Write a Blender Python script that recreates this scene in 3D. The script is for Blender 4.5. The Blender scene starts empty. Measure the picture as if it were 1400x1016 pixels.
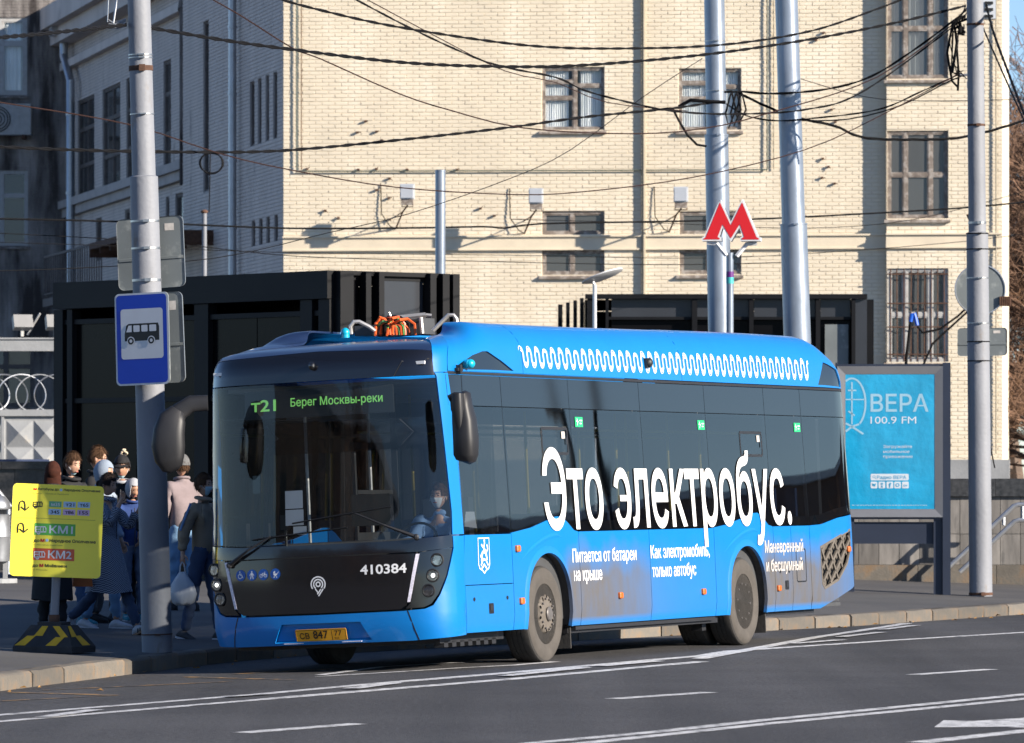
import bpy, bmesh, math, random
from math import sin, cos, pi, radians, sqrt, atan2, hypot
from mathutils import Vector, Matrix, noise
from mathutils.geometry import delaunay_2d_cdt

random.seed(7)
C = bpy.context.scene.collection
SC = bpy.context.scene

# ------------------------------------------------------------------ camera, sky, sun, exposure
EYE = 1.84
FPX = 7500.0
HOR = 650.0
cam_d = bpy.data.cameras.new('camera')
cam = bpy.data.objects.new('camera', cam_d)
C.objects.link(cam)
cam.location = (0, 0, EYE)
cam.rotation_euler = (pi/2, 0, 0)
cam_d.sensor_width = 36
cam_d.lens = 36*FPX/1400
cam_d.shift_y = (HOR-508)/1400
cam_d.clip_start = 1
cam_d.clip_end = 3000
cam_d.dof.use_dof = True
cam_d.dof.focus_distance = 56
cam_d.dof.aperture_fstop = 6.3
SC.camera = cam

SUN_EL = 21.0
SUN_AZ = 120.0            # clockwise from +Y
S = Vector((sin(radians(SUN_AZ))*cos(radians(SUN_EL)), cos(radians(SUN_AZ))*cos(radians(SUN_EL)), sin(radians(SUN_EL))))
world = bpy.data.worlds.new('World')
SC.world = world
world.use_nodes = True
wn = world.node_tree
sky = wn.nodes.new('ShaderNodeTexSky')
sky.sky_type = 'NISHITA'
sky.sun_disc = False
sky.sun_elevation = radians(SUN_EL)
sky.sun_rotation = radians(SUN_AZ)
sky.air_density = 1.0
sky.dust_density = 0.0
sky.altitude = 2500
sky.ozone_density = 3.0
bg = wn.nodes['Background']
tintn = wn.nodes.new('ShaderNodeMix'); tintn.data_type = 'RGBA'; tintn.blend_type = 'MULTIPLY'; tintn.inputs[0].default_value = 1.0
tintn.inputs[7].default_value = (.95, .96, 1.03, 1)
wn.links.new(sky.outputs[0], tintn.inputs[6]); wn.links.new(tintn.outputs[2], bg.inputs[0])
bg.inputs[1].default_value = 0.077
sun_d = bpy.data.lights.new('sun', 'SUN')
sun_d.energy = 5.0
sun_d.angle = radians(0.53)
sun_d.color = (1.0, 0.90, 0.77)
sun = bpy.data.objects.new('sun', sun_d)
C.objects.link(sun)
sun.rotation_euler = S.to_track_quat('Z', 'Y').to_euler()
SC.view_settings.view_transform = 'Standard'
SC.view_settings.look = 'None'
SC.view_settings.exposure = 1.05
SC.view_settings.gamma = 1
SC.view_settings.use_curve_mapping = False

# ------------------------------------------------------------------ helpers
def at(px, py, Y):
    return Vector(((px-700)/FPX*Y, Y, EYE+(HOR-py)/FPX*Y))

def tag(o, label=None, cat=None, group=None, kind=None):
    if label: o['label'] = label
    if cat: o['category'] = cat
    if group: o['group'] = group
    if kind: o['kind'] = kind
    return o

def empty(name, loc=(0, 0, 0), rz=0.0, label=None, cat=None, group=None):
    o = bpy.data.objects.new(name, None)
    C.objects.link(o)
    o.location = loc
    o.rotation_euler = (0, 0, rz)
    o.empty_display_size = 0.2
    return tag(o, label, cat, group)

def children(o):
    return [c for c in bpy.data.objects if c.parent == o]

def copy_tree(o, parent=None):
    c = o.copy(); C.objects.link(c)
    if parent is not None: c.parent = parent
    for ch in children(o): copy_tree(ch, c)
    return c

class MB:
    def __init__(s):
        s.v = []; s.f = []; s.mi = []; s.m = 0
    def add(s, v, f):
        b = len(s.v)
        s.v += [tuple(p) for p in v]
        for q in f:
            s.f.append(tuple(i+b for i in q)); s.mi.append(s.m)
        return s
    def box(s, c, d, M=None):
        x, y, z = c; a, b, e = d[0]/2, d[1]/2, d[2]/2
        v = [Vector((x+i*a, y+j*b, z+k*e)) for i in (-1, 1) for j in (-1, 1) for k in (-1, 1)]
        if M is not None: v = [M @ p for p in v]
        return s.add(v, [(0, 1, 3, 2), (4, 6, 7, 5), (0, 4, 5, 1), (2, 3, 7, 6), (0, 2, 6, 4), (1, 5, 7, 3)])
    def bb(s, x0, x1, y0, y1, z0, z1):
        return s.box(((x0+x1)/2, (y0+y1)/2, (z0+z1)/2), (abs(x1-x0), abs(y1-y0), abs(z1-z0)))
    def tube(s, pts, r, n=8, cap=True, sq=1.0):
        pts = [Vector(p) for p in pts]
        k = len(pts)
        rs = r if isinstance(r, (list, tuple)) else [r]*k
        rings = []
        t0 = (pts[1]-pts[0]).normalized()
        up = Vector((0, 0, 1)) if abs(t0.z) < .9 else Vector((1, 0, 0))
        u = t0.cross(up).normalized()
        for i in range(k):
            t = (pts[min(i+1, k-1)]-pts[max(i-1, 0)])
            if t.length < 1e-9: t = t0
            t = t.normalized()
            u = (u - t*u.dot(t))
            if u.length < 1e-6: u = t.orthogonal()
            u.normalize()
            w = t.cross(u)
            ring = []
            for j in range(n):
                a = 2*pi*j/n
                rr = rs[i]
                ca, sa = cos(a), sin(a)
                if sq != 1: ca = math.copysign(abs(ca)**sq, ca); sa = math.copysign(abs(sa)**sq, sa)
                if isinstance(rr, (tuple, list)): p = u*ca*rr[0]+w*sa*rr[1]
                else: p = (u*cos(a)+w*sin(a))*rr
                ring.append(pts[i]+p)
            rings.append(ring)
        return s.loft(rings, cap)
    def loft(s, rings, cap=True, closed=True):
        n = len(rings[0]); v = [p for r in rings for p in r]; f = []
        for i in range(len(rings)-1):
            for j in range(n if closed else n-1):
                a = i*n+j; b = i*n+(j+1) % n
                f.append((a, b, b+n, a+n))
        if cap and closed:
            f.append(tuple(reversed(range(n)))); f.append(tuple(range((len(rings)-1)*n, len(rings)*n)))
        return s.add(v, f)
    def lathe(s, prof, n=16, M=None):      # prof (r,z) about z
        rings = []
        for r, z in prof:
            rings.append([Vector((r*cos(2*pi*j/n), r*sin(2*pi*j/n), z)) for j in range(n)])
        if M is not None: rings = [[M @ p for p in q] for q in rings]
        return s.loft(rings)
    def prism(s, poly, y0, y1, M=None):    # poly (x,z) extruded along y
        n = len(poly)
        v = [Vector((p[0], y0, p[1])) for p in poly]+[Vector((p[0], y1, p[1])) for p in poly]
        if M is not None: v = [M @ p for p in v]
        f = [tuple(range(n)), tuple(reversed(range(n, 2*n)))]
        for i in range(n):
            j = (i+1) % n
            f.append((i, i+n, j+n, j))
        return s.add(v, f)
    def sphere(s, c, r, n=10, m=7):
        if not isinstance(r, (tuple, list)): r = (r, r, r)
        rings = []
        for i in range(m+1):
            th = pi*i/m
            q = max(sin(th), .02)
            rings.append([Vector((c[0]+r[0]*q*cos(2*pi*j/n), c[1]+r[1]*q*sin(2*pi*j/n), c[2]-r[2]*cos(th))) for j in range(n)])
        return s.loft(rings)
    def build(s, name, mats, parent=None, smooth=False, M=None, fix=True, angle=None):
        me = bpy.data.meshes.new(name)
        me.from_pydata(s.v, [], s.f)
        if not isinstance(mats, (list, tuple)): mats = [mats]
        for m in mats: me.materials.append(m)
        if len(mats) > 1: me.polygons.foreach_set('material_index', s.mi)
        if fix:
            bm = bmesh.new(); bm.from_mesh(me)
            bmesh.ops.recalc_face_normals(bm, faces=bm.faces)
            bm.to_mesh(me); bm.free()
        if smooth:
            me.polygons.foreach_set('use_smooth', [True]*len(me.polygons))
            me.set_sharp_from_angle(angle=radians(angle or 40))
            bm = bmesh.new(); bm.from_mesh(me)
            for e in bm.edges:
                if e.is_boundary: e.smooth = False
            bm.to_mesh(me); bm.free()
        me.update()
        o = bpy.data.objects.new(name, me)
        C.objects.link(o)
        if parent is not None: o.parent = parent
        if M is not None: o.matrix_basis = M
        return o

def part_of(o, parent, name=None, M=None):   # instance copy sharing mesh
    c = bpy.data.objects.new(name or o.name.split('.')[0], o.data)
    C.objects.link(c); c.parent = parent
    if M is not None: c.matrix_basis = M
    return c

def in_poly(x, y, P):
    r = False; n = len(P); j = n-1
    for i in range(n):
        if (P[i][1] > y) != (P[j][1] > y) and x < (P[j][0]-P[i][0])*(y-P[i][1])/(P[j][1]-P[i][1])+P[i][0]: r = not r
        j = i
    return r

def resample(P, step, closed=True):
    out = []
    n = len(P)
    for i in range(n if closed else n-1):
        a = Vector(P[i][:2]); b = Vector(P[(i+1) % n][:2])
        k = max(1, int(math.ceil((b-a).length/step)))
        for j in range(k): out.append(tuple(a+(b-a)*j/k))
    if not closed: out.append(tuple(P[-1][:2]))
    return out

def patch(mb, outer, fmap, step=.15, holes=(), stepy=None):
    """fill a polygon (with holes) in parameter space and map it to 3D by fmap(a,b)"""
    stepy = stepy or step
    loops = [resample(outer, step)]+[resample(h, step) for h in holes]
    V = []; E = []
    for L in loops:
        b = len(V); V += [Vector(p) for p in L]
        E += [(b+i, b+(i+1) % len(L)) for i in range(len(L))]
    x0 = min(p[0] for p in outer); x1 = max(p[0] for p in outer); y0 = min(p[1] for p in outer); y1 = max(p[1] for p in outer)
    nx = int((x1-x0)/step); ny = int((y1-y0)/stepy)
    for i in range(1, nx+1):
        for j in range(1, ny+1):
            x = x0+(x1-x0)*i/(nx+1); y = y0+(y1-y0)*j/(ny+1)
            if in_poly(x, y, outer) and not any(in_poly(x, y, h) for h in holes): V.append(Vector((x, y)))
    r = delaunay_2d_cdt(V, E, [], 0, 1e-5)
    vs = r[0]; F = []
    for t in r[2]:
        cx = sum(vs[i][0] for i in t)/3; cy = sum(vs[i][1] for i in t)/3
        if in_poly(cx, cy, outer) and not any(in_poly(cx, cy, h) for h in holes): F.append(tuple(t))
    mb.add([fmap(p[0], p[1]) for p in vs], F)
    return mb

def shell(o, t, off=-1):
    md = o.modifiers.new('thickness', 'SOLIDIFY'); md.thickness = t; md.offset = off
    return o

_txt = {}
def text_geo(s, bold=0.0, align='LEFT', spacing=1.0, res=3):
    key = (s, bold, align, spacing, res)
    if key in _txt: return _txt[key]
    c = bpy.data.curves.new('lettering', 'FONT')
    c.body = s; c.size = 1; c.offset = bold; c.align_x = align; c.space_character = spacing; c.resolution_u = res
    o = bpy.data.objects.new('lettering', c); C.objects.link(o)
    c.fill_mode = 'NONE'
    bpy.context.view_layer.update()
    me = bpy.data.meshes.new_from_object(o.evaluated_get(bpy.context.evaluated_depsgraph_get()))
    pts = [Vector(p.co[:2]) for p in me.vertices]; nxt = {}
    for e in me.edges: nxt.setdefault(e.vertices[0], []).append(e.vertices[1]); nxt.setdefault(e.vertices[1], []).append(e.vertices[0])
    loops = []; seen = set()
    for i in range(len(pts)):
        if i in seen or i not in nxt: continue
        L_ = [i]; seen.add(i); j = i+1 if (i+1) in nxt[i] else nxt[i][0]
        while j not in seen:
            L_.append(j); seen.add(j)
            cand = [q for q in nxt[j] if q not in seen]
            if not cand: break
            j = cand[0]
        loops.append(L_)
    bpy.data.objects.remove(o); bpy.data.curves.remove(c); bpy.data.meshes.remove(me)
    box = [(min(pts[i].x for i in L_), max(pts[i].x for i in L_), min(pts[i].y for i in L_), max(pts[i].y for i in L_)) for L_ in loops]
    if bold:      # thicken the outlines: outer loops grow, holes shrink
        new = list(pts)
        for L_ in loops:
            n = len(L_); A_ = sum(pts[L_[k-1]].x*pts[L_[k]].y-pts[L_[k]].x*pts[L_[k-1]].y for k in range(n)); p0 = pts[L_[0]]; depth = 0
            for L2, b2 in zip(loops, box):
                if L2 is L_ or not (b2[0] < p0.x < b2[1] and b2[2] < p0.y < b2[3]): continue
                if in_poly(p0.x, p0.y, [pts[q] for q in L2]): depth += 1
            sg_ = (1 if A_ > 0 else -1)*(1 if depth % 2 == 0 else -1)
            for k in range(n):
                a, b, c2 = pts[L_[k-1]], pts[L_[k]], pts[L_[(k+1) % n]]
                e1, e2 = b-a, c2-b
                if e1.length < 1e-6 or e2.length < 1e-6: e1 = e2 = c2-a
                if e1.length < 1e-6: continue
                e1 = e1.normalized(); e2 = e2.normalized(); n1 = Vector((e1.y, -e1.x))*sg_; n2 = Vector((e2.y, -e2.x))*sg_
                new[L_[k]] = b+(n1+n2)/max(.55, 1+n1.dot(n2))*bold
        pts = new
        box = [(min(pts[i].x for i in L_), max(pts[i].x for i in L_), min(pts[i].y for i in L_), max(pts[i].y for i in L_)) for L_ in loops]
    V = []; E_ = []
    for L_ in loops:
        b0 = len(V); V += [pts[i] for i in L_]; E_ += [(b0+k, b0+(k+1) % len(L_)) for k in range(len(L_))]
    v, f = [], []
    if V:
        r = delaunay_2d_cdt(V, E_, [], 0, 1e-5)
        v = [(p[0], p[1], 0) for p in r[0]]
        for t in r[2]:
            cx = sum(v[i][0] for i in t)/3; cy = sum(v[i][1] for i in t)/3; w = 0
            for L_, bb_ in zip(loops, box):
                if not (bb_[0] <= cx <= bb_[1] and bb_[2] <= cy <= bb_[3]): continue
                n = len(L_)
                for k in range(n):
                    p = pts[L_[k]]; q = pts[L_[(k+1) % n]]
                    if (p.y > cy) != (q.y > cy):
                        x = p.x+(cy-p.y)*(q.x-p.x)/(q.y-p.y)
                        if x > cx: w += 1 if q.y > p.y else -1
            if w: f.append(tuple(t))
    _txt[key] = (v, f)
    return v, f

def text_on(mb, s, x, z, cap, fmap, width=None, bold=0.0, italic=0, spacing=1.0):
    """text with lower-left at (x,z), cap height in metres, mapped through fmap(x,z)"""
    v, f = text_geo(s, bold, 'LEFT', spacing)
    k = cap/.69
    x0 = min(p[0] for p in v); x1 = max(p[0] for p in v)
    kx = k if width is None else width/(x1-x0)
    mb.add([fmap(x+(p[0]-x0)*kx+italic*p[1]*k, z+p[1]*k) for p in v], f)
    return mb

# ------------------------------------------------------------------ materials
def _n(nt, t, **kw):
    n = nt.nodes.new(t)
    for k, v in kw.items():
        if k in n.inputs: n.inputs[k].default_value = v
        else: setattr(n, k, v)
    return n

RANDOMISED = ('kerb_stone', 'grey_granite', 'polished_dark_granite')
def mat(name, col, rough=.6, metal=0.0, var=.12, scale=3.0, bump=0.0, bscale=40.0, spec=.5, coat=0.0,
        col2=None, s2=2.0, t2=.62, soft=.06, rvar=0.0, emit=None, estr=0.0, stretch=(1, 1, 1), bdist=.01):
    m = bpy.data.materials.new(name); m.use_nodes = True
    nt = m.node_tree; L = nt.links.new
    b = nt.nodes['Principled BSDF']
    b.inputs['Roughness'].default_value = rough
    b.inputs['Metallic'].default_value = metal
    b.inputs['Specular IOR Level'].default_value = spec
    if coat: b.inputs['Coat Weight'].default_value = coat; b.inputs['Coat Roughness'].default_value = .06
    tc = _n(nt, 'ShaderNodeTexCoord'); mp = _n(nt, 'ShaderNodeMapping')
    mp.inputs['Scale'].default_value = stretch
    L(tc.outputs['Object'], mp.inputs[0])
    n1 = _n(nt, 'ShaderNodeTexNoise', Scale=scale, Detail=6.0, Roughness=.6); L(mp.outputs[0], n1.inputs['Vector'])
    cr = _n(nt, 'ShaderNodeValToRGB')
    cr.color_ramp.elements[0].position = .3; cr.color_ramp.elements[1].position = .7
    cr.color_ramp.elements[0].color = [c*(1-var) for c in col]+[1]
    cr.color_ramp.elements[1].color = [min(1, c*(1+var)) for c in col]+[1]
    L(n1.outputs[0], cr.inputs[0])
    out = cr.outputs[0]
    if col2:
        n2 = _n(nt, 'ShaderNodeTexNoise', Scale=s2, Detail=8.0, Roughness=.65); L(mp.outputs[0], n2.inputs['Vector'])
        mr = _n(nt, 'ShaderNodeMapRange'); mr.inputs[1].default_value = t2-soft; mr.inputs[2].default_value = t2+soft
        L(n2.outputs[0], mr.inputs[0])
        mx = _n(nt, 'ShaderNodeMix', data_type='RGBA'); mx.inputs[7].default_value = list(col2)+[1]
        L(mr.outputs[0], mx.inputs[0]); L(out, mx.inputs[6]); out = mx.outputs[2]
    if name in RANDOMISED:      # every stone its own shade
        oi = _n(nt, 'ShaderNodeObjectInfo'); rm = _n(nt, 'ShaderNodeMapRange'); rm.inputs[3].default_value = .68; rm.inputs[4].default_value = 1.22; L(oi.outputs['Random'], rm.inputs[0])
        hv_ = _n(nt, 'ShaderNodeHueSaturation'); L(rm.outputs[0], hv_.inputs['Value']); L(out, hv_.inputs['Color']); out = hv_.outputs[0]
    L(out, b.inputs['Base Color'])
    if rvar:
        r = _n(nt, 'ShaderNodeMapRange'); r.inputs[3].default_value = max(0, rough-rvar); r.inputs[4].default_value = rough+rvar
        L(n1.outputs[0], r.inputs[0]); L(r.outputs[0], b.inputs['Roughness'])
    if bump:
        n3 = _n(nt, 'ShaderNodeTexNoise', Scale=bscale, Detail=5.0); L(tc.outputs['Object'], n3.inputs['Vector'])
        bp = _n(nt, 'ShaderNodeBump', Strength=bump, Distance=bdist); L(n3.outputs[0], bp.inputs['Height']); L(bp.outputs[0], b.inputs['Normal'])
    if emit:
        b.inputs['Emission Color'].default_value = list(emit)+[1]; b.inputs['Emission Strength'].default_value = estr
    return m

def glass(name, tint, rough=.02, gain=1.0, ior=1.5, bump=0.0, bscale=.6, body=None, bodyfac=0.0):
    m = bpy.data.materials.new(name); m.use_nodes = True
    nt = m.node_tree; L = nt.links.new
    nt.nodes.remove(nt.nodes['Principled BSDF'])
    o = nt.nodes['Material Output']
    tr = _n(nt, 'ShaderNodeBsdfTransparent'); tr.inputs[0].default_value = list(tint)+[1]
    gl = _n(nt, 'ShaderNodeBsdfGlossy', Roughness=rough)
    fr = _n(nt, 'ShaderNodeLayerWeight', Blend=.5)      # thin pane: same on both sides
    pw = _n(nt, 'ShaderNodeMath', operation='POWER'); pw.inputs[1].default_value = 4.6; L(fr.outputs['Facing'], pw.inputs[0])
    sc_ = _n(nt, 'ShaderNodeMath', operation='MULTIPLY_ADD'); sc_.inputs[1].default_value = .94; sc_.inputs[2].default_value = .05; L(pw.outputs[0], sc_.inputs[0])
    mu = _n(nt, 'ShaderNodeMath', operation='MULTIPLY'); mu.inputs[1].default_value = gain; mu.use_clamp = True
    L(sc_.outputs[0], mu.inputs[0])
    mx = _n(nt, 'ShaderNodeMixShader'); L(mu.outputs[0], mx.inputs[0])
    first = tr.outputs[0]
    if body:
        df = _n(nt, 'ShaderNodeBsdfDiffuse'); df.inputs[0].default_value = list(body)+[1]
        m2 = _n(nt, 'ShaderNodeMixShader'); m2.inputs[0].default_value = bodyfac
        L(tr.outputs[0], m2.inputs[1]); L(df.outputs[0], m2.inputs[2]); first = m2.outputs[0]
    L(first, mx.inputs[1]); L(gl.outputs[0], mx.inputs[2]); L(mx.outputs[0], o.inputs[0])
    if bump:
        tc = _n(nt, 'ShaderNodeTexCoord')
        n3 = _n(nt, 'ShaderNodeTexNoise', Scale=bscale, Detail=1.0); L(tc.outputs['Object'], n3.inputs['Vector'])
        bp = _n(nt, 'ShaderNodeBump', Strength=bump, Distance=.05); L(n3.outputs[0], bp.inputs['Height'])
        L(bp.outputs[0], gl.inputs['Normal']); L(bp.outputs[0], fr.inputs['Normal'])
    return m

M = {}
M['asphalt'] = mat('asphalt', (.060, .059, .061), .82, var=.38, scale=16, bump=.9, bscale=70, col2=(.078, .077, .08), s2=.45, t2=.56, soft=.12, spec=.3)
def lanes(m):      # worn wheel tracks and old repairs running along the carriageway
    nt = m.node_tree; L = nt.links.new; b = nt.nodes['Principled BSDF']; src = b.inputs['Base Color'].links[0].from_socket
    tc = _n(nt, 'ShaderNodeTexCoord'); mp = _n(nt, 'ShaderNodeMapping'); mp.inputs['Rotation'].default_value = (0, 0, radians(23)); mp.inputs['Scale'].default_value = (.9, .035, 1)
    L(tc.outputs['Object'], mp.inputs[0]); n1 = _n(nt, 'ShaderNodeTexNoise', Scale=1.0, Detail=3.0); L(mp.outputs[0], n1.inputs['Vector'])
    mr = _n(nt, 'ShaderNodeMapRange'); mr.inputs[1].default_value = .32; mr.inputs[2].default_value = .68; mr.inputs[3].default_value = .72; mr.inputs[4].default_value = 1.25; L(n1.outputs[0], mr.inputs[0])
    n2 = _n(nt, 'ShaderNodeTexNoise', Scale=.9, Detail=4.0, Roughness=.7); L(tc.outputs['Object'], n2.inputs['Vector'])
    m2 = _n(nt, 'ShaderNodeMapRange'); m2.inputs[1].default_value = .60; m2.inputs[2].default_value = .66; m2.inputs[3].default_value = 1; m2.inputs[4].default_value = .80; L(n2.outputs[0], m2.inputs[0])
    n3 = _n(nt, 'ShaderNodeTexNoise', Scale=38.0, Detail=2.0); L(tc.outputs['Object'], n3.inputs['Vector'])
    m3 = _n(nt, 'ShaderNodeMapRange'); m3.inputs[1].default_value = .3; m3.inputs[2].default_value = .7; m3.inputs[3].default_value = .6; m3.inputs[4].default_value = 1.4; L(n3.outputs[0], m3.inputs[0])
    q = _n(nt, 'ShaderNodeMath', operation='MULTIPLY'); L(mr.outputs[0], q.inputs[0]); L(m2.outputs[0], q.inputs[1])
    q2 = _n(nt, 'ShaderNodeMath', operation='MULTIPLY'); L(q.outputs[0], q2.inputs[0]); L(m3.outputs[0], q2.inputs[1])
    hv = _n(nt, 'ShaderNodeHueSaturation'); L(q2.outputs[0], hv.inputs['Value']); L(src, hv.inputs['Color']); L(hv.outputs[0], b.inputs['Base Color'])
lanes(M['asphalt'])
M['pave'] = mat('pavement_asphalt', (.068, .065, .065), .85, var=.15, scale=.8, bump=.4, bscale=60, col2=(.09, .086, .082), s2=.4, t2=.58, soft=.15)
M['paint'] = mat('road_paint', (.62, .62, .62), .7, var=.1, scale=4, bump=.4, bscale=60, col2=(.15, .15, .155), s2=7, t2=.555, soft=.07)
M['ypaint'] = mat('worn_orange_paint', (.42, .24, .08), .8, var=.2, scale=4, col2=(.07, .07, .07), s2=5, t2=.48, soft=.08)
M['kerb'] = mat('kerb_stone', (.125, .112, .095), .85, var=.22, scale=3, bump=.5, bscale=30, col2=(.17, .115, .07), s2=3, t2=.58, soft=.08)
M['earth'] = mat('earth', (.12, .11, .10), .95, var=.2, scale=.3)
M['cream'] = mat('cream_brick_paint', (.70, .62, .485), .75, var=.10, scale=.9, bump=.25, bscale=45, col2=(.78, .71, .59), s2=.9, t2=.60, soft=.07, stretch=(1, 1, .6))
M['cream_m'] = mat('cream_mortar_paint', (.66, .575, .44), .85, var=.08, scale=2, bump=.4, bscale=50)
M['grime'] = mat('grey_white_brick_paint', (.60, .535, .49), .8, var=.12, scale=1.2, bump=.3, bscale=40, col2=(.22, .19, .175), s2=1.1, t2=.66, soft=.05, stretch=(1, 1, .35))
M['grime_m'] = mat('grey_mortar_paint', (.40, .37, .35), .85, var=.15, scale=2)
M['soot'] = mat('sooty_brick', (.36, .33, .31), .9, var=.2, scale=3, bump=.3, bscale=40, col2=(.05, .042, .04), s2=1.3, t2=.47, soft=.10, stretch=(1, 1, .16))
M['wood'] = mat('weathered_frame', (.20, .165, .14), .8, var=.3, scale=9, bump=.4, bscale=60, col2=(.34, .31, .28), s2=9, t2=.55, soft=.06)
M['wood_d'] = mat('dark_frame', (.13, .11, .10), .8, var=.3, scale=9)
M['white_frame'] = mat('white_frame', (.42, .42, .41), .6, var=.12, scale=6, col2=(.35, .32, .3), s2=10, t2=.6)
M['curtain'] = mat('curtain_cloth', (.86, .90, .90), .9, var=.18, scale=5, stretch=(4, 1, .3))
M['room'] = mat('dark_room', (.035, .037, .04), .9)
M['pane'] = glass('window_pane', (.93, .95, .95), .04, 1.0, bump=.05, bscale=1.2)
M['pane_d'] = glass('dusty_pane', (.42, .44, .44), .08, 1.2, bump=.05, bscale=1.2, body=(.30, .31, .31), bodyfac=.25)
M['zinc'] = mat('zinc_pipe', (.42, .44, .47), .38, .75, var=.15, scale=4, rvar=.1)
M['galv'] = mat('galvanised_pole', (.25, .29, .35), .36, .5, var=.16, scale=5, rvar=.12, bump=.15, bscale=12, stretch=(1, 1, .3))
M['pole'] = mat('painted_concrete_pole', (.20, .21, .235), .62, var=.13, scale=2.5, bump=.35, bscale=22, col2=(.17, .14, .115), s2=3.2, t2=.66, soft=.05, stretch=(1, 1, .45))
M['rust'] = mat('rust', (.09, .045, .028), .9, var=.4, scale=14)
M['band'] = mat('steel_band', (.45, .44, .42), .35, .9, var=.2, scale=20)
M['black_steel'] = mat('black_steel', (.007, .0075, .009), .5, .0, var=.2, scale=1.0, rvar=.1, spec=.14)
M['black_panel'] = mat('black_panel', (.004, .004, .005), .2, var=.2, scale=.6, spec=.06)
M['grey_panel'] = mat('grey_glass_panel', (.03, .033, .04), .25, var=.2, scale=.5, spec=.4)
M['dark_glass'] = glass('dark_glass', (.12, .12, .13), .03, 1.0)
M['granite'] = mat('grey_granite', (.16, .15, .14), .5, var=.3, scale=2.5, bump=.15, bscale=30, stretch=(3, 3, .5), col2=(.10, .095, .09), s2=3, t2=.6)
M['granite_d'] = mat('polished_dark_granite', (.03, .03, .032), .25, var=.5, scale=14, col2=(.12, .12, .12), s2=2.3, t2=.72, soft=.02)
M['concrete'] = mat('concrete', (.27, .28, .29), .85, var=.15, scale=2, bump=.4, bscale=25, col2=(.36, .33, .28), s2=4, t2=.66, soft=.04)
M['wire'] = mat('black_cable', (.006, .006, .007), .8, var=.1, spec=.15)
M['wire_b'] = mat('brown_cable', (.03, .015, .013), .8, var=.1, spec=.15)
M['steel'] = mat('stainless_steel', (.55, .55, .56), .22, 1.0, var=.1, scale=8)
M['white'] = mat('white_film', (.78, .78, .78), .45, var=.03, scale=8)
M['white_dirty'] = mat('dusty_white_film', (.50, .47, .44), .7, var=.2, scale=14)
M['black'] = mat('black_film', (.012, .012, .012), .4, var=.05)
M['sign_back'] = mat('sign_back', (.16, .18, .185), .5, .3, var=.12, scale=2.5, bump=.1, bscale=8, col2=(.30, .32, .31), s2=3, t2=.6)
M['lamp_grey'] = mat('lamp_grey', (.55, .57, .60), .35, .3, var=.06)
# ------------------------------------------------------------------ ground, road, kerb
KL = [(-21, -30), (-8.2, 32), (-4.56, 48.8), (-3.75, 52.6), (-3.25, 55.0), (-2.85, 56.6), (-2.2, 58.4), (-1.24, 60.3), (1.69, 65.3), (3.12, 67.7), (4.38, 69.9), (7.07, 75.8), (11, 84), (24, 107), (60, 170)]
LN = Vector((-.95, .31)).normalized()
def kerb_t(X, Y):
    """signed distance from the kerb, positive on the pavement"""
    best = None
    for i in range(len(KL)-1):
        a = Vector(KL[i]); d = Vector(KL[i+1])-a
        det = d.x*LN.y-d.y*LN.x
        px, py = X-a.x, Y-a.y
        s = (px*LN.y-py*LN.x)/det
        t = (d.x*py-d.y*px)/det
        if (0 <= s <= 1) or (i == 0 and s < 0) or (i == len(KL)-2 and s > 1):
            if best is None or abs(t) < abs(best): best = t
    return best or 0.0
def zg(X, Y):
    t = kerb_t(X, Y)
    if t > 0: return .07+.035*min(t, 8)
    return -.08*max(0, 1+t/3.3)
def ground_hit(px, py):
    z = 0
    for _ in range(8):
        Y = (EYE-z)*FPX/(py-HOR); X = (px-700)/FPX*Y; z = zg(X, Y)
    return Vector((X, Y, z))

def strip_sheet(name, ts, zf, m, flip=False):
    mb = MB(); n = len(ts)
    for k in KL:
        for t in ts: mb.v.append((k[0]+LN.x*t, k[1]+LN.y*t, zf(t)))
    for i in range(len(KL)-1):
        for j in range(n-1):
            a = i*n+j; mb.f.append((a, a+1, a+1+n, a+n)); mb.mi.append(0)
    o = mb.build(name, m, fix=False)
    bm = bmesh.new(); bm.from_mesh(o.data)
    for f in bm.faces:
        if f.normal.z < 0: f.normal_flip()
    bm.to_mesh(o.data); bm.free()
    return tag(o, kind='structure')
strip_sheet('road', [0, -1, -2.2, -3.3, -30], lambda t: -.08*max(0, 1+t/3.3), M['asphalt'])
strip_sheet('pavement', [.15, 2, 5, 8, 60], lambda t: .07+.035*min(t, 8), M['pave'])
mb = MB(); mb.add([(-900, -900, -.45), (900, -900, -.45), (900, 1500, -.45), (-900, 1500, -.45)], [(0, 1, 2, 3)])
tag(mb.build('ground', M['earth'], fix=False), kind='structure')

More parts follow.
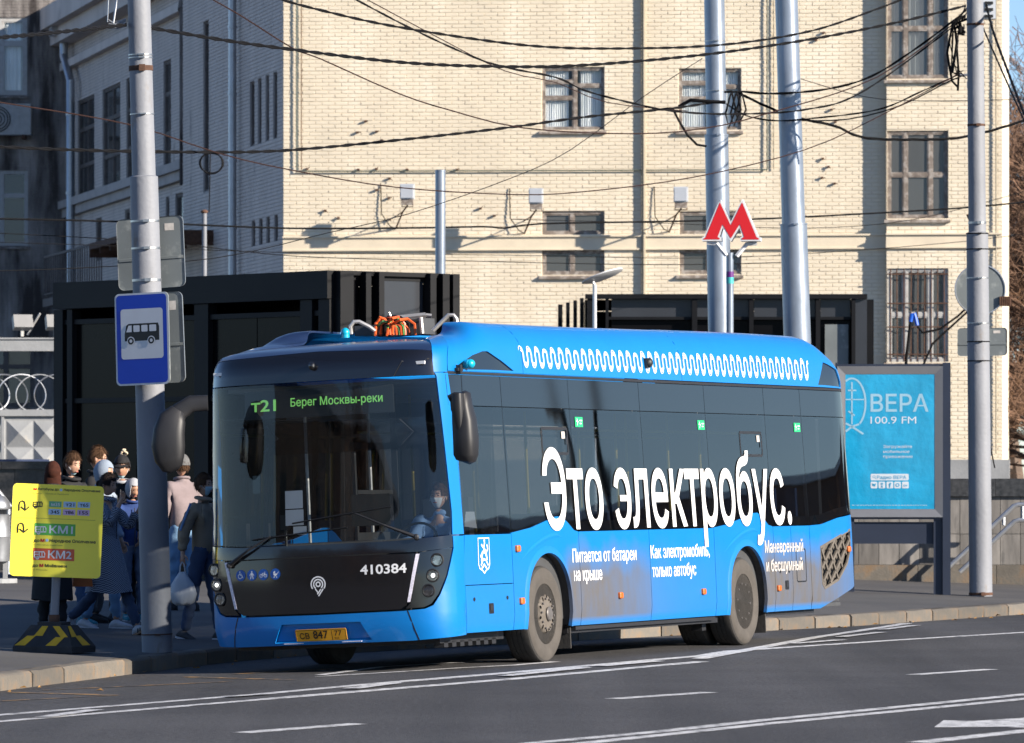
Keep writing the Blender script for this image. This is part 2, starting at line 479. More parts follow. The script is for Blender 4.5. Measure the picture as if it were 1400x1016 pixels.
# kerb of single stones
def polyline_pts(P, step):
    out = []; carry = 0
    for i in range(len(P)-1):
        a = Vector(P[i]); b = Vector(P[i+1]); L = (b-a).length; s = carry
        while s < L: out.append((a+(b-a)*s/L, (b-a).normalized())); s += step
        carry = s-L
    return out
kerb_base = MB()
for i in range(len(KL)-1):
    a = Vector(KL[i]); b = Vector(KL[i+1]); d = (b-a).normalized(); nrm = Vector((-d.y, d.x))
    q = [a+nrm*.03, b+nrm*.03, b+nrm*.2, a+nrm*.2]
    kerb_base.loft([[Vector((p.x, p.y, -.3)) for p in q], [Vector((p.x, p.y, .04)) for p in q]])
kerb = tag(kerb_base.build('kerb', M['concrete']), kind='structure')
smb = []
for v in range(4):
    rr = random.Random(v); m_ = MB()
    prof = [(0, -.25), (0, .045), (.02, .068), (.08, .074), (.16, .076), (.165, .03), (.165, -.25)]
    rings = []
    for x in (-.49, -.2, .15, .49):
        rings.append([Vector((x, p[0]+rr.uniform(-.006, .006), p[1]+rr.uniform(-.005, .005))) for p in prof])
    m_.loft(rings); o = m_.build('kerb_stone', M['kerb'], kerb, smooth=True, angle=35); smb.append(o)
kpts = [(p, d) for p, d in polyline_pts(KL, 1.0) if 36 < p.y < 112]
for i, (p, d) in enumerate(kpts):
    mt = Matrix.Translation((p.x, p.y, random.uniform(-.004, .004))) @ Matrix.Rotation(atan2(d.y, d.x)+random.uniform(-.01, .01), 4, 'Z')
    if i < 4: smb[i].matrix_basis = mt
    else: part_of(smb[i % 4], kerb, 'kerb_stone', mt)

# painted markings (real strips 4 mm above the asphalt)
def marking(pts, w, name='lane_marking', m=None, lift=.004, jag=0.0):
    P = [ground_hit(*p) for p in pts]
    Q = []
    for i in range(len(P)-1):
        k = max(1, int((P[i+1]-P[i]).length/.6))
        for j in range(k): Q.append(P[i].lerp(P[i+1], j/k))
    Q.append(P[-1]); mb = MB(); V = []
    for i, p in enumerate(Q):
        d = (Q[min(i+1, len(Q)-1)]-Q[max(0, i-1)]); d.z = 0; d.normalize(); n = Vector((-d.y, d.x, 0))
        for s in (-1, 1):
            q = p+n*s*(w/2+random.uniform(-jag, jag)); V.append((q.x, q.y, zg(q.x, q.y)+lift))
    mb.add(V, [(2*i, 2*i+1, 2*i+3, 2*i+2) for i in range(len(Q)-1)])
    o = mb.build(name, m or M['paint'], bpy.data.objects['road'], fix=False)
    return o
marking([(-150, 992), (0, 978), (350, 950), (700, 920), (900, 902), (960, 897), (1000, 890.5), (1250, 874), (1500, 859)], .17, jag=.008)
marking([(-150, 1000), (0, 987), (350, 957.5), (700, 928.8), (960, 905)], .17, jag=.008)
marking([(955, 901.5), (1000, 893.5), (1100, 875), (1240, 853)], .17, 'hatched_marking', jag=.008, lift=.008)
for a, b in (((1085, 881), (1150, 876)), ((1150, 872), (1205, 865.5)), ((1205, 862), (1252, 856)), ((60, 982), (130, 972)), ((310, 954), (370, 950)), ((480, 943), (540, 935)), ((690, 925.5), (800, 914)), ((820, 912), (900, 905))):
    marking([a, b], .16, 'hatched_marking', lift=.012)
for a, b in (((330, 1002.5), (490, 990)), ((838, 956), (970, 947)), ((1248, 923), (1355, 915.5))):
    marking([a, b], .17, 'dashed_marking')
marking([(640, 1026), (745, 1015), (900, 1001), (1050, 984.5), (1200, 970), (1400, 950), (1500, 941)], .15, jag=.006)
marking([(640, 1034), (815, 1015), (1050, 990), (1200, 975.5), (1400, 956), (1500, 947)], .15, jag=.006)
marking([(435, 925.5), (560, 918), (700, 910), (760, 905)], .12, 'hatched_marking')
marking([(437, 924), (520, 913), (600, 908), (700, 904)], .12, 'hatched_marking', lift=.008)
for a, b in (((0, 959), (160, 951)), ((15, 947), (160, 951)), ((60, 944), (320, 932)), ((255, 926), (400, 930)), ((320, 922), (455, 915))):
    marking([a, b], .1, 'zigzag_marking', M['ypaint'])
ar = [ground_hit(*p) for p in ((1277, 995), (1290, 985.5), (1330, 986.5), (1400, 982), (1500, 976), (1500, 990), (1400, 995.5), (1368, 994.5))]
mb = MB(); mb.add([(p.x, p.y, p.z+.004) for p in ar], [tuple(range(len(ar)))]); mb.build('arrow_marking', M['paint'], bpy.data.objects['road'])
marking([(1255, 1016), (1400, 1000), (1500, 990)], .2, 'arrow_marking')

# ------------------------------------------------------------------ planes for the buildings
class Plane:
    def __init__(s, o, ang):
        s.o = Vector((o[0], o[1], 0)); s.a = radians(ang)
        s.M = Matrix.Translation(s.o) @ Matrix.Rotation(s.a, 4, 'Z'); s.inv = s.M.inverted()
    def hit(s, px, py, off=0.0):
        n = Vector((-sin(s.a), cos(s.a), 0))
        d = Vector(((px-700)/FPX, 1, (HOR-py)/FPX))
        t = (off+n.dot(s.o))/n.dot(d)
        p = s.inv @ (Vector((0, 0, EYE))+d*t)
        return p.x, p.z
    def rect(s, x0, x1, y0, y1, off=0.0):
        a = s.hit(x0, y1, off); b = s.hit(x1, y1, off); c = s.hit(x0, y0, off)
        return a[0], b[0], a[1], c[1]

def wall_bits(x0, x1, z0, z1, ops, mb, y=.0, recess=.2):
    xs = sorted({x0, x1} | {min(max(v, x0), x1) for o in ops for v in o[:2]})
    zs = sorted({z0, z1} | {min(max(v, z0), z1) for o in ops for v in o[2:4]})
    for i in range(len(xs)-1):
        for j in range(len(zs)-1):
            cx = (xs[i]+xs[i+1])/2; cz = (zs[j]+zs[j+1])/2
            if any(o[0] < cx < o[1] and o[2] < cz < o[3] for o in ops): continue
            mb.add([(xs[i], y, zs[j]), (xs[i+1], y, zs[j]), (xs[i+1], y, zs[j+1]), (xs[i], y, zs[j+1])], [(0, 1, 2, 3)])
    for a, b, c, d in ops:
        for q in (((a, c), (a, d)), ((a, d), (b, d)), ((b, d), (b, c)), ((b, c), (a, c))):
            (p, r), (s_, t) = q
            mb.add([(p, y, r), (s_, y, t), (s_, y+recess, t), (p, y+recess, r)], [(0, 1, 2, 3)])

def brick_geo(mb, a, b, z0, z1, proud, rr):
    j = .0035
    c = [(a+rr.uniform(0, j), z0+rr.uniform(0, j)), (b-rr.uniform(0, j), z0+rr.uniform(0, j)), (b-rr.uniform(0, j), z1-rr.uniform(0, j)), (a+rr.uniform(0, j), z1-rr.uniform(0, j))]
    i = .004
    f = [(c[0][0]+i, c[0][1]+i), (c[1][0]-i, c[1][1]+i), (c[2][0]-i, c[2][1]-i), (c[3][0]+i, c[3][1]-i)]
    v = [(p[0], .012, p[1]) for p in c]+[(p[0], -proud, p[1]) for p in f]
    mb.add(v, [(4, 5, 6, 7), (0, 1, 5, 4), (1, 2, 6, 5), (2, 3, 7, 6), (3, 0, 4, 7)])

def brick_wall(name, pl, x0, x1, z0, z1, ops, root, mt, mm, off=0.0, singles=0, single_from=None, seed=1, BL=.262, BH=.0765, jt=.009, visible=None):
    rr = random.Random(seed)
    mb = MB(); wall_bits(x0, x1, z0, z1, ops, mb, y=0.006, recess=.22)
    Mw = root['Minv'] @ pl.M @ Matrix.Translation((0, off, 0))
    w = mb.build(name, mm, root, M=Mw, fix=False)
    bk = MB(); n1 = 0; row = 0
    z = visible[2] if visible else z0
    zt = visible[3] if visible else z1
    lo, hi = (visible[0], visible[1]) if visible else (x0, x1)
    while z < zt:
        zm = z+BH/2
        segs = [(lo, hi)]
        for o in ops:
            if o[2]-.01 < zm < o[3]+.01:
                ns = []
                for s0, s1 in segs:
                    if o[1] <= s0 or o[0] >= s1: ns.append((s0, s1)); continue
                    if o[0] > s0: ns.append((s0, o[0]))
                    if o[1] < s1: ns.append((o[1], s1))
                segs = ns
        ph = (row % 2)*BL/2
        for s0, s1 in segs:
            x = math.floor((s0-ph)/BL)*BL+ph
            while x < s1:
                a = max(x, s0)+jt/2; b = min(x+BL, s1)-jt/2
                if b-a > .03:
                    pr = .0015+rr.random()**2*.0055
                    if n1 < singles and single_from and single_from[0] < a and b < single_from[1] and single_from[2] < z < single_from[3]:
                        s_ = MB(); brick_geo(s_, a, b, z+jt/2, z+BH-jt/2, pr, rr); s_.build('brick', mt, w, fix=False); n1 += 1
                    else: brick_geo(bk, a, b, z+jt/2, z+BH-jt/2, pr, rr)
                x += BL
        z += BH; row += 1
    tag(bk.build('brickwork', mt, w, fix=False), kind='stuff')
    return w

_pane_cache = {}
def window(root, pl, r, cols, rows, fm, off=0.0, pane='pane', curtain=0, sill=True, bars=0, fw=.055, rec=.07, lean=0):
    """cols / rows: lists of widths; makes frame with panes, sill, curtain and dark room behind"""
    x0, x1, z0, z1 = r; Mw = root['Minv'] @ pl.M @ Matrix.Translation((0, off, 0))
    mb = MB(); y0, y1 = rec-.03, rec+.04
    mb.bb(x0, x0+fw, y0, y1, z0, z1); mb.bb(x1-fw, x1, y0, y1, z0, z1)
    mb.bb(x0+fw, x1-fw, y0, y1, z1-fw, z1); mb.bb(x0+fw, x1-fw, y0, y1, z0, z0+fw)
    cs = sum(cols); xs = [x0]
    for c in cols: xs.append(xs[-1]+(x1-x0)*c/cs)
    for x in xs[1:-1]: mb.bb(x-fw*.6, x+fw*.6, y0+.003, y1-.003, z0+fw, z1-fw)
    panes = []
    for i in range(len(cols)):
        rw = rows[i] if isinstance(rows[0], (list, tuple)) else rows
        ss = sum(rw); zs = [z0]
        for c in rw: zs.append(zs[-1]+(z1-z0)*c/ss)
        a = xs[i]+(fw if i == 0 else fw*.6); b = xs[i+1]-(fw if i == len(cols)-1 else fw*.6)
        for k in range(len(rw)):
            c0 = zs[k]+(fw if k == 0 else fw*.5); c1 = zs[k+1]-(fw if k == len(rw)-1 else fw*.5)
            if k: mb.bb(a, b, y0+.006, y1-.006, zs[k]-fw*.5, zs[k]+fw*.5)
            # inner sash bead
            for q in ((a, a+.025, c0, c1), (b-.025, b, c0, c1), (a+.025, b-.025, c0, c0+.025), (a+.025, b-.025, c1-.025, c1)):
                mb.bb(q[0], q[1], y0+.012, y1-.012, q[2], q[3])
            panes.append((a+.02, b-.02, c0+.02, c1-.02))
    w = mb.build('window', fm, root, M=Mw)
    for a, b, c, d in panes:
        p = MB(); t = random.uniform(-.004, .004); t2 = random.uniform(-.004, .004); y = rec+.012
        p.add([(a, y+t, c), (b, y-t, c), (b, y-t+t2, d), (a, y+t+t2, d)], [(0, 1, 2, 3)]); p.build('pane', M[pane], w, fix=False)
    p = MB(); p.bb(x0-.3, x1+.3, .9, .95, z0-.3, z1+.3); p.bb(x0-.3, x1+.3, .24, .9, z0-.32, z0-.3); p.bb(x0-.3, x0-.32, .24, .9, z0-.3, z1+.3); p.bb(x1+.3, x1+.32, .24, .9, z0-.3, z1+.3); p.bb(x0-.3, x1+.3, .24, .9, z1+.3, z1+.32)
    p.build('room', M['room'], w)
    if curtain:
        p = MB(); n = 40
        for (ca, cb) in ([(x0+.05, x1-.05)] if curtain == 1 else [(x0+.03, x0+(x1-x0)*.42), (x0+(x1-x0)*.6, x1-.03)]):
            V = []
            for i in range(n+1):
                x = ca+(cb-ca)*i/n; y = rec+.075+.03*sin(i*1.7)+.012*sin(i*3.1)
                V += [(x, y, z0+.02), (x, y, z1-.02)]
            p.add(V, [(2*i, 2*i+1, 2*i+3, 2*i+2) for i in range(n)])
        p.build('curtain', M['curtain'], w, smooth=True, fix=False, angle=80)
    if sill:
        p = MB(); p.add([(x0-.06, -.07, z0-.05), (x1+.05, -.07, z0-.05), (x1+.05, rec, z0+.01), (x0-.06, rec, z0+.01), (x0-.06, -.07, z0-.085), (x1+.05, -.07, z0-.085), (x1+.05, rec, z0-.085), (x0-.06, rec, z0-.085)],
                        [(0, 1, 2, 3), (7, 6, 5, 4), (0, 4, 5, 1), (1, 5, 6, 2), (2, 6, 7, 3), (3, 7, 4, 0)])
        p.build('sill', M['wood'], w)
    for i in range(bars):
        x = x0+(x1-x0)*(i+.5)/bars; p = MB(); p.tube([(x, -.02, z0+.02), (x+random.uniform(-.01, .01), -.02, z1-.02)], .011, 5); p.build('bar', M['rust'], w)
    if bars:
        for f in (.08, .37, .62, .93):
            p = MB(); p.bb(x0, x1, -.045, -.033, z0+(z1-z0)*f-.012, z0+(z1-z0)*f+.012); p.build('cross_bar', M['rust'], w)
    return w

def root_at(name, loc, rz, label, cat, group=None):
    o = empty(name, loc, radians(rz), label, cat, group)
    Mi = (Matrix.Translation(Vector(loc)) @ Matrix.Rotation(radians(rz), 4, 'Z')).inverted()
    return o, Mi
class Root(dict): pass

# ---- main building with lit facade and shaded side wall
CORNER = (-4.59, 110)
F = Plane(CORNER, -6); W = Plane(CORNER, -77.2)
_b, _mi = root_at('brick_building', (CORNER[0], CORNER[1], 0), 0, 'large cream painted brick building filling the background with grey shaded side wall', 'building')
class RP:      # lets the wall helpers read the inverse matrix beside the object
    pass
_inv = {}
def setinv(o, Mi): _inv[o.name] = Mi
class Proxy:
    def __init__(s, o, Mi): s.o = o; s.Mi = Mi
    def __getitem__(s, k): return s.Mi
_old_build = MB.build
def _build2(s, name, mats, parent=None, *a, **k):
    if isinstance(parent, Proxy): parent = parent.o
    return _old_build(s, name, mats, parent, *a, **k)
MB.build = _build2
B = Proxy(_b, _mi)
def bpart(mb, name, m, pl, off=0.0, root=None, smooth=False):
    root = root or B
    return mb.build(name, m, root, smooth=smooth, M=root['Minv'] @ pl.M @ Matrix.Translation((0, off, 0)))

xr = F.hit(1212, 200)[0]; xe = F.hit(1370, 200, -.22)[0]
oA = F.rect(741, 826, 92, 178); oB = F.rect(928, 1013, 94, 178)
oC = F.rect(741, 826, 289, 321); oD = F.rect(741, 826, 342, 376); oE = F.rect(929, 1013, 289, 321); oG = F.rect(929, 1013, 341, 375)
brick_wall('facade_wall', F, 0, xr, -.4, 14, [oA, oB, oC, oD, oE, oG], B, M['cream'], M['cream_m'], singles=0, visible=(0, xr, 4.2, 13.95), seed=3)
P2 = -.22
r1 = F.rect(1213, 1296, -30, 108, P2); r2 = F.rect(1213, 1296, 179, 299, P2); r3 = F.rect(1213, 1296, 366, 495, P2)
brick_wall('projecting_wall', F, xr, xe, -.4, 14, [r1, r2, r3], B, M['cream'], M['cream_m'], off=P2, singles=290, single_from=(r3[1], xe-.05, 2.3, 8.5), visible=(xr, xe, 2.1, 13.95), seed=5)
mb = MB(); mb.bb(xr-.0, xr+.02, P2+.006, .02, -.4, 14); mb.bb(xe-.02, xe+.002, P2+.006, 9, -.4, 14); mb.bb(xr+.02, xe-.02, 8.9, 9, -.4, 14); bpart(mb, 'return_wall', M['cream'], F)
mb = MB(); mb.bb(-.3, xe+.3, -.5, 9.3, 14, 14.3); bpart(mb, 'roof', M['zinc'], F)
mb = MB(); mb.bb(-.1, xe+.15, -.55, 0, -.4, 2.15); bpart(mb, 'plinth', M['concrete'], F)
zb0 = F.hit(900, 339.5)[1]; zb1 = F.hit(900, 323.5)[1]
for (a, b, o_) in ((0, xr-.001, 0), (xr, xe, P2)):
    mb = MB(); mb.bb(a, b, -.035+o_, .004+o_, zb0, zb1); mb.bb(a-.0, b, -.075+o_, -.0+o_, zb1-.0, zb1+.035); mb.bb(a-.0, b, -.06+o_, -.0+o_, zb0-.03, zb0-.001)
    bpart(mb, 'band_course', M['cream_m'], F)
window(B, F, oA, [1.1, 1], [[2, 1, .9], [2.9, 1.2]], M['wood'], curtain=2, fw=.042)
window(B, F, oB, [1.1, 1], [[2, 1, .9], [2.9, 1.2]], M['wood'], curtain=2, fw=.042)
window(B, F, oC, [1, 1.1], [1], M['wood'], sill=False, pane='pane_d')
window(B, F, oD, [1, 1.1], [1], M['wood'], pane='pane_d')
window(B, F, oE, [1, 1.1], [1], M['wood'], sill=False, pane='pane_d')
window(B, F, oG, [1, 1.1], [1], M['wood'], pane='pane_d')
window(B, F, r1, [1, 1.4, 1], [1, 1], M['wood'], off=P2, curtain=1, pane='pane_d', fw=.055)
window(B, F, r2, [1, 1.4, 1], [1, 1], M['wood'], off=P2, pane='pane_d', fw=.055)
window(B, F, r3, [1, 1.4, 1], [1, 1], M['white_frame'], off=P2, pane='pane_d', bars=9, fw=.07)
# drain pipe, conduits
def pipe_on(pl, pts, r, m, name, off=-.05, root=None, n=6):
    q = [pl.hit(p[0], p[1], off) for p in pts]
    mb = MB()
    for i in range(len(q)-1): mb.tube([(q[i][0], off, q[i][1]), (q[i+1][0], off, q[i+1][1])], r, n)
    return bpart(mb, name, m, pl, root=root, smooth=True)
M['pipe_cream'] = mat('painted_drain_pipe', (.30, .26, .19), .6, var=.1)
M['conduit'] = mat('green_conduit', (.09, .11, .09), .6, var=.2)
mb = MB(); q = F.hit(880.5, 0); mb.tube([(q[0], -.06, 3), (q[0], -.06, 13.6)], .04, 8)
bpart(mb, 'drain_pipe', M['pipe_cream'], F, smooth=True)
pipe_on(F, [(405.5, -20), (405.5, 234.5), (1049, 232), (1049, -20)], .014, M['conduit'], 'conduit')
pipe_on(F, [(412, -20), (412, 232)], .010, M['rust'], 'conduit', off=-.04)
pipe_on(F, [(1058, -20), (1058, 232)], .012, M['pipe_cream'], 'conduit', off=-.04)
pipe_on(F, [(1362, -20), (1362, 620)], .016, M['pipe_cream'], 'conduit', off=P2-.05)
rr = random.Random(11)
for px, py in ((500, 166), (489, 181), (515, 180), (522, 192), (420, 231), (490, 232), (515, 231), (533, 244), (515, 260), (532, 271), (533, 300), (445, 288), (463, 298), (557, 232), (657, 285), (676, 295), (625, 232), (1126, 45), (1116, 55), (1137, 150), (1125, 217), (1133, 228), (1124, 243), (1141, 251), (1142, 167)):
    q = F.hit(px, py); mb = MB(); mb.box((q[0], -.03, q[1]), (.05, .06, .035)); mb.tube([(q[0], -.04, q[1]), (q[0]+rr.uniform(.03, .08), -.07, q[1]+rr.uniform(-.05, .05))], .008, 4); bpart(mb, 'bracket', M['rust'], F)

# side wall
def SWr(px0, px1, zt, zb, off=0): return (W.hit(px0, 300, off)[0], W.hit(px1, 300, off)[0], zb, zt)
sw = []
for a, b in ((88, 110), (121, 145), (153, 178), (203, 213), (226, 245)): sw.append(SWr(a, b, 11.4, 8.95))
sm = [SWr(a, b, 8.25, 7.2) for a, b in ((112, 120), (151, 158), (206, 211), (219, 230), (235, 243))]
slots = [SWr(a, b, 9.99, 8.65) for a, b in ((341.5, 348), (352.5, 357.5), (363, 368), (373.5, 379))]
slots2 = [SWr(a, b, 7.1, 6.55) for a, b in ((344, 349), (354, 359), (364, 369), (375, 380))]
slots3 = [SWr(a, b, 5.8, 5.1) for a, b in ((344, 349), (354, 359), (364, 369), (375, 380))]
tall = [SWr(278, 285.5, 11.7, 8.0), SWr(310, 317, 5.9, 4.6)]
xs_ = W.hit(250, 300)[0]
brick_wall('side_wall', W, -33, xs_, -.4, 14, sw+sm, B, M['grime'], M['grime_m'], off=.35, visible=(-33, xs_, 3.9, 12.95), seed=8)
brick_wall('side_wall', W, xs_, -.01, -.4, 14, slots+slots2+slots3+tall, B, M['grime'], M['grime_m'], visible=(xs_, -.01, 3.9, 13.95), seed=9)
mb = MB(); mb.bb(xs_-.02, xs_-.0, .006, .36, -.4, 14); bpart(mb, 'return_wall', M['soot'], W)
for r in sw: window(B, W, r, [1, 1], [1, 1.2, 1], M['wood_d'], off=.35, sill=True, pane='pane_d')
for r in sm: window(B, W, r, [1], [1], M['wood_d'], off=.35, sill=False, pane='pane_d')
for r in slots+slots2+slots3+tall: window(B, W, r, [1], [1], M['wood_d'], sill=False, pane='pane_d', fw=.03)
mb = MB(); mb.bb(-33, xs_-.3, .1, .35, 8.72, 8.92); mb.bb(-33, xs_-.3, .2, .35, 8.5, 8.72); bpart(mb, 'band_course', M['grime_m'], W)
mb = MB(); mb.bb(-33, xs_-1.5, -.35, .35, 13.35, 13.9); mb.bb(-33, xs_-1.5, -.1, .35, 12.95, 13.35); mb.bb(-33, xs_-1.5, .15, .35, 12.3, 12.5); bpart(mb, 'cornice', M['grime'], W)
mb = MB(); x = W.hit(328, 200)[0]; mb.tube([(x, -.16, 3.5), (x, -.16, 13.8)], .085, 10)
for z in (4.2, 5.6, 7, 8.4, 9.8, 11.2): mb.tube([(x, -.16, z), (x, -.16, z+.05)], .1, 10)
bpart(mb, 'drain_pipe', M['zinc'], W, smooth=True)
mb = MB(); x = W.hit(82, 200)[0]; mb.tube([(x, .1, 13.2), (x, .1, 12.6), (x+1.2, .1, 11.9), (x+1.2, .1, 5)], .11, 10)
for z in (7, 9, 11): mb.tube([(x+1.2, .1, z), (x+1.2, .1, z+.06)], .13, 10)
mb.box((x, .0, 13.3), (.6, .5, .35)); bpart(mb, 'drain_pipe', M['zinc'], W, smooth=True)
mb = MB(); x = W.hit(249, 200)[0]; mb.tube([(x, -.0, 8.3), (x, -.0, 13.8)], .06, 8); mb.tube([(x-1.2, .3, 13.9), (x-.6, .2, 13.0), (x-.0, -.0, 12.2)], .1, 8)
bpart(mb, 'soil_pipe', M['soot'], W, smooth=True)
# awning and balcony rail on the side wall
a0, a1 = W.hit(217, 285)[0], W.hit(292, 285)[0]
mb = MB(); mb.bb(a0, a1, -1.6, .0, 6.98, 7.12); mb.bb(a0, a0+.1, -1.6, 0, 6.8, 6.98); mb.bb(a1-.1, a1, -1.6, 0, 6.8, 6.98)
for i in range(6): mb.bb(a0+(a1-a0)*i/5-.03, a0+(a1-a0)*i/5+.03, -1.58, -.1, 6.85, 6.98)
bpart(mb, 'awning', M['rust'], W)
b0, b1 = W.hit(96, 340)[0], W.hit(176, 340)[0]
mb = MB(); mb.bb(b0, b1, -.7, .35, 6.1, 6.3)
for i in range(26): mb.tube([(b0+(b1-b0)*i/25, -.65, 6.3), (b0+(b1-b0)*i/25, -.65, 7.35)], .016, 4)
mb.bb(b0, b1, -.67, -.63, 7.33, 7.39); mb.bb(b0, b1, -.67, -.63, 6.4, 6.43)
bpart(mb, 'balcony', M['wood_d'], W)

# ---- far left building facing the camera
FL = Plane((-17.5, 142), 0)
_b2, _mi2 = root_at('rear_building', (-17.5, 142, 0), 0, 'soot stained brick building at the far left edge behind the drain pipe', 'building')
B2 = Proxy(_b2, _mi2)
q1 = FL.rect(-34, 37, 24, 130); q2 = FL.rect(-34, 38, 233, 336); q3 = FL.rect(-30, 46, 474, 556)
x0 = FL.hit(-60, 0)[0]; x1 = FL.hit(92, 0)[0]
brick_wall('wall', FL, x0, x1, -.4, 15, [q1, q2, q3], B2, M['soot'], M['soot'], visible=(x0, x1, 3, 15), seed=12)
window(B2, FL, q1, [1, 1], [[2, 1], [2, 1]], M['white_frame'], curtain=1, fw=.1)
window(B2, FL, q2, [1, 1], [[2, 1], [2, 1]], M['white_frame'], fw=.07, pane='pane_d')
window(B2, FL, q3, [1, 1], [[2, 1], [2, 1]], M['wood_d'], fw=.07, pane='pane_d')
mb = MB(); mb.bb(x0, x1, .02, 8, 15, 15.3); mb.bb(x0, x1, 8, 8.2, -.4, 15); mb.bb(x0, x0+.1, .02, 8, -.4, 15); bpart(mb, 'roof', M['zinc'], FL, root=B2)
# air conditioner
q = at(8, 158, 141.5)
ac = empty('air_conditioner', (q.x, 141.6, q.z-.45), 0, 'white air conditioner box on the sooty wall at the left edge', 'air conditioner')
mb = MB(); mb.bb(-.65, .65, -.2, .25, -.05, .75); mb.build('casing', M['white_frame'], ac)
mb = MB()
for r_ in (.1, .18, .26, .32): mb.tube([(-.2+r_*cos(a*pi/12), -.22, .35+r_*sin(a*pi/12)) for a in range(25)], .012, 4)
mb.build('fan_grille', M['black'], ac)
mb = MB(); mb.bb(-.5, -.42, -.2, .4, -.15, -.05); mb.bb(.42, .5, -.2, .4, -.15, -.05); mb.build('bracket', M['rust'], ac)

# ---- wall lamps on the facade
def wall_lamp(px, py, label):
    base = F.hit(px-16, py+51); hd = F.hit(px, py, -.85)
    w = F.M @ Vector((base[0], 0, base[1]))
    r = empty('wall_lamp', tuple(w), F.a, label, 'wall lamp', 'lamps on bracket arms along the facade')
    dx = hd[0]-base[0]; dz = hd[1]-base[1]
    mb = MB(); mb.box((dx, -.85, dz), (.28, .12, .30), None); mb.box((dx, -.93, dz+.0), (.24, .04, .26))
    mb.build('lamp_head', M['lamp_grey'], r)
    mb = MB(); mb.box((dx, -.85, dz-.21), (.24, .11, .11)); mb.build('lens', M['wood'], r)
    mb = MB(); mb.tube([(0, 0, 0), (dx*.6, -.5, dz*.45), (dx, -.85, dz-.28)], .018, 6); mb.tube([(0, 0, .25), (dx*.6, -.5, dz*.45)], .012, 5)
    mb.tube([(dx-.11, -.85, dz-.1), (dx-.11, -.85, dz-.3), (dx+.11, -.85, dz-.3), (dx+.11, -.85, dz-.1)], .012, 5)
    mb.build('bracket_arm', M['rust'], r)
    mb = MB(); mb.tube([(-.3, -.02, .9), (-.28, -.05, .3), (-.1, -.1, .05), (0, -.05, .0)], .01, 4); mb.build('cable', M['wire'], r)
wall_lamp(557, 262, 'grey wall lamp on the facade above the black left pavilion, left of the steel post')
wall_lamp(733, 268, 'grey wall lamp on the facade just left of the small middle windows')
wall_lamp(931, 266, 'grey wall lamp on the facade nearest the red metro letter')

# ------------------------------------------------------------------ pavilions
def pavilion_left():
    ang = math.degrees(atan2(-.764, .645)); pl = Plane((-2.48, 76), ang); pr = Plane((-2.48, 76), ang+90)
    r = empty('metro_pavilion', (-2.48, 76, .2), radians(ang), 'black glass and steel pavilion behind the bus stop and bus front', 'pavilion')
    Z1 = 4.68; Mi = Matrix.Translation((0, 0, -.2))
    def P(mb, name, m): return mb.build(name, m, r, M=Mi)
    L = -6.54; D = 2.165
    fx = lambda px: pl.hit(px, 400)[0]
    fy = lambda px: pr.hit(px, 400)[0]
    for a, b in ((78, 90), (96, 103), (270, 289), (415, 431), (440, 455)):
        mb = MB(); mb.bb(fx(a), fx(b), -.06, .1, .1, Z1-.4); P(mb, 'column', M['black_steel'])
    mb = MB(); mb.bb(L, -.001, -.1, .12, Z1-.39, Z1); P(mb, 'roof_beam', M['black_steel'])
    mb = MB(); mb.bb(L, -.1, -.03, .03, Z1-.62, Z1-.55); mb.bb(L, -.1, -.03, .03, 2.9, 2.97); P(mb, 'rail', M['black_steel'])
    xs = [L+.1, fx(96), fx(185), fx(280), fx(350), fx(423), -.12]
    for i in range(len(xs)-1):
        mb = MB(); mb.bb(xs[i], xs[i+1]-.02, .03, .06, .15, Z1-.6); P(mb, 'panel', M['black_panel'])
    # narrow lit side
    for a, b in ((457, 475), (492, 499), (510, 517), (580, 588), (597, 606), (611, 620)):
        mb = MB(); mb.bb(-.02, .14, fy(a), fy(b), .1, Z1-.005); P(mb, 'column', M['black_steel'])
    for z in (Z1-.06, Z1-.95, 2.6):
        mb = MB(); mb.bb(-.01, .05, .25, D-.25, z, z+.06); P(mb, 'rail', M['black_steel'])
    for a, b, m in ((475, 492, 'black_panel'), (517, 580, 'grey_panel'), (588, 597, 'black_panel'), (499, 510, 'black_panel'), (606, 611, 'black_panel')):
        mb = MB(); mb.bb(-.05, -.03, fy(a), fy(b), .15, Z1-.08); P(mb, 'panel', M[m])
    mb = MB(); mb.bb(L, -.02, .13, D, Z1-.12, Z1-.02); P(mb, 'roof', M['black_steel'])
    mb = MB(); mb.bb(L, -.06, D-.05, D, .1, Z1-.13); mb.bb(L, L+.05, .13, D-.05, .1, Z1-.13); P(mb, 'rear_wall', M['black_panel'])
pavilion_left()
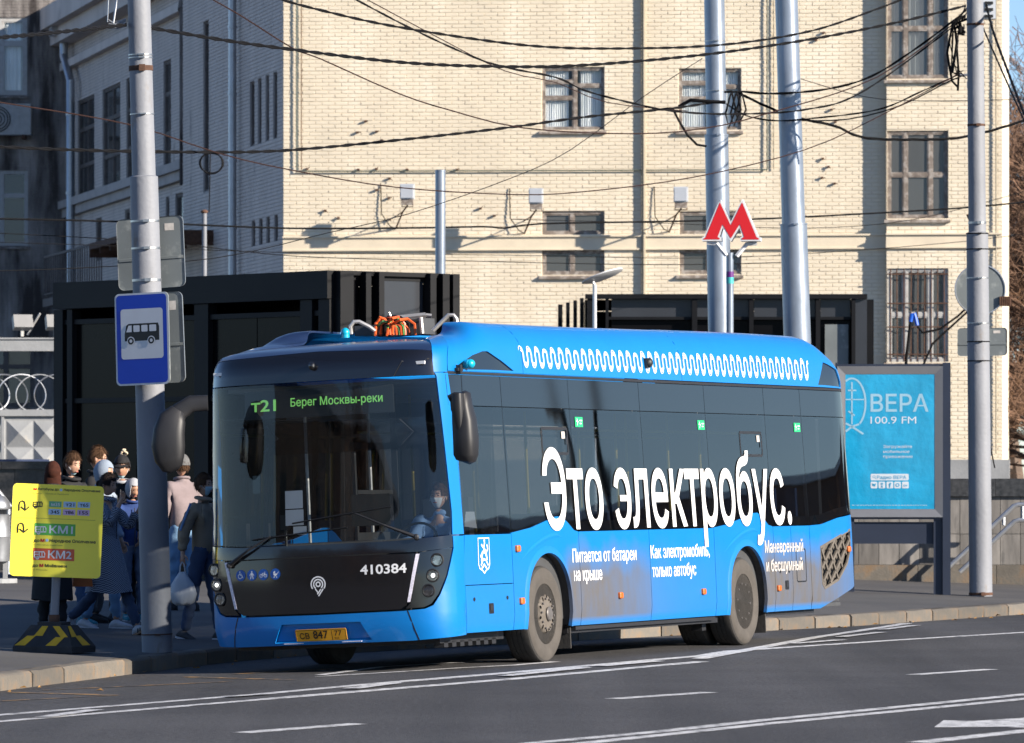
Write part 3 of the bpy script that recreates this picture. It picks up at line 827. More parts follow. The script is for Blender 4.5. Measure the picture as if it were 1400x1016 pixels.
def pavilion_right():
    X0 = at(800, 400, 95).x; X1 = at(1185, 400, 95).x; Z1 = at(0, 404, 95).z
    r = empty('metro_pavilion', (X0, 95, .35), 0, 'black steel pavilion behind the bus rear, under the red metro letter', 'pavilion')
    Mi = Matrix.Translation((-X0, -95, -.35))
    def P(mb, name, m): return mb.build(name, m, r, M=Mi)
    px = lambda p: at(p, 400, 95).x
    for a, b in ((803, 812), (828, 832), (946, 953), (1024, 1030), (1084, 1090), (1115, 1121), (1164, 1169)):
        mb = MB(); mb.bb(px(a), px(b), 94.9, 95.15, .3, Z1-.04); P(mb, 'column', M['black_steel'])
    mb = MB(); mb.bb(X0, X1, 94.86, 95.1, Z1-.06, Z1+.02); P(mb, 'roof_beam', M['black_steel'])
    mb = MB(); mb.bb(px(832), X1, 94.98, 95.06, Z1-.42, Z1-.37); P(mb, 'rail', M['black_steel'])
    xs = [832, 949, 1027, 1087, 1118, 1166]
    for i in range(5):
        mb = MB(); mb.bb(px(xs[i]+4), px(xs[i+1]-3), 95.06, 95.08, Z1-.37, Z1-.06); P(mb, 'fascia_panel', M['grey_panel'])
        mb = MB(); mb.bb(px(xs[i]+4), px(xs[i+1]-3), 95.1, 95.12, .35, Z1-.43); P(mb, 'glass_panel', M['black_panel'])
    mb = MB(); mb.bb(px(1169), X1, 94.95, 95.08, .3, Z1-.065); P(mb, 'end_panel', M['grey_panel'])
    mb = MB(); mb.bb(X1+.005, X1+.14, 95.3, 95.5, .3, Z1-.06); P(mb, 'column', M['black_steel'])
    for i, (a, b) in enumerate(((763, 769), (774, 779), (784, 789), (793, 798))):
        mb = MB(); y = 100-i*1.2; mb.bb(px(a)*y/95, px(b)*y/95, y, y+.3, .3, Z1); P(mb, 'fin', M['black_steel'])
    mb = MB(); mb.bb(X0, X1, 95.13, 101, Z1-.09, Z1-.07); P(mb, 'roof', M['black_steel'])
    mb = MB(); mb.bb(X0, X1, 101, 101.1, .3, Z1-.1); mb.bb(X0, X0+.04, 95.16, 101, .3, Z1-.1); mb.bb(X1-.04, X1, 95.16, 101, .3, Z1-.1); P(mb, 'rear_wall', M['black_panel'])
    # screens behind glass
    mb = MB(); mb.bb(px(1128), px(1160), 95.04, 95.06, 2.3, Z1-.5); P(mb, 'notice_panel', M['sign_back'])
pavilion_right()

# ------------------------------------------------------------------ parapets of stone panels
def parapet(X0, X1, Y, ztop, zbase, pw, rows, label, mp, mc, name='granite_parapet', caph=.27, base=True):
    r = empty(name, (X0, Y, zbase), 0, label, 'wall')
    mb = MB(); mb.bb(0, X1-X0, .05, .5, -.3, ztop-zbase-caph); mb.build('core', M['concrete'], r)
    n = int((X1-X0)/pw); zb = .14 if base else 0
    H = ztop-zbase-caph-zb
    for i in range(n):
        for k, (f0, f1) in enumerate(rows):
            mb = MB(); j = random.uniform(0, .006); mb.bb(i*pw+.004, (i+1)*pw-.004, .01+j, .05, zb+H*f0+.004, zb+H*f1-.004); mb.build('stone_panel', mp, r)
    k = 0.0
    while k < X1-X0:
        mb = MB(); mb.bb(k+.003, min(k+1.2, X1-X0)-.003, -.06, .56, ztop-zbase-caph, ztop-zbase); mb.build('cap_stone', mc, r); k += 1.2
        if base:
            mb = MB(); mb.bb(k-1.2+.004, k-.004, -.22, .05, -.2, .14); mb.build('base_stone', M['kerb'], r)
    return r
parapet(5.0, 12.2, 84, 1.79, .33, .31, [(0, .45), (.45, 1)], 'grey granite parapet with dark cap behind the right concrete pole', M['granite'], M['granite_d'])
parapet(-14, -7.0, 86, 2.06, .33, .62, [(0, .33), (.33, .66), (.66, 1)], 'dark polished granite wall at the left edge behind the waiting people', M['granite_d'], M['granite_d'], caph=.12, base=False)

# handrails right
def handrail(pts, name, label, posts=(), Y=83.2, m='zinc', r_=.036):
    P = [at(x, y, Y) for x, y in pts]; base = P[0].copy()
    r = empty(name, tuple(base), 0, label, 'handrail')
    mb = MB(); mb.tube([p-base for p in P], r_, 8); mb.build('rail', M[m], r, smooth=True)
    for (a, b, yb) in posts:
        q = at(a, b, Y)-base; e = at(a, yb, Y)-base
        mb = MB(); mb.tube([q, e], r_*.8, 6); mb.build('post', M[m], r, smooth=True)
    return r
handrail([(1292, 780), (1386, 692), (1392, 690), (1440, 690)], 'stair_handrail', 'upper steel handrail sloping down before the granite parapet at right', [(1330, 745, 757), (1372, 706, 718), (1398, 690, 712)])
handrail([(1312, 782), (1387, 713), (1393, 711), (1440, 711)], 'stair_handrail', 'lower steel handrail sloping down before the granite parapet at right', [(1350, 747, 760)])
handrail([(-60, 590), (-4, 669), (15, 693)], 'ramp_handrail', 'steel handrail beside the litter bin at the left edge', [(12, 690, 785), (-30, 632, 785)], Y=78, r_=.03)

# litter bin at the left edge
g = ground_hit(0, 800); lb = empty('litter_bin', (at(-6, 0, 76).x, 76, zg(-7, 76)), 0, 'round steel litter bin with domed lid at the left edge', 'litter bin')
mb = MB(); mb.lathe([(.0, .3), (.19, .3), (.2, .35), (.2, .62), (.21, .64), (.2, .66), (.2, .93), (.21, .95)], 20); mb.build('drum', M['zinc'], lb, smooth=True)
mb = MB(); mb.lathe([(.2, 1.02), (.21, 1.05), (.19, 1.12), (.12, 1.2), (.02, 1.23)], 20); mb.build('lid', M['zinc'], lb, smooth=True)
mb = MB()
for a in (0, 2.1, 4.2): mb.tube([(.17*cos(a), .17*sin(a), .93), (.17*cos(a), .17*sin(a), 1.04)], .012, 5)
mb.build('lid_support', M['zinc'], lb)
for a in (.4, 2.5, 4.6):
    mb = MB(); mb.bb(.14*cos(a)-.03, .14*cos(a)+.03, .14*sin(a)-.03, .14*sin(a)+.03, 0, .32); mb.build('leg', M['concrete'], lb)
mb = MB(); mb.lathe([(.0, .0), (.3, .0), (.3, .06), (.0, .06)], 16); mb.build('base', M['concrete'], lb)

# concrete yard fence with pyramids
fx0 = at(-70, 0, 100).x; fx1 = at(79, 0, 100).x; fz1 = at(0, 560, 100).z
fc = empty('concrete_fence', (fx0, 100, .33), 0, 'pale grey concrete fence panel with pyramid relief at the left edge', 'fence')
mb = MB(); H = fz1-.33; Lx = fx1-fx0
mb.bb(0, Lx, .0, .12, 0, H-.12); mb.bb(0, Lx, -.07, .12, H-.119, H)
mb.bb(at(2, 0, 100).x-fx0, at(6, 0, 100).x-fx0, -.05, -.001, 0, H-.12)
mb.build('panel', M['concrete'], fc)
n = 0
sz = .50; x = at(8, 0, 100).x-fx0-sz*3
while x < Lx-.1:
    for k in range(4):
        z = H-.18-sz*(k+1); mb = MB(); x2 = min(x+sz, Lx)
        mb.add([(x+.01, -.001, z), (x2-.01, -.001, z), (x2-.01, -.001, z+sz-.02), (x+.01, -.001, z+sz-.02), ((x+x2)/2, -.11, z+sz/2)], [(0, 1, 4), (1, 2, 4), (2, 3, 4), (3, 0, 4)])
        mb.build('pyramid', M['concrete'], fc)
    x += sz
mb = MB(); base_z = at(0, 640, 97).z
bl = mat('blue_rail_paint', (.05, .07, .14), .6)
mb.bb(0, Lx+.1, -3.05, -3, at(0, 641, 97).z-.33, at(0, 628, 97).z-.33); mb.build('kick_rail', bl, fc)
# razor wire: coil as one thing
mb = MB(); pts = []
for i in range(0, 900):
    a = i/900*2*pi*6
    pts.append((fx0+i/900*(Lx)+.33*sin(a), 100.06+.32*sin(a)*.7, fz1+.31+.33*cos(a)))
o = MB(); o.tube(pts, .011, 4); tag(o.build('barbed_wire_coil', M['zinc']), 'coiled barbed wire along the top of the concrete fence at left', 'barbed wire')
# canopy beam with floodlights
by = 96.0; z0_, z1_ = at(0, 480, by).z, at(0, 464, by).z; bx0, bx1 = at(-60, 0, by).x, at(78, 0, by).x
bm_ = MB(); bm_.bb(bx0, bx1, by, by+.25, z0_, z1_); bm_.bb(bx0, bx1, by-.03, by+.28, z1_, z1_+.03)
bm_.bb(bx1+.3, bx1+.5, by+.05, by+.2, .3, z0_); bm_.bb(bx1, bx1+.5, by+.05, by+.2, z0_, z1_-.02)
tag(bm_.build('canopy_beam', M['concrete']), 'white painted steel beam above the fence at the left edge', 'beam')
M['sign_back_'] = mat('floodlight_grey', (.22, .22, .22), .5)
for i, px in enumerate((30, 75)):
    q = at(px, 458, by)
    fl = empty('floodlight', (q.x, by, z1_+.03), .3, ['small floodlight on the white beam nearer the left edge', 'small floodlight on the white beam beside the pavilion'][i], 'floodlight', 'floodlights on the beam')
    mb = MB(); mb.box((0, -.15, .22), (.34, .16, .24), Matrix.Rotation(-.4, 4, 'X')); mb.build('housing', M['sign_back_'], fl)
    mb = MB(); mb.box((0, -.02, .1), (.05, .05, .16)); mb.tube([(.1, 0, .05), (.28, -.2, .42)], .02, 5); mb.build('bracket', M['white_frame'], fl)

# ------------------------------------------------------------------ trees
def bare_tree(loc, h, seed, m, spread=1.0, levels=5, label=None, trunk_r=None, keep=True, twig=.006, lean=0):
    rr = random.Random(seed)
    r = empty('bare_tree', loc, rr.uniform(0, 6), label, 'tree')
    tr = MB(); cr = MB()
    R0 = trunk_r or h*.018
    def grow(p, d, L, rad, lv):
        pts = [p]; rs = [rad]; q = p.copy(); dd = d.copy(); k = 4
        for i in range(k):
            dd = (dd+Vector((rr.uniform(-1, 1), rr.uniform(-1, 1), rr.uniform(-.5, .9)))*.16).normalized()
            q = q+dd*L/k; pts.append(q.copy()); rs.append(max(rad*(1-.55*(i+1)/k), twig))
        (tr if lv < 2 else cr).tube(pts, rs, 7 if lv < 2 else 3, cap=False)
        if lv >= levels: return
        n = [5, 5, 5, 4, 4, 4][lv]
        for j in range(n):
            f = .3+.7*(j+rr.random())/n
            idx = min(int(f*k), k-1); b = pts[idx].lerp(pts[idx+1], f*k-idx)
            ax = Vector((rr.uniform(-1, 1), rr.uniform(-1, 1), rr.uniform(-.35, .6)))
            nd = (dd*.75+ax.normalized()*.85*spread).normalized()
            grow(b, nd, L*rr.uniform(.5, .72), rs[idx]*.55, lv+1)
        grow(pts[-1], dd, L*.62, rs[-1], lv+1)
    grow(Vector((0, 0, 0)), Vector((lean, 0, 1)).normalized(), h*.36, R0, 0)
    tr.build('trunk', m, r, smooth=True, fix=False); cr.build('crown', M['twig'], r, fix=False)
    return r
M['bark'] = mat('bark', (.13, .095, .075), .95, var=.3, scale=6, bump=.6, bscale=20)
M['twig'] = mat('twig_bark', (.17, .10, .065), .95, var=.3, scale=2)
M['needle'] = mat('spruce_needle', (.035, .055, .03), .8, var=.4, scale=2)
_bt = bare_tree((12.9, 122, .3), 13, 1, M['bark'], spread=1.15, label='brown bare tree right of the building, nearest its corner', twig=.008)
bare_tree((13.2, 128, .3), 15, 2, M['bark'], spread=1.2, label='tall brown bare tree at the right edge behind the nearer one', twig=.007)
bare_tree((14.2, 137, .3), 14, 3, M['bark'], spread=1.2, label='far brown bare tree at the right edge, partly hidden by others', twig=.010)
for i, (x, y, s_) in enumerate(((12.6, 118, .8), (13.4, 124, 1.0), (14.6, 133, 1.15), (15.5, 143, 1.3), (13.8, 148, 1.2), (16.5, 155, 1.4))):
    c = copy_tree(_bt); c.location = (x, y, .3); c.rotation_euler = (0, 0, 1+i*1.9); c.scale = (s_, s_, s_)
    tag(c, ['smallest bare tree at the right edge, closest to the spruce', 'bare tree at the right edge filling the gap beside the building corner', 'broad bare tree deep in the row at the right edge', 'tall bare tree near the back of the row at the right edge', 'bare tree at the very right edge partly behind the building', 'rearmost bare tree of the row at the right edge'][i])
sp = empty('spruce_tree', (12.55, 116, .3), 0, 'dark green spruce low at the right edge below the bare twigs', 'tree')
mb = MB(); mb.tube([(0, 0, 0), (0, 0, 2.5), (0, 0, 5.2)], [.09, .06, .02], 7); mb.build('trunk', M['bark'], sp)
cr = MB(); rr = random.Random(5)
for i in range(90):
    z = .5+4.5*i/90; a = i*2.4; L = (5.3-z)*.36+.15
    for s in range(int(L*55)):
        t = rr.random(); p = Vector((cos(a)*L*t, sin(a)*L*t, z-.25*t*L+.1*sin(t*3)))
        d = Vector((cos(a)+rr.uniform(-1.2, 1.2), sin(a)+rr.uniform(-1.2, 1.2), rr.uniform(-.7, .3)))*.07
        w = Vector((rr.uniform(-1, 1), rr.uniform(-1, 1), rr.uniform(-1, 1)))*.018
        cr.add([p-w, p+w, p+d], [(0, 1, 2)])
cr.build('crown', M['needle'], sp, fix=False)

# ------------------------------------------------------------------ street opposite and behind the viewer (seen only in the reflections of the bus)
M['far_wall'] = mat('far_brown_wall', (.20, .13, .10), .9, var=.2, scale=.2)
M['far_wall2'] = mat('far_beige_wall', (.40, .34, .26), .9, var=.15, scale=.2)
M['far_wall3'] = mat('far_grey_wall', (.085, .075, .07), .9, var=.2, scale=.2)
M['far_win'] = mat('far_window', (.03, .035, .04), .2)
def far_building(loc, rz, L, H, D, m, label):
    r = empty('apartment_building', loc, rz, label, 'building')
    mb = MB(); mb.bb(-L/2, L/2, 0, D, 0, H); mb.build('wall', m, r)
    mb = MB(); mb.bb(-L/2-.4, L/2+.4, -.4, D+.4, H, H+.5); mb.build('roof', M['zinc'], r)
    k = int(L/3.6); fl = int(H/3.3); first = None
    n = 0
    for j in range(fl):
        for i in range(k):
            M_ = Matrix.Translation((-L/2+(i+.5)*L/k, -.03, 1+j*3.3))
            if first is None:
                mb = MB(); mb.bb(-.75, .75, 0, .06, 0, 1.7); first = mb.build('window', M['far_win'], r, M=M_)
            else: part_of(first, r, 'window', M_)
            n += 1
            if n > 250: return r
    return r
far_building((178, 258, 0), radians(-52), 110, 15, 14, M['far_wall'], 'long brown apartment block across the street, mirrored in the bus windows')
far_building((262, 200, 0), radians(-60), 100, 19, 14, M['far_wall2'], 'taller beige apartment block across the street, mirrored in the bus windows')
far_building((150, 320, 0), radians(-35), 110, 12, 14, M['far_wall'], 'low brown apartment block farther up the street')
far_building((-62, -30, 0), radians(130), 60, 12, 12, M['far_wall3'], 'grey-brown apartment block behind the viewpoint, mirrored in the bus windscreen')
_t = [bare_tree((130, 205, 0), 12, 21, M['bark'], spread=1.1, levels=4, label='bare street tree across the road, first of the row', twig=.02)]
for i, (x, y) in enumerate(((150, 215), (115, 195), (165, 205), (180, 250), (-38, 5), (-32, -10), (-46, 0))):
    c = copy_tree(_t[0]); c.location = (x, y, 0); c.rotation_euler = (0, 0, i*1.3); c.scale = [1+.12*sin(i*2.1)]*3
    tag(c, ['bare street tree across the road, second of the row', 'bare street tree across the road, closest to the bus', 'bare street tree across the road, outermost', 'bare street tree across the road, farthest away', 'bare tree behind the viewpoint, nearest the kerb', 'bare tree behind the viewpoint, farthest back', 'bare tree behind the viewpoint, by the grey-brown block'][i])

for i, (x, y, h) in enumerate(((27, 79, 9), (41, 99, 9), (60, 118, 10))):
    r = empty('street_lamp', (x, y, 0), .6, ['street lamp across the road, nearest the bus', 'street lamp across the road, middle of three', 'street lamp across the road, farthest of three'][i], 'street lamp', 'street lamps across the road')
    mb = MB(); mb.tube([(0, 0, 0), (0, 0, h*.85), (.3, 0, h*.97), (1.6, 0, h)], [.13, .09, .06, .05], 10); mb.build('post', M['black_steel'], r, smooth=True)
    mb = MB(); mb.box((1.9, 0, h), (.7, .28, .12)); mb.build('lamp_head', M['lamp_grey'], r)

for i, (x, y, s_) in enumerate(((66, 118, .62), (76, 131, .7), (92, 146, .75), (84, 112, .7))):
    c = copy_tree(_t[0]); c.location = (x, y, 0); c.rotation_euler = (0, 0, 2+i*2.3); c.scale = (s_, s_, s_)
    tag(c, ['small bare tree beside the middle street lamp across the road', 'small bare tree behind the middle street lamp across the road', 'small bare tree just before the brown block across the road', 'small bare tree on the far side of the lamps across the road'][i])
# ------------------------------------------------------------------ the electric bus
def sm(a, b, x):
    t = max(0.0, min(1.0, (x-a)/(b-a))); return t*t*(3-2*t)
def interp(T, x, k=1):
    if x <= T[0][0]: return T[0][k]
    for i in range(len(T)-1):
        if x <= T[i+1][0]:
            f = (x-T[i][0])/(T[i+1][0]-T[i][0]); return T[i][k]*(1-f)+T[i+1][k]*f
    return T[-1][k]
BUS_O = Vector((-.615, 51.5, 0)); BUS_A = 68.0; BUS_R = -2.75
BM = Matrix.Translation(BUS_O) @ Matrix.Rotation(radians(BUS_A), 4, 'Z') @ Matrix.Rotation(radians(BUS_R), 4, 'X')
BI = BM.inverted()
bus = empty('electric_bus', tuple(BUS_O), 0, 'blue and black city bus standing at the stop with muddy flank', 'bus')
bus.rotation_euler = (radians(BUS_R), 0, radians(BUS_A))
def bl(px, py, Y): return BI @ at(px, py, Y)

_PL = [(0, 0), (.35, .010), (.7, .034), (.92, .07), (1.05, .115), (1.14, .18), (1.20, .26), (1.235, .37), (1.25, .55)]
_PT = []; _c = 0
for i, p in enumerate(_PL):
    if i: _c += hypot(p[0]-_PL[i-1][0], p[1]-_PL[i-1][1])
    _PT.append((_c, p[0], p[1]))
SS = _c
# finer, smoothed plan curve
def _cat(T, x, k):
    n = len(T)
    for i in range(n-1):
        if x <= T[i+1][0] or i == n-2:
            f = (x-T[i][0])/(T[i+1][0]-T[i][0]); f = max(0, min(1, f))
            p0 = T[max(i-1, 0)]; p1 = T[i]; p2 = T[i+1]; p3 = T[min(i+2, n-1)]
            h = p2[0]-p1[0]
            m1 = (p2[k]-p0[k])/(p2[0]-p0[0])*h if i > 0 else (p2[k]-p1[k]) if k == 1 else 0
            m2 = (p3[k]-p1[k])/(p3[0]-p1[0])*h if i < n-2 else (0 if k == 1 else h)
            return (2*f**3-3*f*f+1)*p1[k]+(f**3-2*f*f+f)*m1+(-2*f**3+3*f*f)*p2[k]+(f**3-f*f)*m2
_A = [(.3, .05), (.36, .025), (.45, .0), (.95, .0), (1.2, .01), (1.3, .02), (2.8, .085), (2.95, .10), (3.03, .13), (3.10, .18), (3.2, .30), (3.4, .52), (3.9, 1.02)]
_ZF = [(.3, .3), (3.0, 3.0), (3.06, 3.055), (3.12, 3.09), (3.2, 3.115), (3.4, 3.15), (3.9, 3.19)]
_LF = [(.3, .02), (.5, 0), (1.25, 0), (2.8, .05), (3.0, .07), (3.1, .10), (3.2, .16), (3.4, .3), (3.9, .6)]
_ZS = [(.3, .3), (3.1, 3.1), (3.2, 3.195), (3.28, 3.26), (3.38, 3.32), (3.5, 3.355), (3.65, 3.36), (3.9, 3.36)]
_LS = [(.3, .03), (.45, 0), (1.25, 0), (2.83, .05), (2.95, .052), (3.08, .065), (3.18, .095), (3.28, .16), (3.38, .24), (3.5, .35), (3.65, .5), (3.9, .75)]
def _k(u):
    k = .74+.26*sm(.5, 1.7, u)+.16*sm(1.7, 11, u)
    return k*(1-.42*sm(11.35, 12.5, u)**1.3)
def FS(s, w, off=0.0, nrm=True):
    c = abs(s); sg = -1 if s < 0 else 1
    if c <= SS: cc = _cat(_PT, c, 1); u = _cat(_PT, c, 2)
    else: cc = 1.25; u = .55+(c-SS)
    b = sm(1.15, 1.6, c)
    zs = interp(_ZS, w)
    if w > 2.83: zs = 2.83+(zs-2.83)*_k(u)
    z = interp(_ZF, w)*(1-b)+zs*b
    ln = interp(_LF, w)*(1-b)+interp(_LS, w)*b
    a = interp(_A, w)*(1-sm(0, 1.3, c-SS))
    if u > 12.0: ln += .08*((u-12.0)/.4)**2.2
    p = Vector((u+a, 1.275+sg*cc*1.02*(1.25-ln)/1.25, z))
    if off:
        e = .01
        d1 = FS(s+e, w)-FS(s-e, w); d2 = FS(s, w+e)-FS(s, w-e)
        n = d1.cross(d2)
        if n.length > 1e-9:
            n.normalize()
            if n.dot(p-Vector((max(1.5, min(p.x, 11)), 1.25, 1.6))) < 0: n = -n
            p = p+n*off
    return p
def SL(U, z, off=0.0): return FS(-(SS+U-.55), z, off)
def SRt(U, z, off=0.0): return FS((SS+U-.55), z, off)

M['blue'] = None
def bus_paint(name, base, dusty=True):
    m = mat(name, base, .42, var=.03, scale=2, spec=.4, coat=.4, bump=.25, bscale=1.6, bdist=.02)
    nt = m.node_tree; L = nt.links.new; b = nt.nodes['Principled BSDF']
    if not dusty: return m
    src = b.inputs['Base Color'].links[0].from_socket
    tc = _n(nt, 'ShaderNodeTexCoord'); sx = _n(nt, 'ShaderNodeSeparateXYZ'); L(tc.outputs['Object'], sx.inputs[0])
    r = _n(nt, 'ShaderNodeMapRange'); r.inputs[1].default_value = 0; r.inputs[2].default_value = 12.4; L(sx.outputs[0], r.inputs[0])
    cr = _n(nt, 'ShaderNodeValToRGB'); el = cr.color_ramp.elements
    pts = [(0, .10), (3.05, .08), (3.3, .97), (4.2, .99), (5.0, .85), (5.53, .68), (5.6, .32), (6.4, .20), (7.5, .12), (8.9, .08), (9.12, 1.0), (11.0, .98), (11.6, .8), (12.3, .55)]
    el[0].position = pts[0][0]/12.4; el[0].color = [pts[0][1]]*3+[1]; el[1].position = pts[-1][0]/12.4; el[1].color = [pts[-1][1]]*3+[1]
    for p in pts[1:-1]:
        e = el.new(p[0]/12.4); e.color = [p[1]]*3+[1]
    L(r.outputs[0], cr.inputs[0])
    nz = _n(nt, 'ShaderNodeTexNoise', Scale=1.3, Detail=5.0); mp = _n(nt, 'ShaderNodeMapping'); mp.inputs['Scale'].default_value = (1.6, 1, .7)
    L(tc.outputs['Object'], mp.inputs[0]); L(mp.outputs[0], nz.inputs['Vector'])
    ad = _n(nt, 'ShaderNodeMath', operation='MULTIPLY_ADD'); ad.inputs[1].default_value = .5; L(nz.outputs[0], ad.inputs[0]); L(sx.outputs[2], ad.inputs[2])
    # more height of dust behind the rear wheel
    zr = _n(nt, 'ShaderNodeMapRange'); zr.inputs[1].default_value = 1.08; zr.inputs[2].default_value = 1.45; zr.inputs[3].default_value = 1; zr.inputs[4].default_value = 0; L(ad.outputs[0], zr.inputs[0])
    z2 = _n(nt, 'ShaderNodeMapRange'); z2.inputs[1].default_value = .375; z2.inputs[2].default_value = .43; z2.inputs[3].default_value = .25; L(sx.outputs[2], z2.inputs[0])
    m1 = _n(nt, 'ShaderNodeMath', operation='MULTIPLY'); L(cr.outputs[0], m1.inputs[0]); L(zr.outputs[0], m1.inputs[1])
    m2 = _n(nt, 'ShaderNodeMath', operation='MULTIPLY'); L(m1.outputs[0], m2.inputs[0]); L(z2.outputs[0], m2.inputs[1])
    # streaky fine noise
    n2 = _n(nt, 'ShaderNodeTexNoise', Scale=5.0, Detail=6.0); L(mp.outputs[0], n2.inputs['Vector'])
    m3 = _n(nt, 'ShaderNodeMapRange'); m3.inputs[3].default_value = .75; m3.inputs[4].default_value = 1.1; L(n2.outputs[0], m3.inputs[0])
    m4 = _n(nt, 'ShaderNodeMath', operation='MULTIPLY'); m4.use_clamp = True; L(m2.outputs[0], m4.inputs[0]); L(m3.outputs[0], m4.inputs[1])
    mx = _n(nt, 'ShaderNodeMix', data_type='RGBA'); mx.inputs[7].default_value = (.095, .085, .074, 1)
    L(m4.outputs[0], mx.inputs[0]); L(src, mx.inputs[6]); L(mx.outputs[2], b.inputs['Base Color'])
    rr_ = _n(nt, 'ShaderNodeMapRange'); rr_.inputs[3].default_value = .42; rr_.inputs[4].default_value = .9; L(m4.outputs[0], rr_.inputs[0]); L(rr_.outputs[0], b.inputs['Roughness'])
    cc = _n(nt, 'ShaderNodeMapRange'); cc.inputs[3].default_value = .3; cc.inputs[4].default_value = 0; L(m4.outputs[0], cc.inputs[0]); L(cc.outputs[0], b.inputs['Coat Weight'])
    return m
BLUE = (.0, .165, .50)
M['blue'] = bus_paint('bus_blue_paint', BLUE)
M['blue_c'] = bus_paint('bus_blue_clean', BLUE, False)
M['gloss_black'] = mat('bus_gloss_black', (.006, .006, .008), .12, var=.05, coat=.8)
M['navy'] = mat('bus_navy_roof_and_shade', (.012, .025, .07), .3, var=.05, coat=.3)  # roof colour, also used as painted shade on the kerb-side front fairing
M['plastic'] = mat('black_plastic', (.018, .018, .02), .5, var=.15, scale=8, bump=.1, bscale=120)
M['mirror_pl'] = mat('mirror_plastic', (.014, .014, .016), .5, var=.15, scale=8)
M['tint'] = glass('bus_side_glass', (.30, .32, .34), .012, 1.35, ior=1.5, bump=.05, bscale=.8)
M['tint_up'] = mat('tinted_upper_panel', (.006, .007, .009), .03, var=.02, spec=.8)
M['wind'] = glass('bus_windscreen', (.62, .66, .68), .012, 1.1, bump=.06, bscale=1.0)
M['rubber'] = mat('tyre_rubber', (.035, .033, .031), .85, var=.3, scale=6, bump=.3, bscale=30)
M['sidewall'] = mat('dusty_sidewall', (.072, .064, .056), .9, var=.18, scale=5, bump=.2, bscale=30)
M['rim'] = mat('dusty_rim', (.125, .108, .09), .7, .1, var=.18, scale=7)
M['hub'] = mat('dusty_hub', (.13, .12, .115), .5, .3, var=.2, scale=9)
M['cabin'] = mat('cabin_plastic', (.055, .057, .06), .6, var=.2)
M['cabin_l'] = mat('cabin_light_panel', (.26, .27, .28), .6, var=.1)
M['seat'] = mat('seat_cloth', (.02, .05, .13), .9, var=.2)
M['yellow_pole'] = mat('yellow_handrail', (.55, .40, .03), .4)
M['orange'] = mat('orange_lens', (.55, .12, .01), .3, var=.1, spec=.7)
M['chrome'] = mat('lamp_reflector', (.75, .75, .76), .12, 1.0, var=.05)
M['bulb'] = mat('lit_lamp', (.9, .9, .9), .3, emit=(1, .97, .92), estr=3.0)
M['clear'] = glass('lamp_glass', (.9, .9, .9), .02, 1.0)
M['drl'] = mat('daylight_strip', (.62, .60, .70), .25, var=.25, scale=60)
M['led'] = mat('led_green', (.2, .6, .1), .5, emit=(.36, .95, .24), estr=.27)
M['signbox'] = mat('sign_display', (.035, .037, .036), .4)
M['green'] = mat('green_sticker', (.02, .50, .16), .5)
M['plate'] = mat('orange_plate', (.72, .34, .02), .45, var=.06)
M['icon_blue'] = mat('blue_sticker', (.01, .09, .38), .4)
M['turq'] = mat('turquoise_cap', (.0, .33, .50), .35, coat=.5)
M['dust_metal'] = mat('dusty_grille', (.085, .075, .063), .8, var=.2, scale=8)
M['orange_cable'] = mat('orange_cable', (.60, .10, .02), .45)
M['green_cable'] = mat('green_yellow_cable', (.10, .35, .10), .5)
M['alu'] = mat('aluminium', (.55, .53, .50), .4, .7, var=.2, scale=9)

def bp(name, outer, fm, m, step=.16, holes=(), th=.018, parent=None, smooth=True, off=0.0, angle=35):
    mb = MB(); patch(mb, outer, (lambda a, b: fm(a, b, off)), step, holes)
    o = mb.build(name, m, parent or bus, smooth=smooth, angle=angle)
    # face outward
    if th:
        bm = bmesh.new(); bm.from_mesh(o.data)
        c = sum((f.calc_center_median() for f in bm.faces), Vector())/len(bm.faces); acc = 0
        for f in bm.faces: acc += f.normal.dot(f.calc_center_median()-Vector((max(1.2, min(c.x, 11)), 1.25, 1.6)))
        if acc < 0:
            for f in bm.faces: f.normal_flip()
        bm.to_mesh(o.data); bm.free(); shell(o, th)
    return o
def rrect(x0, x1, z0, z1, r=.03, n=4):
    P = []
    for cx, cz, a0 in ((x1-r, z1-r, 0), (x0+r, z1-r, 90), (x0+r, z0+r, 180), (x1-r, z0+r, 270)):
        for i in range(n+1):
            a = radians(a0+90*i/n); P.append((cx+r*cos(a), cz+r*sin(a)))
    return P
def arch(cx, zb, r=.60, rz=.60, cz=.49, n=22):
    """wheel arch outline from rear bottom over the top to front bottom"""
    P = [(cx+r, zb)]
    for i in range(n+1):
        a = pi*i/n; P.append((cx+r*cos(a)*(1+.02*sin(2*a)**2), max(zb, cz+rz*(sin(a)**.85))))
    P.append((cx-r, zb)); return P
g_ = .006
W1, W2 = 2.70, 8.54
ZB = .345
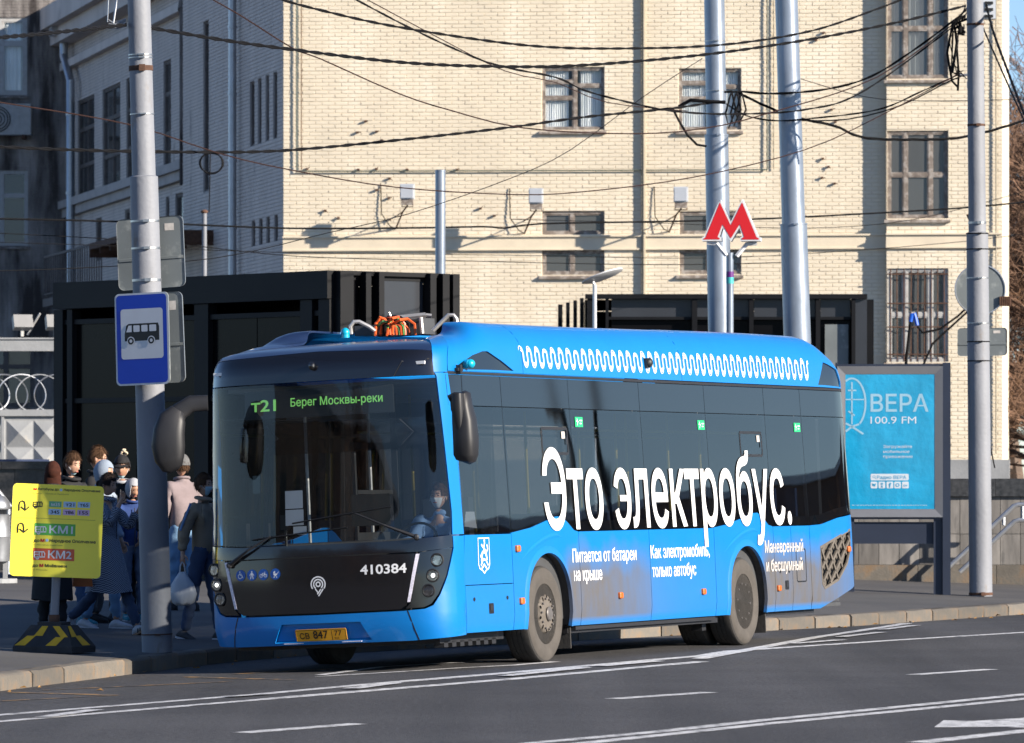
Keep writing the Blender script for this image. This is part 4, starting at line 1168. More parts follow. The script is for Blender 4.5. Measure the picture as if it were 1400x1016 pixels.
# front ---------------------------------------------------------
GB, GT = 1.27, 2.79       # windscreen bottom / top
def sym(half):             # half outline on +s, from bottom centre going out, up and back to top centre
    return [(s, w) for s, w in half]+[(-s, w) for s, w in reversed(half)]
bp('windscreen', sym([(0, GB-.015), (.8, GB-.01), (1.33, GB+.02), (1.345, 1.5), (1.29, 2.2), (1.24, GT), (0, GT)]), FS, M['wind'], .14, th=0)
_cl = [(1.345, GB+.02), (1.355, 1.5), (1.30, 2.2), (1.25, GT+.0)]
for sg in (-1, 1):
    col = [(sg*s, w) for s, w in ((SS+.02, 1.285), (1.352, 1.285), (1.362, 1.5), (1.307, 2.2), (1.257, GT+.0), (1.24, GT+.03), (SS-.14, GT+.03), (SS-.03, 2.2))]
    bp('corner_pillar', col, FS, M['blue_c'], .09, angle=60)
bp('windscreen_base', sym([(0, 1.135), (1.0, 1.135), (1.355, 1.165), (1.34, GB+.01), (.8, GB-.022), (0, GB-.027)]), FS, M['gloss_black'], .12)
bp('front_panel', sym([(0, .595), (.80, .60), (.86, .64), (.955, 1.12), (.0, 1.127)]), FS, M['gloss_black'], .12, off=.004)
for sg in (-1, 1):
    bp('daylight_strip', [(sg*s, w) for s, w in ((.868, .665), (.895, .665), (.998, 1.115), (.965, 1.115))], FS, M['drl'], .1, off=.008)
    bp('headlamp_unit', [(sg*s, w) for s, w in ((.85, .605), (1.02, .61), (1.09, .64), (1.165, .73), (1.255, .90), (1.345, 1.15), (1.32, 1.158), (1.0, 1.13), (.90, .66))], FS, M['gloss_black'], .06, off=-.004)
    for (s, w) in ((1.165, 1.05), (1.12, .905), (1.075, .765)):
        p = FS(sg*s, w, .0); n = (FS(sg*s, w, .02)-p).normalized(); n = (n*.5+Vector((-1, 0, 0))).normalized()
        q = n.to_track_quat('Z', 'Y').to_matrix().to_4x4(); Mx = Matrix.Translation(p+n*.012) @ q
        mb = MB(); mb.lathe([(.048, -.03), (.062, -.01), (.066, .008), (.056, .012), (.050, .0)], 18, Mx); hl = mb.build('headlamp', M['plastic'], bus, smooth=True)
        mb = MB(); mb.lathe([(.049, .004), (.035, -.018), (.012, -.026), (.004, -.026)], 18, Mx); mb.build('reflector', M['chrome'], hl, smooth=True)
        mb = MB(); mb.lathe([(.049, .004), (.04, .012), (.02, .018), (.003, .019)], 18, Mx); mb.build('lens', M['clear'], hl, smooth=True)
        if w == .905:
            mb = MB(); mb.sphere(tuple(Mx @ Vector((0, 0, -.004))), .02, 10, 8); mb.build('bulb', M['bulb'], hl, smooth=True)
bumper = [(0, .30), (.9, .30), (SS, .33), (SS+.01, 1.27), (1.36, 1.27), (1.365, 1.155), (1.27, .90), (1.18, .72), (1.11, .625), (1.03, .595), (.82, .583), (0, .578)]
rec = [(-.58, .31), (-.44, .50), (.44, .50), (.58, .31)]
bp('bumper', [(s, w) for s, w in bumper]+[(-s, w) for s, w in reversed(bumper[1:-1])], FS, M['blue_c'], .09, holes=[[(-.50, .325), (-.40, .50), (.40, .50), (.50, .325)]], angle=50)
bp('plate_recess', [(-.55, .31), (-.42, .52), (.42, .52), (.55, .31)], FS, M['blue_c'], .1, off=-.035, th=.01)
for sg in (-1, 1):
    bp('bumper_seam', [(sg*s, w) for s, w in ((.86, .585), (.872, .585), (.965, .305), (.953, .305))], FS, M['black'], .1, off=.0015, th=0)
# number plate
pl_ = bp('number_plate', rrect(-.26, .26, .335, .447, .012), FS, M['plate'], .3, off=.012, th=.006, smooth=False)
TX = lambda off: (lambda a, b: FS(-a, b, off))
mb = MB(); text_on(mb, 'СВ', -.215, .362, .052, TX(.02), bold=.012, width=.10); text_on(mb, '847', -.075, .362, .072, TX(.02), bold=.014, width=.15); text_on(mb, '77', .14, .383, .048, TX(.02), bold=.012, width=.075); text_on(mb, 'RUS', .14, .352, .018, TX(.02), bold=.01)
for (a, b, c, d) in ((.112, .117, .34, .442), (-.255, -.252, .34, .442), (.252, .255, .34, .442), (-.255, .255, .34, .343), (-.255, .255, .439, .442)):
    mb.add([FS(-a, c, .0195), FS(-b, c, .0195), FS(-b, d, .0195), FS(-a, d, .0195)], [(0, 1, 2, 3)])
mb.build('plate_text', M['black'], pl_, fix=False)
for a in (-.30, .30):
    mb = MB(); mb.box(tuple(FS(a, .318, .005)), (.02, .2, .008)); mb.build('plate_lamp', M['drl'], bus)
mb = MB(); text_on(mb, '410384', .425, .945, .085, TX(.008), width=.45, bold=.022); mb.build('fleet_number', M['white'], bus, fix=False)
# transport emblem: pin made of rings
def ring(mb, cx, cz, r0, r1, a0, a1, fm, n=24):
    V = []
    for i in range(n+1):
        a = radians(a0+(a1-a0)*i/n); V += [fm(cx+r0*cos(a), cz+r0*sin(a)), fm(cx+r1*cos(a), cz+r1*sin(a))]
    mb.add(V, [(2*i, 2*i+1, 2*i+3, 2*i+2) for i in range(n)])
def stroke(mb, P, w, fm, closed=False):
    P = [Vector(p) for p in P]; V = []; n = len(P)
    for i in range(n):
        a = P[(i-1) % n] if (closed or i > 0) else P[i]; b = P[(i+1) % n] if (closed or i < n-1) else P[i]
        d = (b-a).normalized(); nn = Vector((-d.y, d.x))
        V += [fm(*(P[i]+nn*w/2)), fm(*(P[i]-nn*w/2))]
    k = n if closed else n-1
    mb.add(V, [(2*i, 2*i+1, 2*((i+1) % n)+1, 2*((i+1) % n)) for i in range(k)])
def disc(mb, cx, cz, r, fm, n=18, rx=1): mb.add([fm(cx+r*rx*cos(2*pi*i/n), cz+r*sin(2*pi*i/n)) for i in range(n)], [tuple(range(n))])
mb = MB(); T = TX(.008)
ring(mb, 0, .87, .014, .027, 0, 360, T); ring(mb, 0, .87, .039, .052, -50, 235, T); ring(mb, 0, .87, .064, .077, -35, 215, T)
stroke(mb, [(.050, .826), (.0, .758)], .012, T); stroke(mb, [(.027, .825), (-.012, .775)], .012, T); stroke(mb, [(-.03, .828), (-.004, .79)], .012, T)
mb.build('emblem', M['white'], bus, fix=False)
mb = MB(); text_on(mb, '', 0, 0, .01, T) if False else None
# round pictogram stickers
def icon(cx, cz, r, kind):
    mb = MB(); disc(mb, cx, cz, r, TX(.007), 22); o = mb.build('pictogram', M['icon_blue'], bus, fix=False)
    mb = MB(); t = TX(.009); w = r*.14
    if kind == 0:
        ring(mb, cx-.1*r, cz-.15*r, .33*r, .47*r, 100, 400, t); disc(mb, cx-.15*r, cz+.62*r, .13*r, t); stroke(mb, [(cx-.15*r, cz+.45*r), (cx-.1*r, cz), (cx+.3*r, cz), (cx+.5*r, cz-.5*r)], w, t); stroke(mb, [(cx-.12*r, cz+.25*r), (cx+.25*r, cz+.25*r)], w, t)
    elif kind == 1:
        disc(mb, cx, cz+.58*r, .15*r, t); stroke(mb, [(cx, cz+.4*r), (cx, cz-.05*r)], w*2.6, t); stroke(mb, [(cx-.12*r, cz-.05*r), (cx-.28*r, cz-.72*r)], w*1.2, t); stroke(mb, [(cx+.12*r, cz-.05*r), (cx+.28*r, cz-.72*r)], w*1.2, t); stroke(mb, [(cx-.1*r, cz+.35*r), (cx-.45*r, cz-.1*r)], w, t); stroke(mb, [(cx+.1*r, cz+.35*r), (cx+.45*r, cz-.1*r)], w, t)
    elif kind == 2:
        for d in (-.42, .42): ring(mb, cx+d*r, cz-.2*r, .22*r, .32*r, 0, 360, t, 16)
        stroke(mb, [(cx-.42*r, cz-.2*r), (cx-.15*r, cz+.25*r), (cx+.28*r, cz+.25*r), (cx+.42*r, cz-.2*r)], w*.7, t); stroke(mb, [(cx-.15*r, cz+.25*r), (cx, cz-.2*r), (cx+.28*r, cz+.25*r)], w*.7, t); stroke(mb, [(cx+.18*r, cz+.45*r), (cx+.4*r, cz+.42*r)], w*.7, t)
    else:
        ring(mb, cx, cz+.1*r, .0, .42*r, 180, 360, t, 12); ring(mb, cx, cz+.14*r, .0, .42*r, 90, 180, t, 8)
        for d in (-.25, .25): disc(mb, cx+d*r, cz-.55*r, .12*r, t, 10)
        stroke(mb, [(cx+.42*r, cz+.1*r), (cx+.68*r, cz+.42*r)], w*.8, t); stroke(mb, [(cx-.25*r, cz-.5*r), (cx+.2*r, cz-.2*r)], w*.7, t)
    mb.build('pictogram_figure', M['white'], o, fix=False)
for i, px in enumerate((327, 343.5, 360, 377)): icon(-(436-px)/134.5, .985-.0, .053, i)
# header and roof front
bp('destination_header', sym([(0, GT+.01), (1.235, GT+.01), (1.22, 3.04), (.0, 3.10)]), FS, M['gloss_black'], .1)
bp('front_roof', sym([(0, 3.108), (1.222, 3.048), (1.22, 3.12), (1.15, 3.9), (0, 3.9)]), FS, M['navy'], .12, th=.02)
for sg in (-1, 1):
    p = FS(sg*1.10, 2.92, .01); mb = MB(); mb.box(tuple(p), (.02, .09, .03)); mb.build('marker_lamp', M['white'], bus)
mb = MB(); p = FS(0, 2.94, .03); mb.sphere(tuple(p), (.03, .035, .04)); mb.build('front_camera', M['gloss_black'], bus, smooth=True)
mb = MB(); p = FS(-1.16, 2.88, .006); stroke(mb, [(.83, 2.80), (.92, 2.94), (1.19, 2.955)], .012, TX(.004)); mb.build('header_trim', M['plastic'], bus, fix=False)

# sides -----------------------------------------------------------
def humped(u0, u1, z0, pts, cx):
    """panel outline: along bottom with wheel arch, then top line"""
    a = list(reversed(arch(cx, z0)))
    return [(u0, z0)]+a+[(u1, z0)]+list(reversed(pts))
left_panels = [
    ('service_hatch', [(.535, .80), (1.77, .80), (1.77, 1.275), (.575, 1.275)], ()),
    ('skirt_panel', [(.50, ZB), (2.10, ZB), (2.10, .40), (1.77, .40), (1.77, .792), (.50, .792)] if False else [(.56, ZB), (1.77, ZB), (1.77, .792), (.56, .792)], ()),
    ('arch_panel', humped(1.78, 3.562, ZB, [(1.78, 1.285), (2.3, 1.33), (2.75, 1.40), (2.98, 1.435), (3.12, 1.435), (3.28, 1.38), (3.45, 1.295), (3.562, 1.28)], W1), ()),
    ('skirt_panel', [(3.572, ZB), (5.562, ZB), (5.562, 1.28), (3.572, 1.28)], ()),
    ('skirt_panel', [(5.572, ZB), (7.532, ZB), (7.532, 1.28), (5.572, 1.28)], ()),
    ('arch_panel', humped(7.542, 9.442, ZB, [(7.542, 1.285), (7.9, 1.31), (8.4, 1.37), (8.8, 1.43), (8.97, 1.435), (9.12, 1.39), (9.30, 1.30), (9.442, 1.28)], W2), ()),
    ('skirt_panel', [(9.452, ZB), (10.032, ZB), (10.032, 1.28), (9.452, 1.28)], ()),
    ('skirt_panel', [(10.042, ZB), (10.672, ZB), (10.672, 1.28), (10.042, 1.28)], ()),
]
for n_, P, H in left_panels:
    bp(n_, P, SL, M['blue'], .16, H)
    if n_ != 'service_hatch': bp(n_, P, SRt, M['blue'], .2, H)
gr_h = [(11.05, .62), (11.13, .57), (11.62, .66), (11.95, .84), (12.09, .99), (12.12, 1.22), (11.03, 1.03)]
bp('rear_corner_panel', [(10.682, ZB), (11.0, ZB), (12.38, .60), (12.38, 1.40), (11.7, 1.36), (11.1, 1.29), (10.682, 1.28)], SL, M['blue'], .12, [gr_h])
bp('rear_corner_panel', [(10.682, ZB), (11.0, ZB), (12.38, .60), (12.38, 1.40), (11.7, 1.36), (11.1, 1.29), (10.682, 1.28)], SRt, M['blue'], .16)
# grille in the rear corner
gp = bp('rear_grille', [(a+(.02 if a > 11.4 else -.02), b) for a, b in gr_h], SL, M['dust_metal'], .1, off=-.05, th=.01)
mb = MB(); f0 = lambda a, b: SL(a, b, -.006)
for k in range(-3, 10):
    for (dx, dz) in ((.62, .40), (.42, -.52)):
        x0 = 10.9+k*.27; z0 = .52 if dz > 0 else 1.22
        P = [(x0+dx*t/12*1.6, z0+dz*t/12*1.6) for t in range(13)]
        run = []
        for p in P+[(0, 0)]:
            if in_poly(p[0], p[1], gr_h): run.append(p)
            else:
                if len(run) > 1: stroke(mb, run, .035, f0)
                run = []
stroke(mb, gr_h, .03, f0, closed=True)
gb = mb.build('grille_bars', M['rim'], gp, fix=False); shell(gb, .02, 0)
# arch trims
for cx in (W1, W2):
    for fm in (SL, SRt):
        A = arch(cx, ZB); mb = MB(); V = []
        for i, (a, b) in enumerate(A):
            d = Vector((a-cx, b-.45)); d = d/max(d.length, 1e-6)
            if i in (0, len(A)-1): d = Vector((1 if a > cx else -1, 0))
            V.append([fm(a-d.x*.012, b-d.y*.012, -.02), fm(a-d.x*.012, b-d.y*.012, .016), fm(a+d.x*.035, b+d.y*.035, .014), fm(a+d.x*.06, b+d.y*.06, .001)])
        mb.loft(V, closed=False); mb.build('arch_trim', M['blue'], bus, smooth=True, angle=60)
        mb = MB(); V = []
        for i, (a, b) in enumerate(A): V.append([fm(a, b, -.019), fm(a, b, -.5)])
        mb.loft(V, closed=False); mb.build('wheel_well', M['plastic'], bus)
        # raised crease over the arch
        if fm is SL:
            mb = MB(); V = []
            for i in range(20):
                t = i/19; a = cx-.80+1.22*t; b = .98+.27*sin(min(1, t*1.12)*pi/2)**1.0 if t < .9 else 1.245-.02*(t-.9)/.1
                w_ = min(1, t*3, (1-t)*5); V.append([fm(a, b+.03*w_, .001), fm(a, b+.012*w_, .001+.009*w_), fm(a, b-.03*w_, .001)])
            mb.loft(V, closed=False); mb.build('arch_crease', M['blue'], bus, smooth=True, angle=70)
belt = lambda u: interp([(0, 1.283), (1.78, 1.293), (2.3, 1.34), (2.75, 1.41), (2.98, 1.445), (3.12, 1.445), (3.28, 1.39), (3.45, 1.305), (3.57, 1.288), (7.54, 1.293), (7.9, 1.32), (8.4, 1.38), (8.8, 1.44), (8.97, 1.445), (9.12, 1.40), (9.30, 1.31), (9.45, 1.288), (10.7, 1.288), (11.1, 1.30), (11.7, 1.37), (12.3, 1.41)], u)
wins = [(.52, 1.772), (1.782, 3.564), (3.572, 5.562), (5.572, 7.532), (7.542, 9.442), (9.452, 10.672), (10.682, 12.36)]
HT = 2.505
for i, (a, b) in enumerate(wins):
    for fm in (SL, SRt):
        bot = [(a+(b-a)*t/16, belt(a+(b-a)*t/16)) for t in range(17)]
        if i == 0: P = [(.56, bot[0][1])]+bot[1:]+[(b, HT), (.455, HT), (.52, 1.9)]
        else: P = bot+[(b, HT), (a, HT)]
        # black frame round the pane and the glass itself
        bp('window', P, fm, M['tint'], .22, th=0, angle=20)
        P2_ = [((.39 if i == 0 else a), HT+.008), (b, HT+.008), (b, 2.805), ((.36 if i == 0 else a), 2.805)]
        bp('upper_panel', P2_, fm, M['tint_up'], .25, th=.01, angle=20)
        if fm is SL and i > 0:     # dark printed border along belt and seams
            mb = MB()
            stroke(mb, [(x_, y_+.05) for x_, y_ in bot], .10, lambda p, q: SL(p, q, -.012))
            stroke(mb, [(a+.03, belt(a)), (a+.03, HT)], .07, lambda p, q: SL(p, q, -.012)); stroke(mb, [(b-.03, belt(b)), (b-.03, HT)], .07, lambda p, q: SL(p, q, -.012))
            mb.build('window_border', M['black'], bus, fix=False)
for fm in (SL, SRt):
    bp('gutter', [(.36, 2.812), (12.36, 2.812), (12.36, 2.838), (.36, 2.838)], fm, M['plastic'], .3, th=.02)
# hopper vents
for (a, b) in ((2.76, 3.45), (8.58, 9.28)):
    mb = MB(); stroke(mb, rrect(a, b, 2.06, 2.31, .02, 2), .028, lambda p, q: SL(p, q, .003), closed=True); o = mb.build('hopper_window', M['plastic'], bus, fix=False)
    mb = MB(); P = rrect(a+.02, b-.02, 2.08, 2.29, .02, 2); mb.add([SL(p, q, .002) for p, q in P], [tuple(range(len(P)))]); mb.build('pane', M['tint'], o, fix=False)
    mb = MB(); mb.add([SL(p, q, .012) for p, q in ((b-.06, 2.15), (b-.03, 2.15), (b-.03, 2.22), (b-.06, 2.22))], [(0, 1, 2, 3)]); mb.build('latch', M['plastic'], o, fix=False)
    mb = MB(); mb.add([SL(p, q, .008) for p, q in ((b-.17, 2.21), (b-.08, 2.21), (b-.08, 2.28), (b-.17, 2.28))], [(0, 1, 2, 3)]); mb.build('sticker', M['white_dirty'], o, fix=False)
for a in (3.69, 7.27, 10.40):
    mb = MB(); mb.add([SL(p, q, .005) for p, q in ((a, 2.33), (a+.21, 2.33), (a+.21, 2.43), (a, 2.43))], [(0, 1, 2, 3)]); o = mb.build('exit_sticker', M['green'], bus, fix=False)
    mb = MB(); f1 = lambda p, q: SL(p, q, .007); stroke(mb, [(a+.05, 2.415), (a+.07, 2.385), (a+.05, 2.345)], .012, f1); stroke(mb, [(a+.03, 2.39), (a+.09, 2.38)], .01, f1); stroke(mb, [(a+.12, 2.395), (a+.19, 2.395)], .012, f1); stroke(mb, [(a+.12, 2.365), (a+.17, 2.365)], .012, f1)
    mb.build('exit_figure', M['white'], o, fix=False)
# roof fairings
tri = [(.62, 2.865), (.60, 2.90), (.80, 2.975), (1.05, 3.03), (1.35, 3.055), (1.5, 3.05), (1.85, 2.96), (2.16, 2.865)]
trr = [(11.36, 2.865), (11.62, 3.10), (12.1, 3.10), (12.26, 2.865)]
fair = [(SS*0+.41, 2.845), (2.40, 2.845), (2.40, 3.75), (1.2, 3.75), (.75, 3.5), (.41, 3.20)]
for fm in (SL, SRt):
    bp('roof_fairing', [(.415, 2.845), (2.395, 2.845), (2.395, 3.7), (.415, 3.7)], fm, M['blue_c'] if fm is SL else M['navy'], .085, [tri], angle=60)  # kerb-side front length is navy: its shade is put into the paint
    bp('roof_fairing', [(2.403, 2.845), (6.9, 2.845), (6.9, 3.7), (2.403, 3.7)], fm, M['blue_c'], .12, angle=60)
    bp('roof_fairing', [(6.908, 2.845), (12.36, 2.845), (12.36, 3.7), (6.908, 3.7)], fm, M['blue_c'], .1, [trr], angle=60)
    bp('fairing_window', [(a, b) for a, b in tri], fm, M['tint_up'], .2, off=-.012, th=.01)
    bp('fairing_window', [(a, b) for a, b in trr], fm, M['tint_up'], .2, off=-.012, th=.01)
    # front corner piece from pillar up to the fairing
for sg in (-1, 1):
    bp('fairing_corner', [(sg*s, w) for s, w in ((1.228, GT+.038), (SS-.15, GT+.038), (SS-.12, 3.7), (1.30, 3.7), (1.222, 3.2), (1.226, 3.0))], FS, M['blue_c'] if sg < 0 else M['navy'], .06, angle=70)  # kerb-side corner also painted darker, in place of shade
# sheet between the fairings
mb = MB(); mb.bb(.95, 12.1, .55, 1.95, 3.10, 3.14); mb.build('roof', M['navy'], bus)
# ornament along the fairing: paired wavy strokes
mb = MB(); fo = lambda a, b: SL(a, b, .005)
per = .212; u = 2.38; mc = MB(); fo2 = lambda a, b: SL(a, b, .007); nper = 0
while u < 10.95:
    gap = .0
    P = [(u+per*t/16+.022*sin(4*pi*t/16), 3.01+.072*cos(2*pi*t/16)) for t in range(17)]
    stroke(mb, P, .034, fo); stroke(mc, P, .007, fo2)
    if nper % 4 != 3:
        stroke(mb, [(u+per*.0+.052*cos(q), 3.072+.042*sin(q)) for q in [pi*i/8 for i in range(9)]], .008, fo)
    stroke(mb, [(u+per*.5+.052*cos(q), 2.948-.042*sin(q)) for q in [pi*i/8 for i in range(9)]], .008, fo)
    u += per; nper += 1
mc.build('ornament_line', M['blue_c'], bus, fix=False)
mb.build('ornament', M['white'], bus, fix=False)
mb = MB(); p = SL(5.85, 3.0, .04); mb.sphere(tuple(p), (.05, .04, .05)); mb.box(tuple(SL(5.85, 3.0, .01)), (.1, .05, .1)); mb.build('side_camera', M['plastic'], bus, smooth=True)
# turquoise marker and bracket at the front
for fm in (SL, SRt):
    p = fm(.85, 2.93, .05); mb = MB(); mb.tube([p+Vector((0, .05, 0)), p-Vector((.02, 0, 0))], [.045, .04], 12); mb.sphere(tuple(p), (.055, .045, .045), 12, 8); mb.build('marker_cap', M['turq'], bus, smooth=True)
    p = fm(.62, 2.86, .02); mb = MB(); mb.box(tuple(p), (.05, .05, .09)); mb.box(tuple(p), (.13, .03, .03)); mb.build('fairing_latch', M['plastic'], bus)

# rear wall
V = []
for w in (.6, .9, 1.4, 2.0, 2.6, 2.83, 3.0, 3.2, 3.5):
    row = []
    for f in range(13):
        t = f/12; a = SL(12.36, w); b = SRt(12.36, w); p = a.lerp(b, t); p.x += .14*(1-abs(2*t-1)**4); row.append(p)
    V.append(row)
mb = MB(); mb.loft(V, closed=False); mb.build('rear_wall', M['gloss_black'], bus, smooth=True)
mb = MB(); mb.bb(12.34, 12.44, .25, 2.3, .62, .95); mb.build('rear_bumper', M['blue'], bus)

# underbody
mb = MB(); mb.bb(.35, 1.95, .2, 2.3, .26, .36); mb.bb(3.4, 7.8, .10, 2.4, .27, .36); mb.bb(9.3, 11, .10, 2.4, .3, .4); mb.bb(1.9, 3.5, .5, 2.0, .45, .6); mb.bb(7.7, 9.4, .5, 2.0, .4, .6)
mb.bb(3.5, 7.6, .05, .12, .30, .335)
mb.tube([(W1, .3, .42), (W1, 2.2, .42)], .09, 8); mb.tube([(W2, .3, .42), (W2, 2.2, .42)], .14, 8)
mb.tube([(7.6, .35, .3), (8.1, .35, .33)], .05, 6); mb.box((7.75, .3, .27), (.12, .12, .16))
for i in range(7): mb.box((.5+i*.2, .25, .25), (.1, .1, .06))
mb.build('underbody', M['plastic'], bus)
for u in (3.42, 9.28):
    mb = MB(); mb.bb(u, u+.02, .08, .40, .12, .42); mb.build('mud_flap', M['rubber'], bus)

# wheels -----------------------------------------------------------
def wheel(cx, y0, side, rear, dz=0.0):
    Rr = .478; w = .275
    base = Matrix.Translation((cx, y0, Rr+dz)) @ (Matrix.Rotation(radians(90), 4, 'X') if side < 0 else Matrix.Rotation(radians(-90), 4, 'X'))
    # local z points outward
    rmb = MB()
    holes = []; nh = 10; hr = .21 if rear else .165
    for i in range(nh):
        a = 2*pi*i/nh+.2; holes.append([(hr*cos(a)+.017*cos(q)*1.0, hr*sin(a)+.026*sin(q)) if False else (hr*cos(a)+cos(a)*.024*cos(q)-sin(a)*.016*sin(q), hr*sin(a)+sin(a)*.024*cos(q)+cos(a)*.016*sin(q)) for q in [k*pi/4 for k in range(8)]])
    if rear: prof = [(0, -.035), (.12, -.035), (.165, -.02), (.245, -.012), (.262, -.018), (.275, -.05), (.290, -.05), (.30, -.02), (.305, .0)]
    else: prof = [(0, .035), (.085, .035), (.10, .02), (.185, .018), (.197, .0), (.205, -.06), (.255, -.10), (.28, -.06), (.297, -.012), (.305, .0)]
    def fm(a, b):
        r_ = hypot(a, b); return Vector((a, b, interp(prof, r_)))
    outl = [(.304*cos(2*pi*i/48), .304*sin(2*pi*i/48)) for i in range(48)]
    if not rear:
        for i in range(8):
            a = 2*pi*i/8; holes.append([(.232*cos(a)+cos(a)*.016*cos(q)-sin(a)*.028*sin(q), .232*sin(a)+sin(a)*.016*cos(q)+cos(a)*.028*sin(q)) for q in [k*pi/4 for k in range(8)]])
    patch(rmb, outl, fm, .035, holes)
    rim = rmb.build('wheel', M['rim'], bus, smooth=True, M=base, angle=50)
    mb = MB(); mb.lathe([(.30, -.2), (.31, -.06), (.30, -.12), (0.02, -.12)], 24); mb.build('wheel_back', M['plastic'], rim, smooth=True)
    mb = MB(); mb.lathe([(.292, -.02), (.30, .004), (.312, .006), (.345, .016), (.39, .022), (.43, .016), (.455, -.002)], 48); mb.build('sidewall', M['sidewall'], rim, smooth=True, angle=60)
    mb = MB(); mb.lathe([(.455, -.002), (.470, -.014), (.478, -.035), (.478, -.085), (.471, -.087), (.471, -.094), (.478, -.096), (.478, -.13), (.471, -.132), (.471, -.139), (.478, -.141), (.478, -.18), (.471, -.182), (.471, -.189), (.478, -.191), (.478, -.235), (.468, -.255), (.44, -.27), (.31, -.26)], 64); mb.build('tyre', M['rubber'], rim, smooth=True, angle=30)
    if not rear:
        mb = MB(); mb.lathe([(.07, .034), (.072, .05), (.062, .06), (.01, .062)], 20); mb.build('hub_cap', M['hub'], rim, smooth=True)
    else:
        mb = MB(); mb.lathe([(.10, -.034), (.098, -.022), (.01, -.02)], 20); mb.build('hub_cap', M['rim'], rim, smooth=True)
    mb = MB()
    for i in range(10):
        a = 2*pi*i/10+.2+.314; mb.lathe([(.012, 0), (.012, .02), (.002, .022)], 6, Matrix.Translation((hr*.93*cos(a), hr*.93*sin(a), interp(prof, hr*.93))))
    tag(mb.build('wheel_nut', M['hub'], rim), kind='stuff')
wheel(W1, .055, -1, False); wheel(W2, .055, -1, True)
wheel(W1, 2.495, 1, False, .06); wheel(W2, 2.495, 1, True, .06)
wheel(W2, .42, -1, True)

# side fittings -----------------------------------------------------
for (u, z) in ((1.90, 1.13), (1.95, .62), (4.64, .62), (7.11, .61), (9.53, .60), (12.0, 1.0)):
    mb = MB(); P = rrect(u-.045, u+.045, z-.032, z+.032, .012, 2); n = len(P)
    mb.loft([[SL(a, b, .0) for a, b in P], [SL(a, b, .022) for a, b in P], [SL(u+(a-u)*.75, z+(b-z)*.75, .03) for a, b in P]]); mb.build('side_marker', M['orange'], bus)
for (u, z, r) in ((.76, .66, .02), (1.6, .66, .02), (9.62, .78, .018), (9.92, .78, .018), (10.38, .88, .02)):
    mb = MB(); mb.add([SL(u+r*1.3*cos(q*pi/6), z+r*sin(q*pi/6), .003) for q in range(12)], [tuple(range(12))]); mb.build('lock', M['black'], bus, fix=False)
for (u, z) in ((1.18, .565), (9.83, .63)):
    mb = MB(); P = rrect(u-.06, u+.06, z-.05, z+.05, .01, 2); mb.add([SL(a, b, .003) for a, b in P], [tuple(range(len(P)))]); o = mb.build('flush_handle', M['black'], bus, fix=False)
    mb = MB(); mb.add([SL(a, b, .006) for a, b in ((u-.03, z-.02), (u+.035, z-.02), (u+.035, z+.035), (u-.03, z+.035))], [(0, 1, 2, 3)]); mb.build('latch', M['plastic'], o, fix=False)
mb = MB(); stroke(mb, rrect(10.18, 10.50, .66, 1.02, .03, 3), .014, lambda a, b: SL(a, b, .003), closed=True); mb.build('flap_outline', M['black'], bus, fix=False)
mb = MB(); stroke(mb, [(9.60, .86), (10.03, .86)], .012, lambda a, b: SL(a, b, .003)); mb.build('flap_outline', M['black'], bus, fix=False)
# coat of arms: shield outline with rider
mb = MB(); fs = lambda a, b: SL(a, b, .004)
cx, cz = 1.04, 1.08
sh = [(-.14, .16), (.14, .16), (.14, -.09), (.11, -.13), (.05, -.145), (0, -.175), (-.05, -.145), (-.11, -.13), (-.14, -.09)]
stroke(mb, [(cx+a, cz+b) for a, b in sh], .014, fs, closed=True)
for L_ in ([(-.08, -.10), (-.02, -.04), (.05, -.05), (.10, -.10)], [(-.09, -.02), (-.03, .03), (.06, .02), (.10, .06), (.08, .10)], [(.0, .03), (.01, .09), (.03, .12)], [(-.06, .10), (.03, .05), (.06, -.02)], [(-.06, -.13), (.0, -.09), (.06, -.13)], [(-.03, .02), (-.07, -.06)], [(.06, .02), (.08, -.05)]):
    stroke(mb, [(cx+a, cz+b) for a, b in L_], .022, fs)
disc(mb, cx+.02, cz+.135, .018, fs, 8)
mb.build('coat_of_arms', M['white'], bus, fix=False)
# lettering
mb = MB(); text_on(mb, 'Это электробус.', 2.68, 1.315, .745, lambda a, b: SL(a, b, .010), width=7.40, bold=.011); tag(mb.build('slogan', M['white'], bus, fix=False), kind='stuff')
mb = MB(); fd = lambda a, b: SL(a, b, .005)
text_on(mb, 'Питается от батареи', 3.36, .975, .125, fd, width=1.80, bold=.012); text_on(mb, 'на крыше', 3.38, .79, .125, fd, width=.78, bold=.012)
tag(mb.build('small_lettering', M['white'], bus, fix=False), kind='stuff')
mb = MB(); text_on(mb, 'Как электромобиль,', 5.58, .985, .125, fd, width=1.78, bold=.012); text_on(mb, 'только автобус', 5.60, .79, .125, fd, width=1.32, bold=.012)
tag(mb.build('small_lettering', M['white'], bus, fix=False), kind='stuff')
mb = MB(); text_on(mb, 'Маневренный', 9.14, .995, .125, fd, width=1.28, bold=.012); text_on(mb, 'и бесшумный', 9.16, .79, .125, fd, width=1.22, bold=.012)
tag(mb.build('small_lettering', M['white_dirty'], bus, fix=False), kind='stuff')

# destination display ------------------------------------------------
o = bp('destination_display', rrect(-.80, .80, 2.47, 2.735, .01, 2), FS, M['signbox'], .3, off=-.07, th=.02, smooth=False)
mb = MB(); text_on(mb, 'т21', -.72, 2.545, .105, TX(-.062), width=.28, bold=.02)
text_on(mb, 'Берег Москвы-реки', -.28, 2.575, .075, TX(-.062), width=.97, bold=.012)
mb.build('display_text', M['led'], o, fix=False)
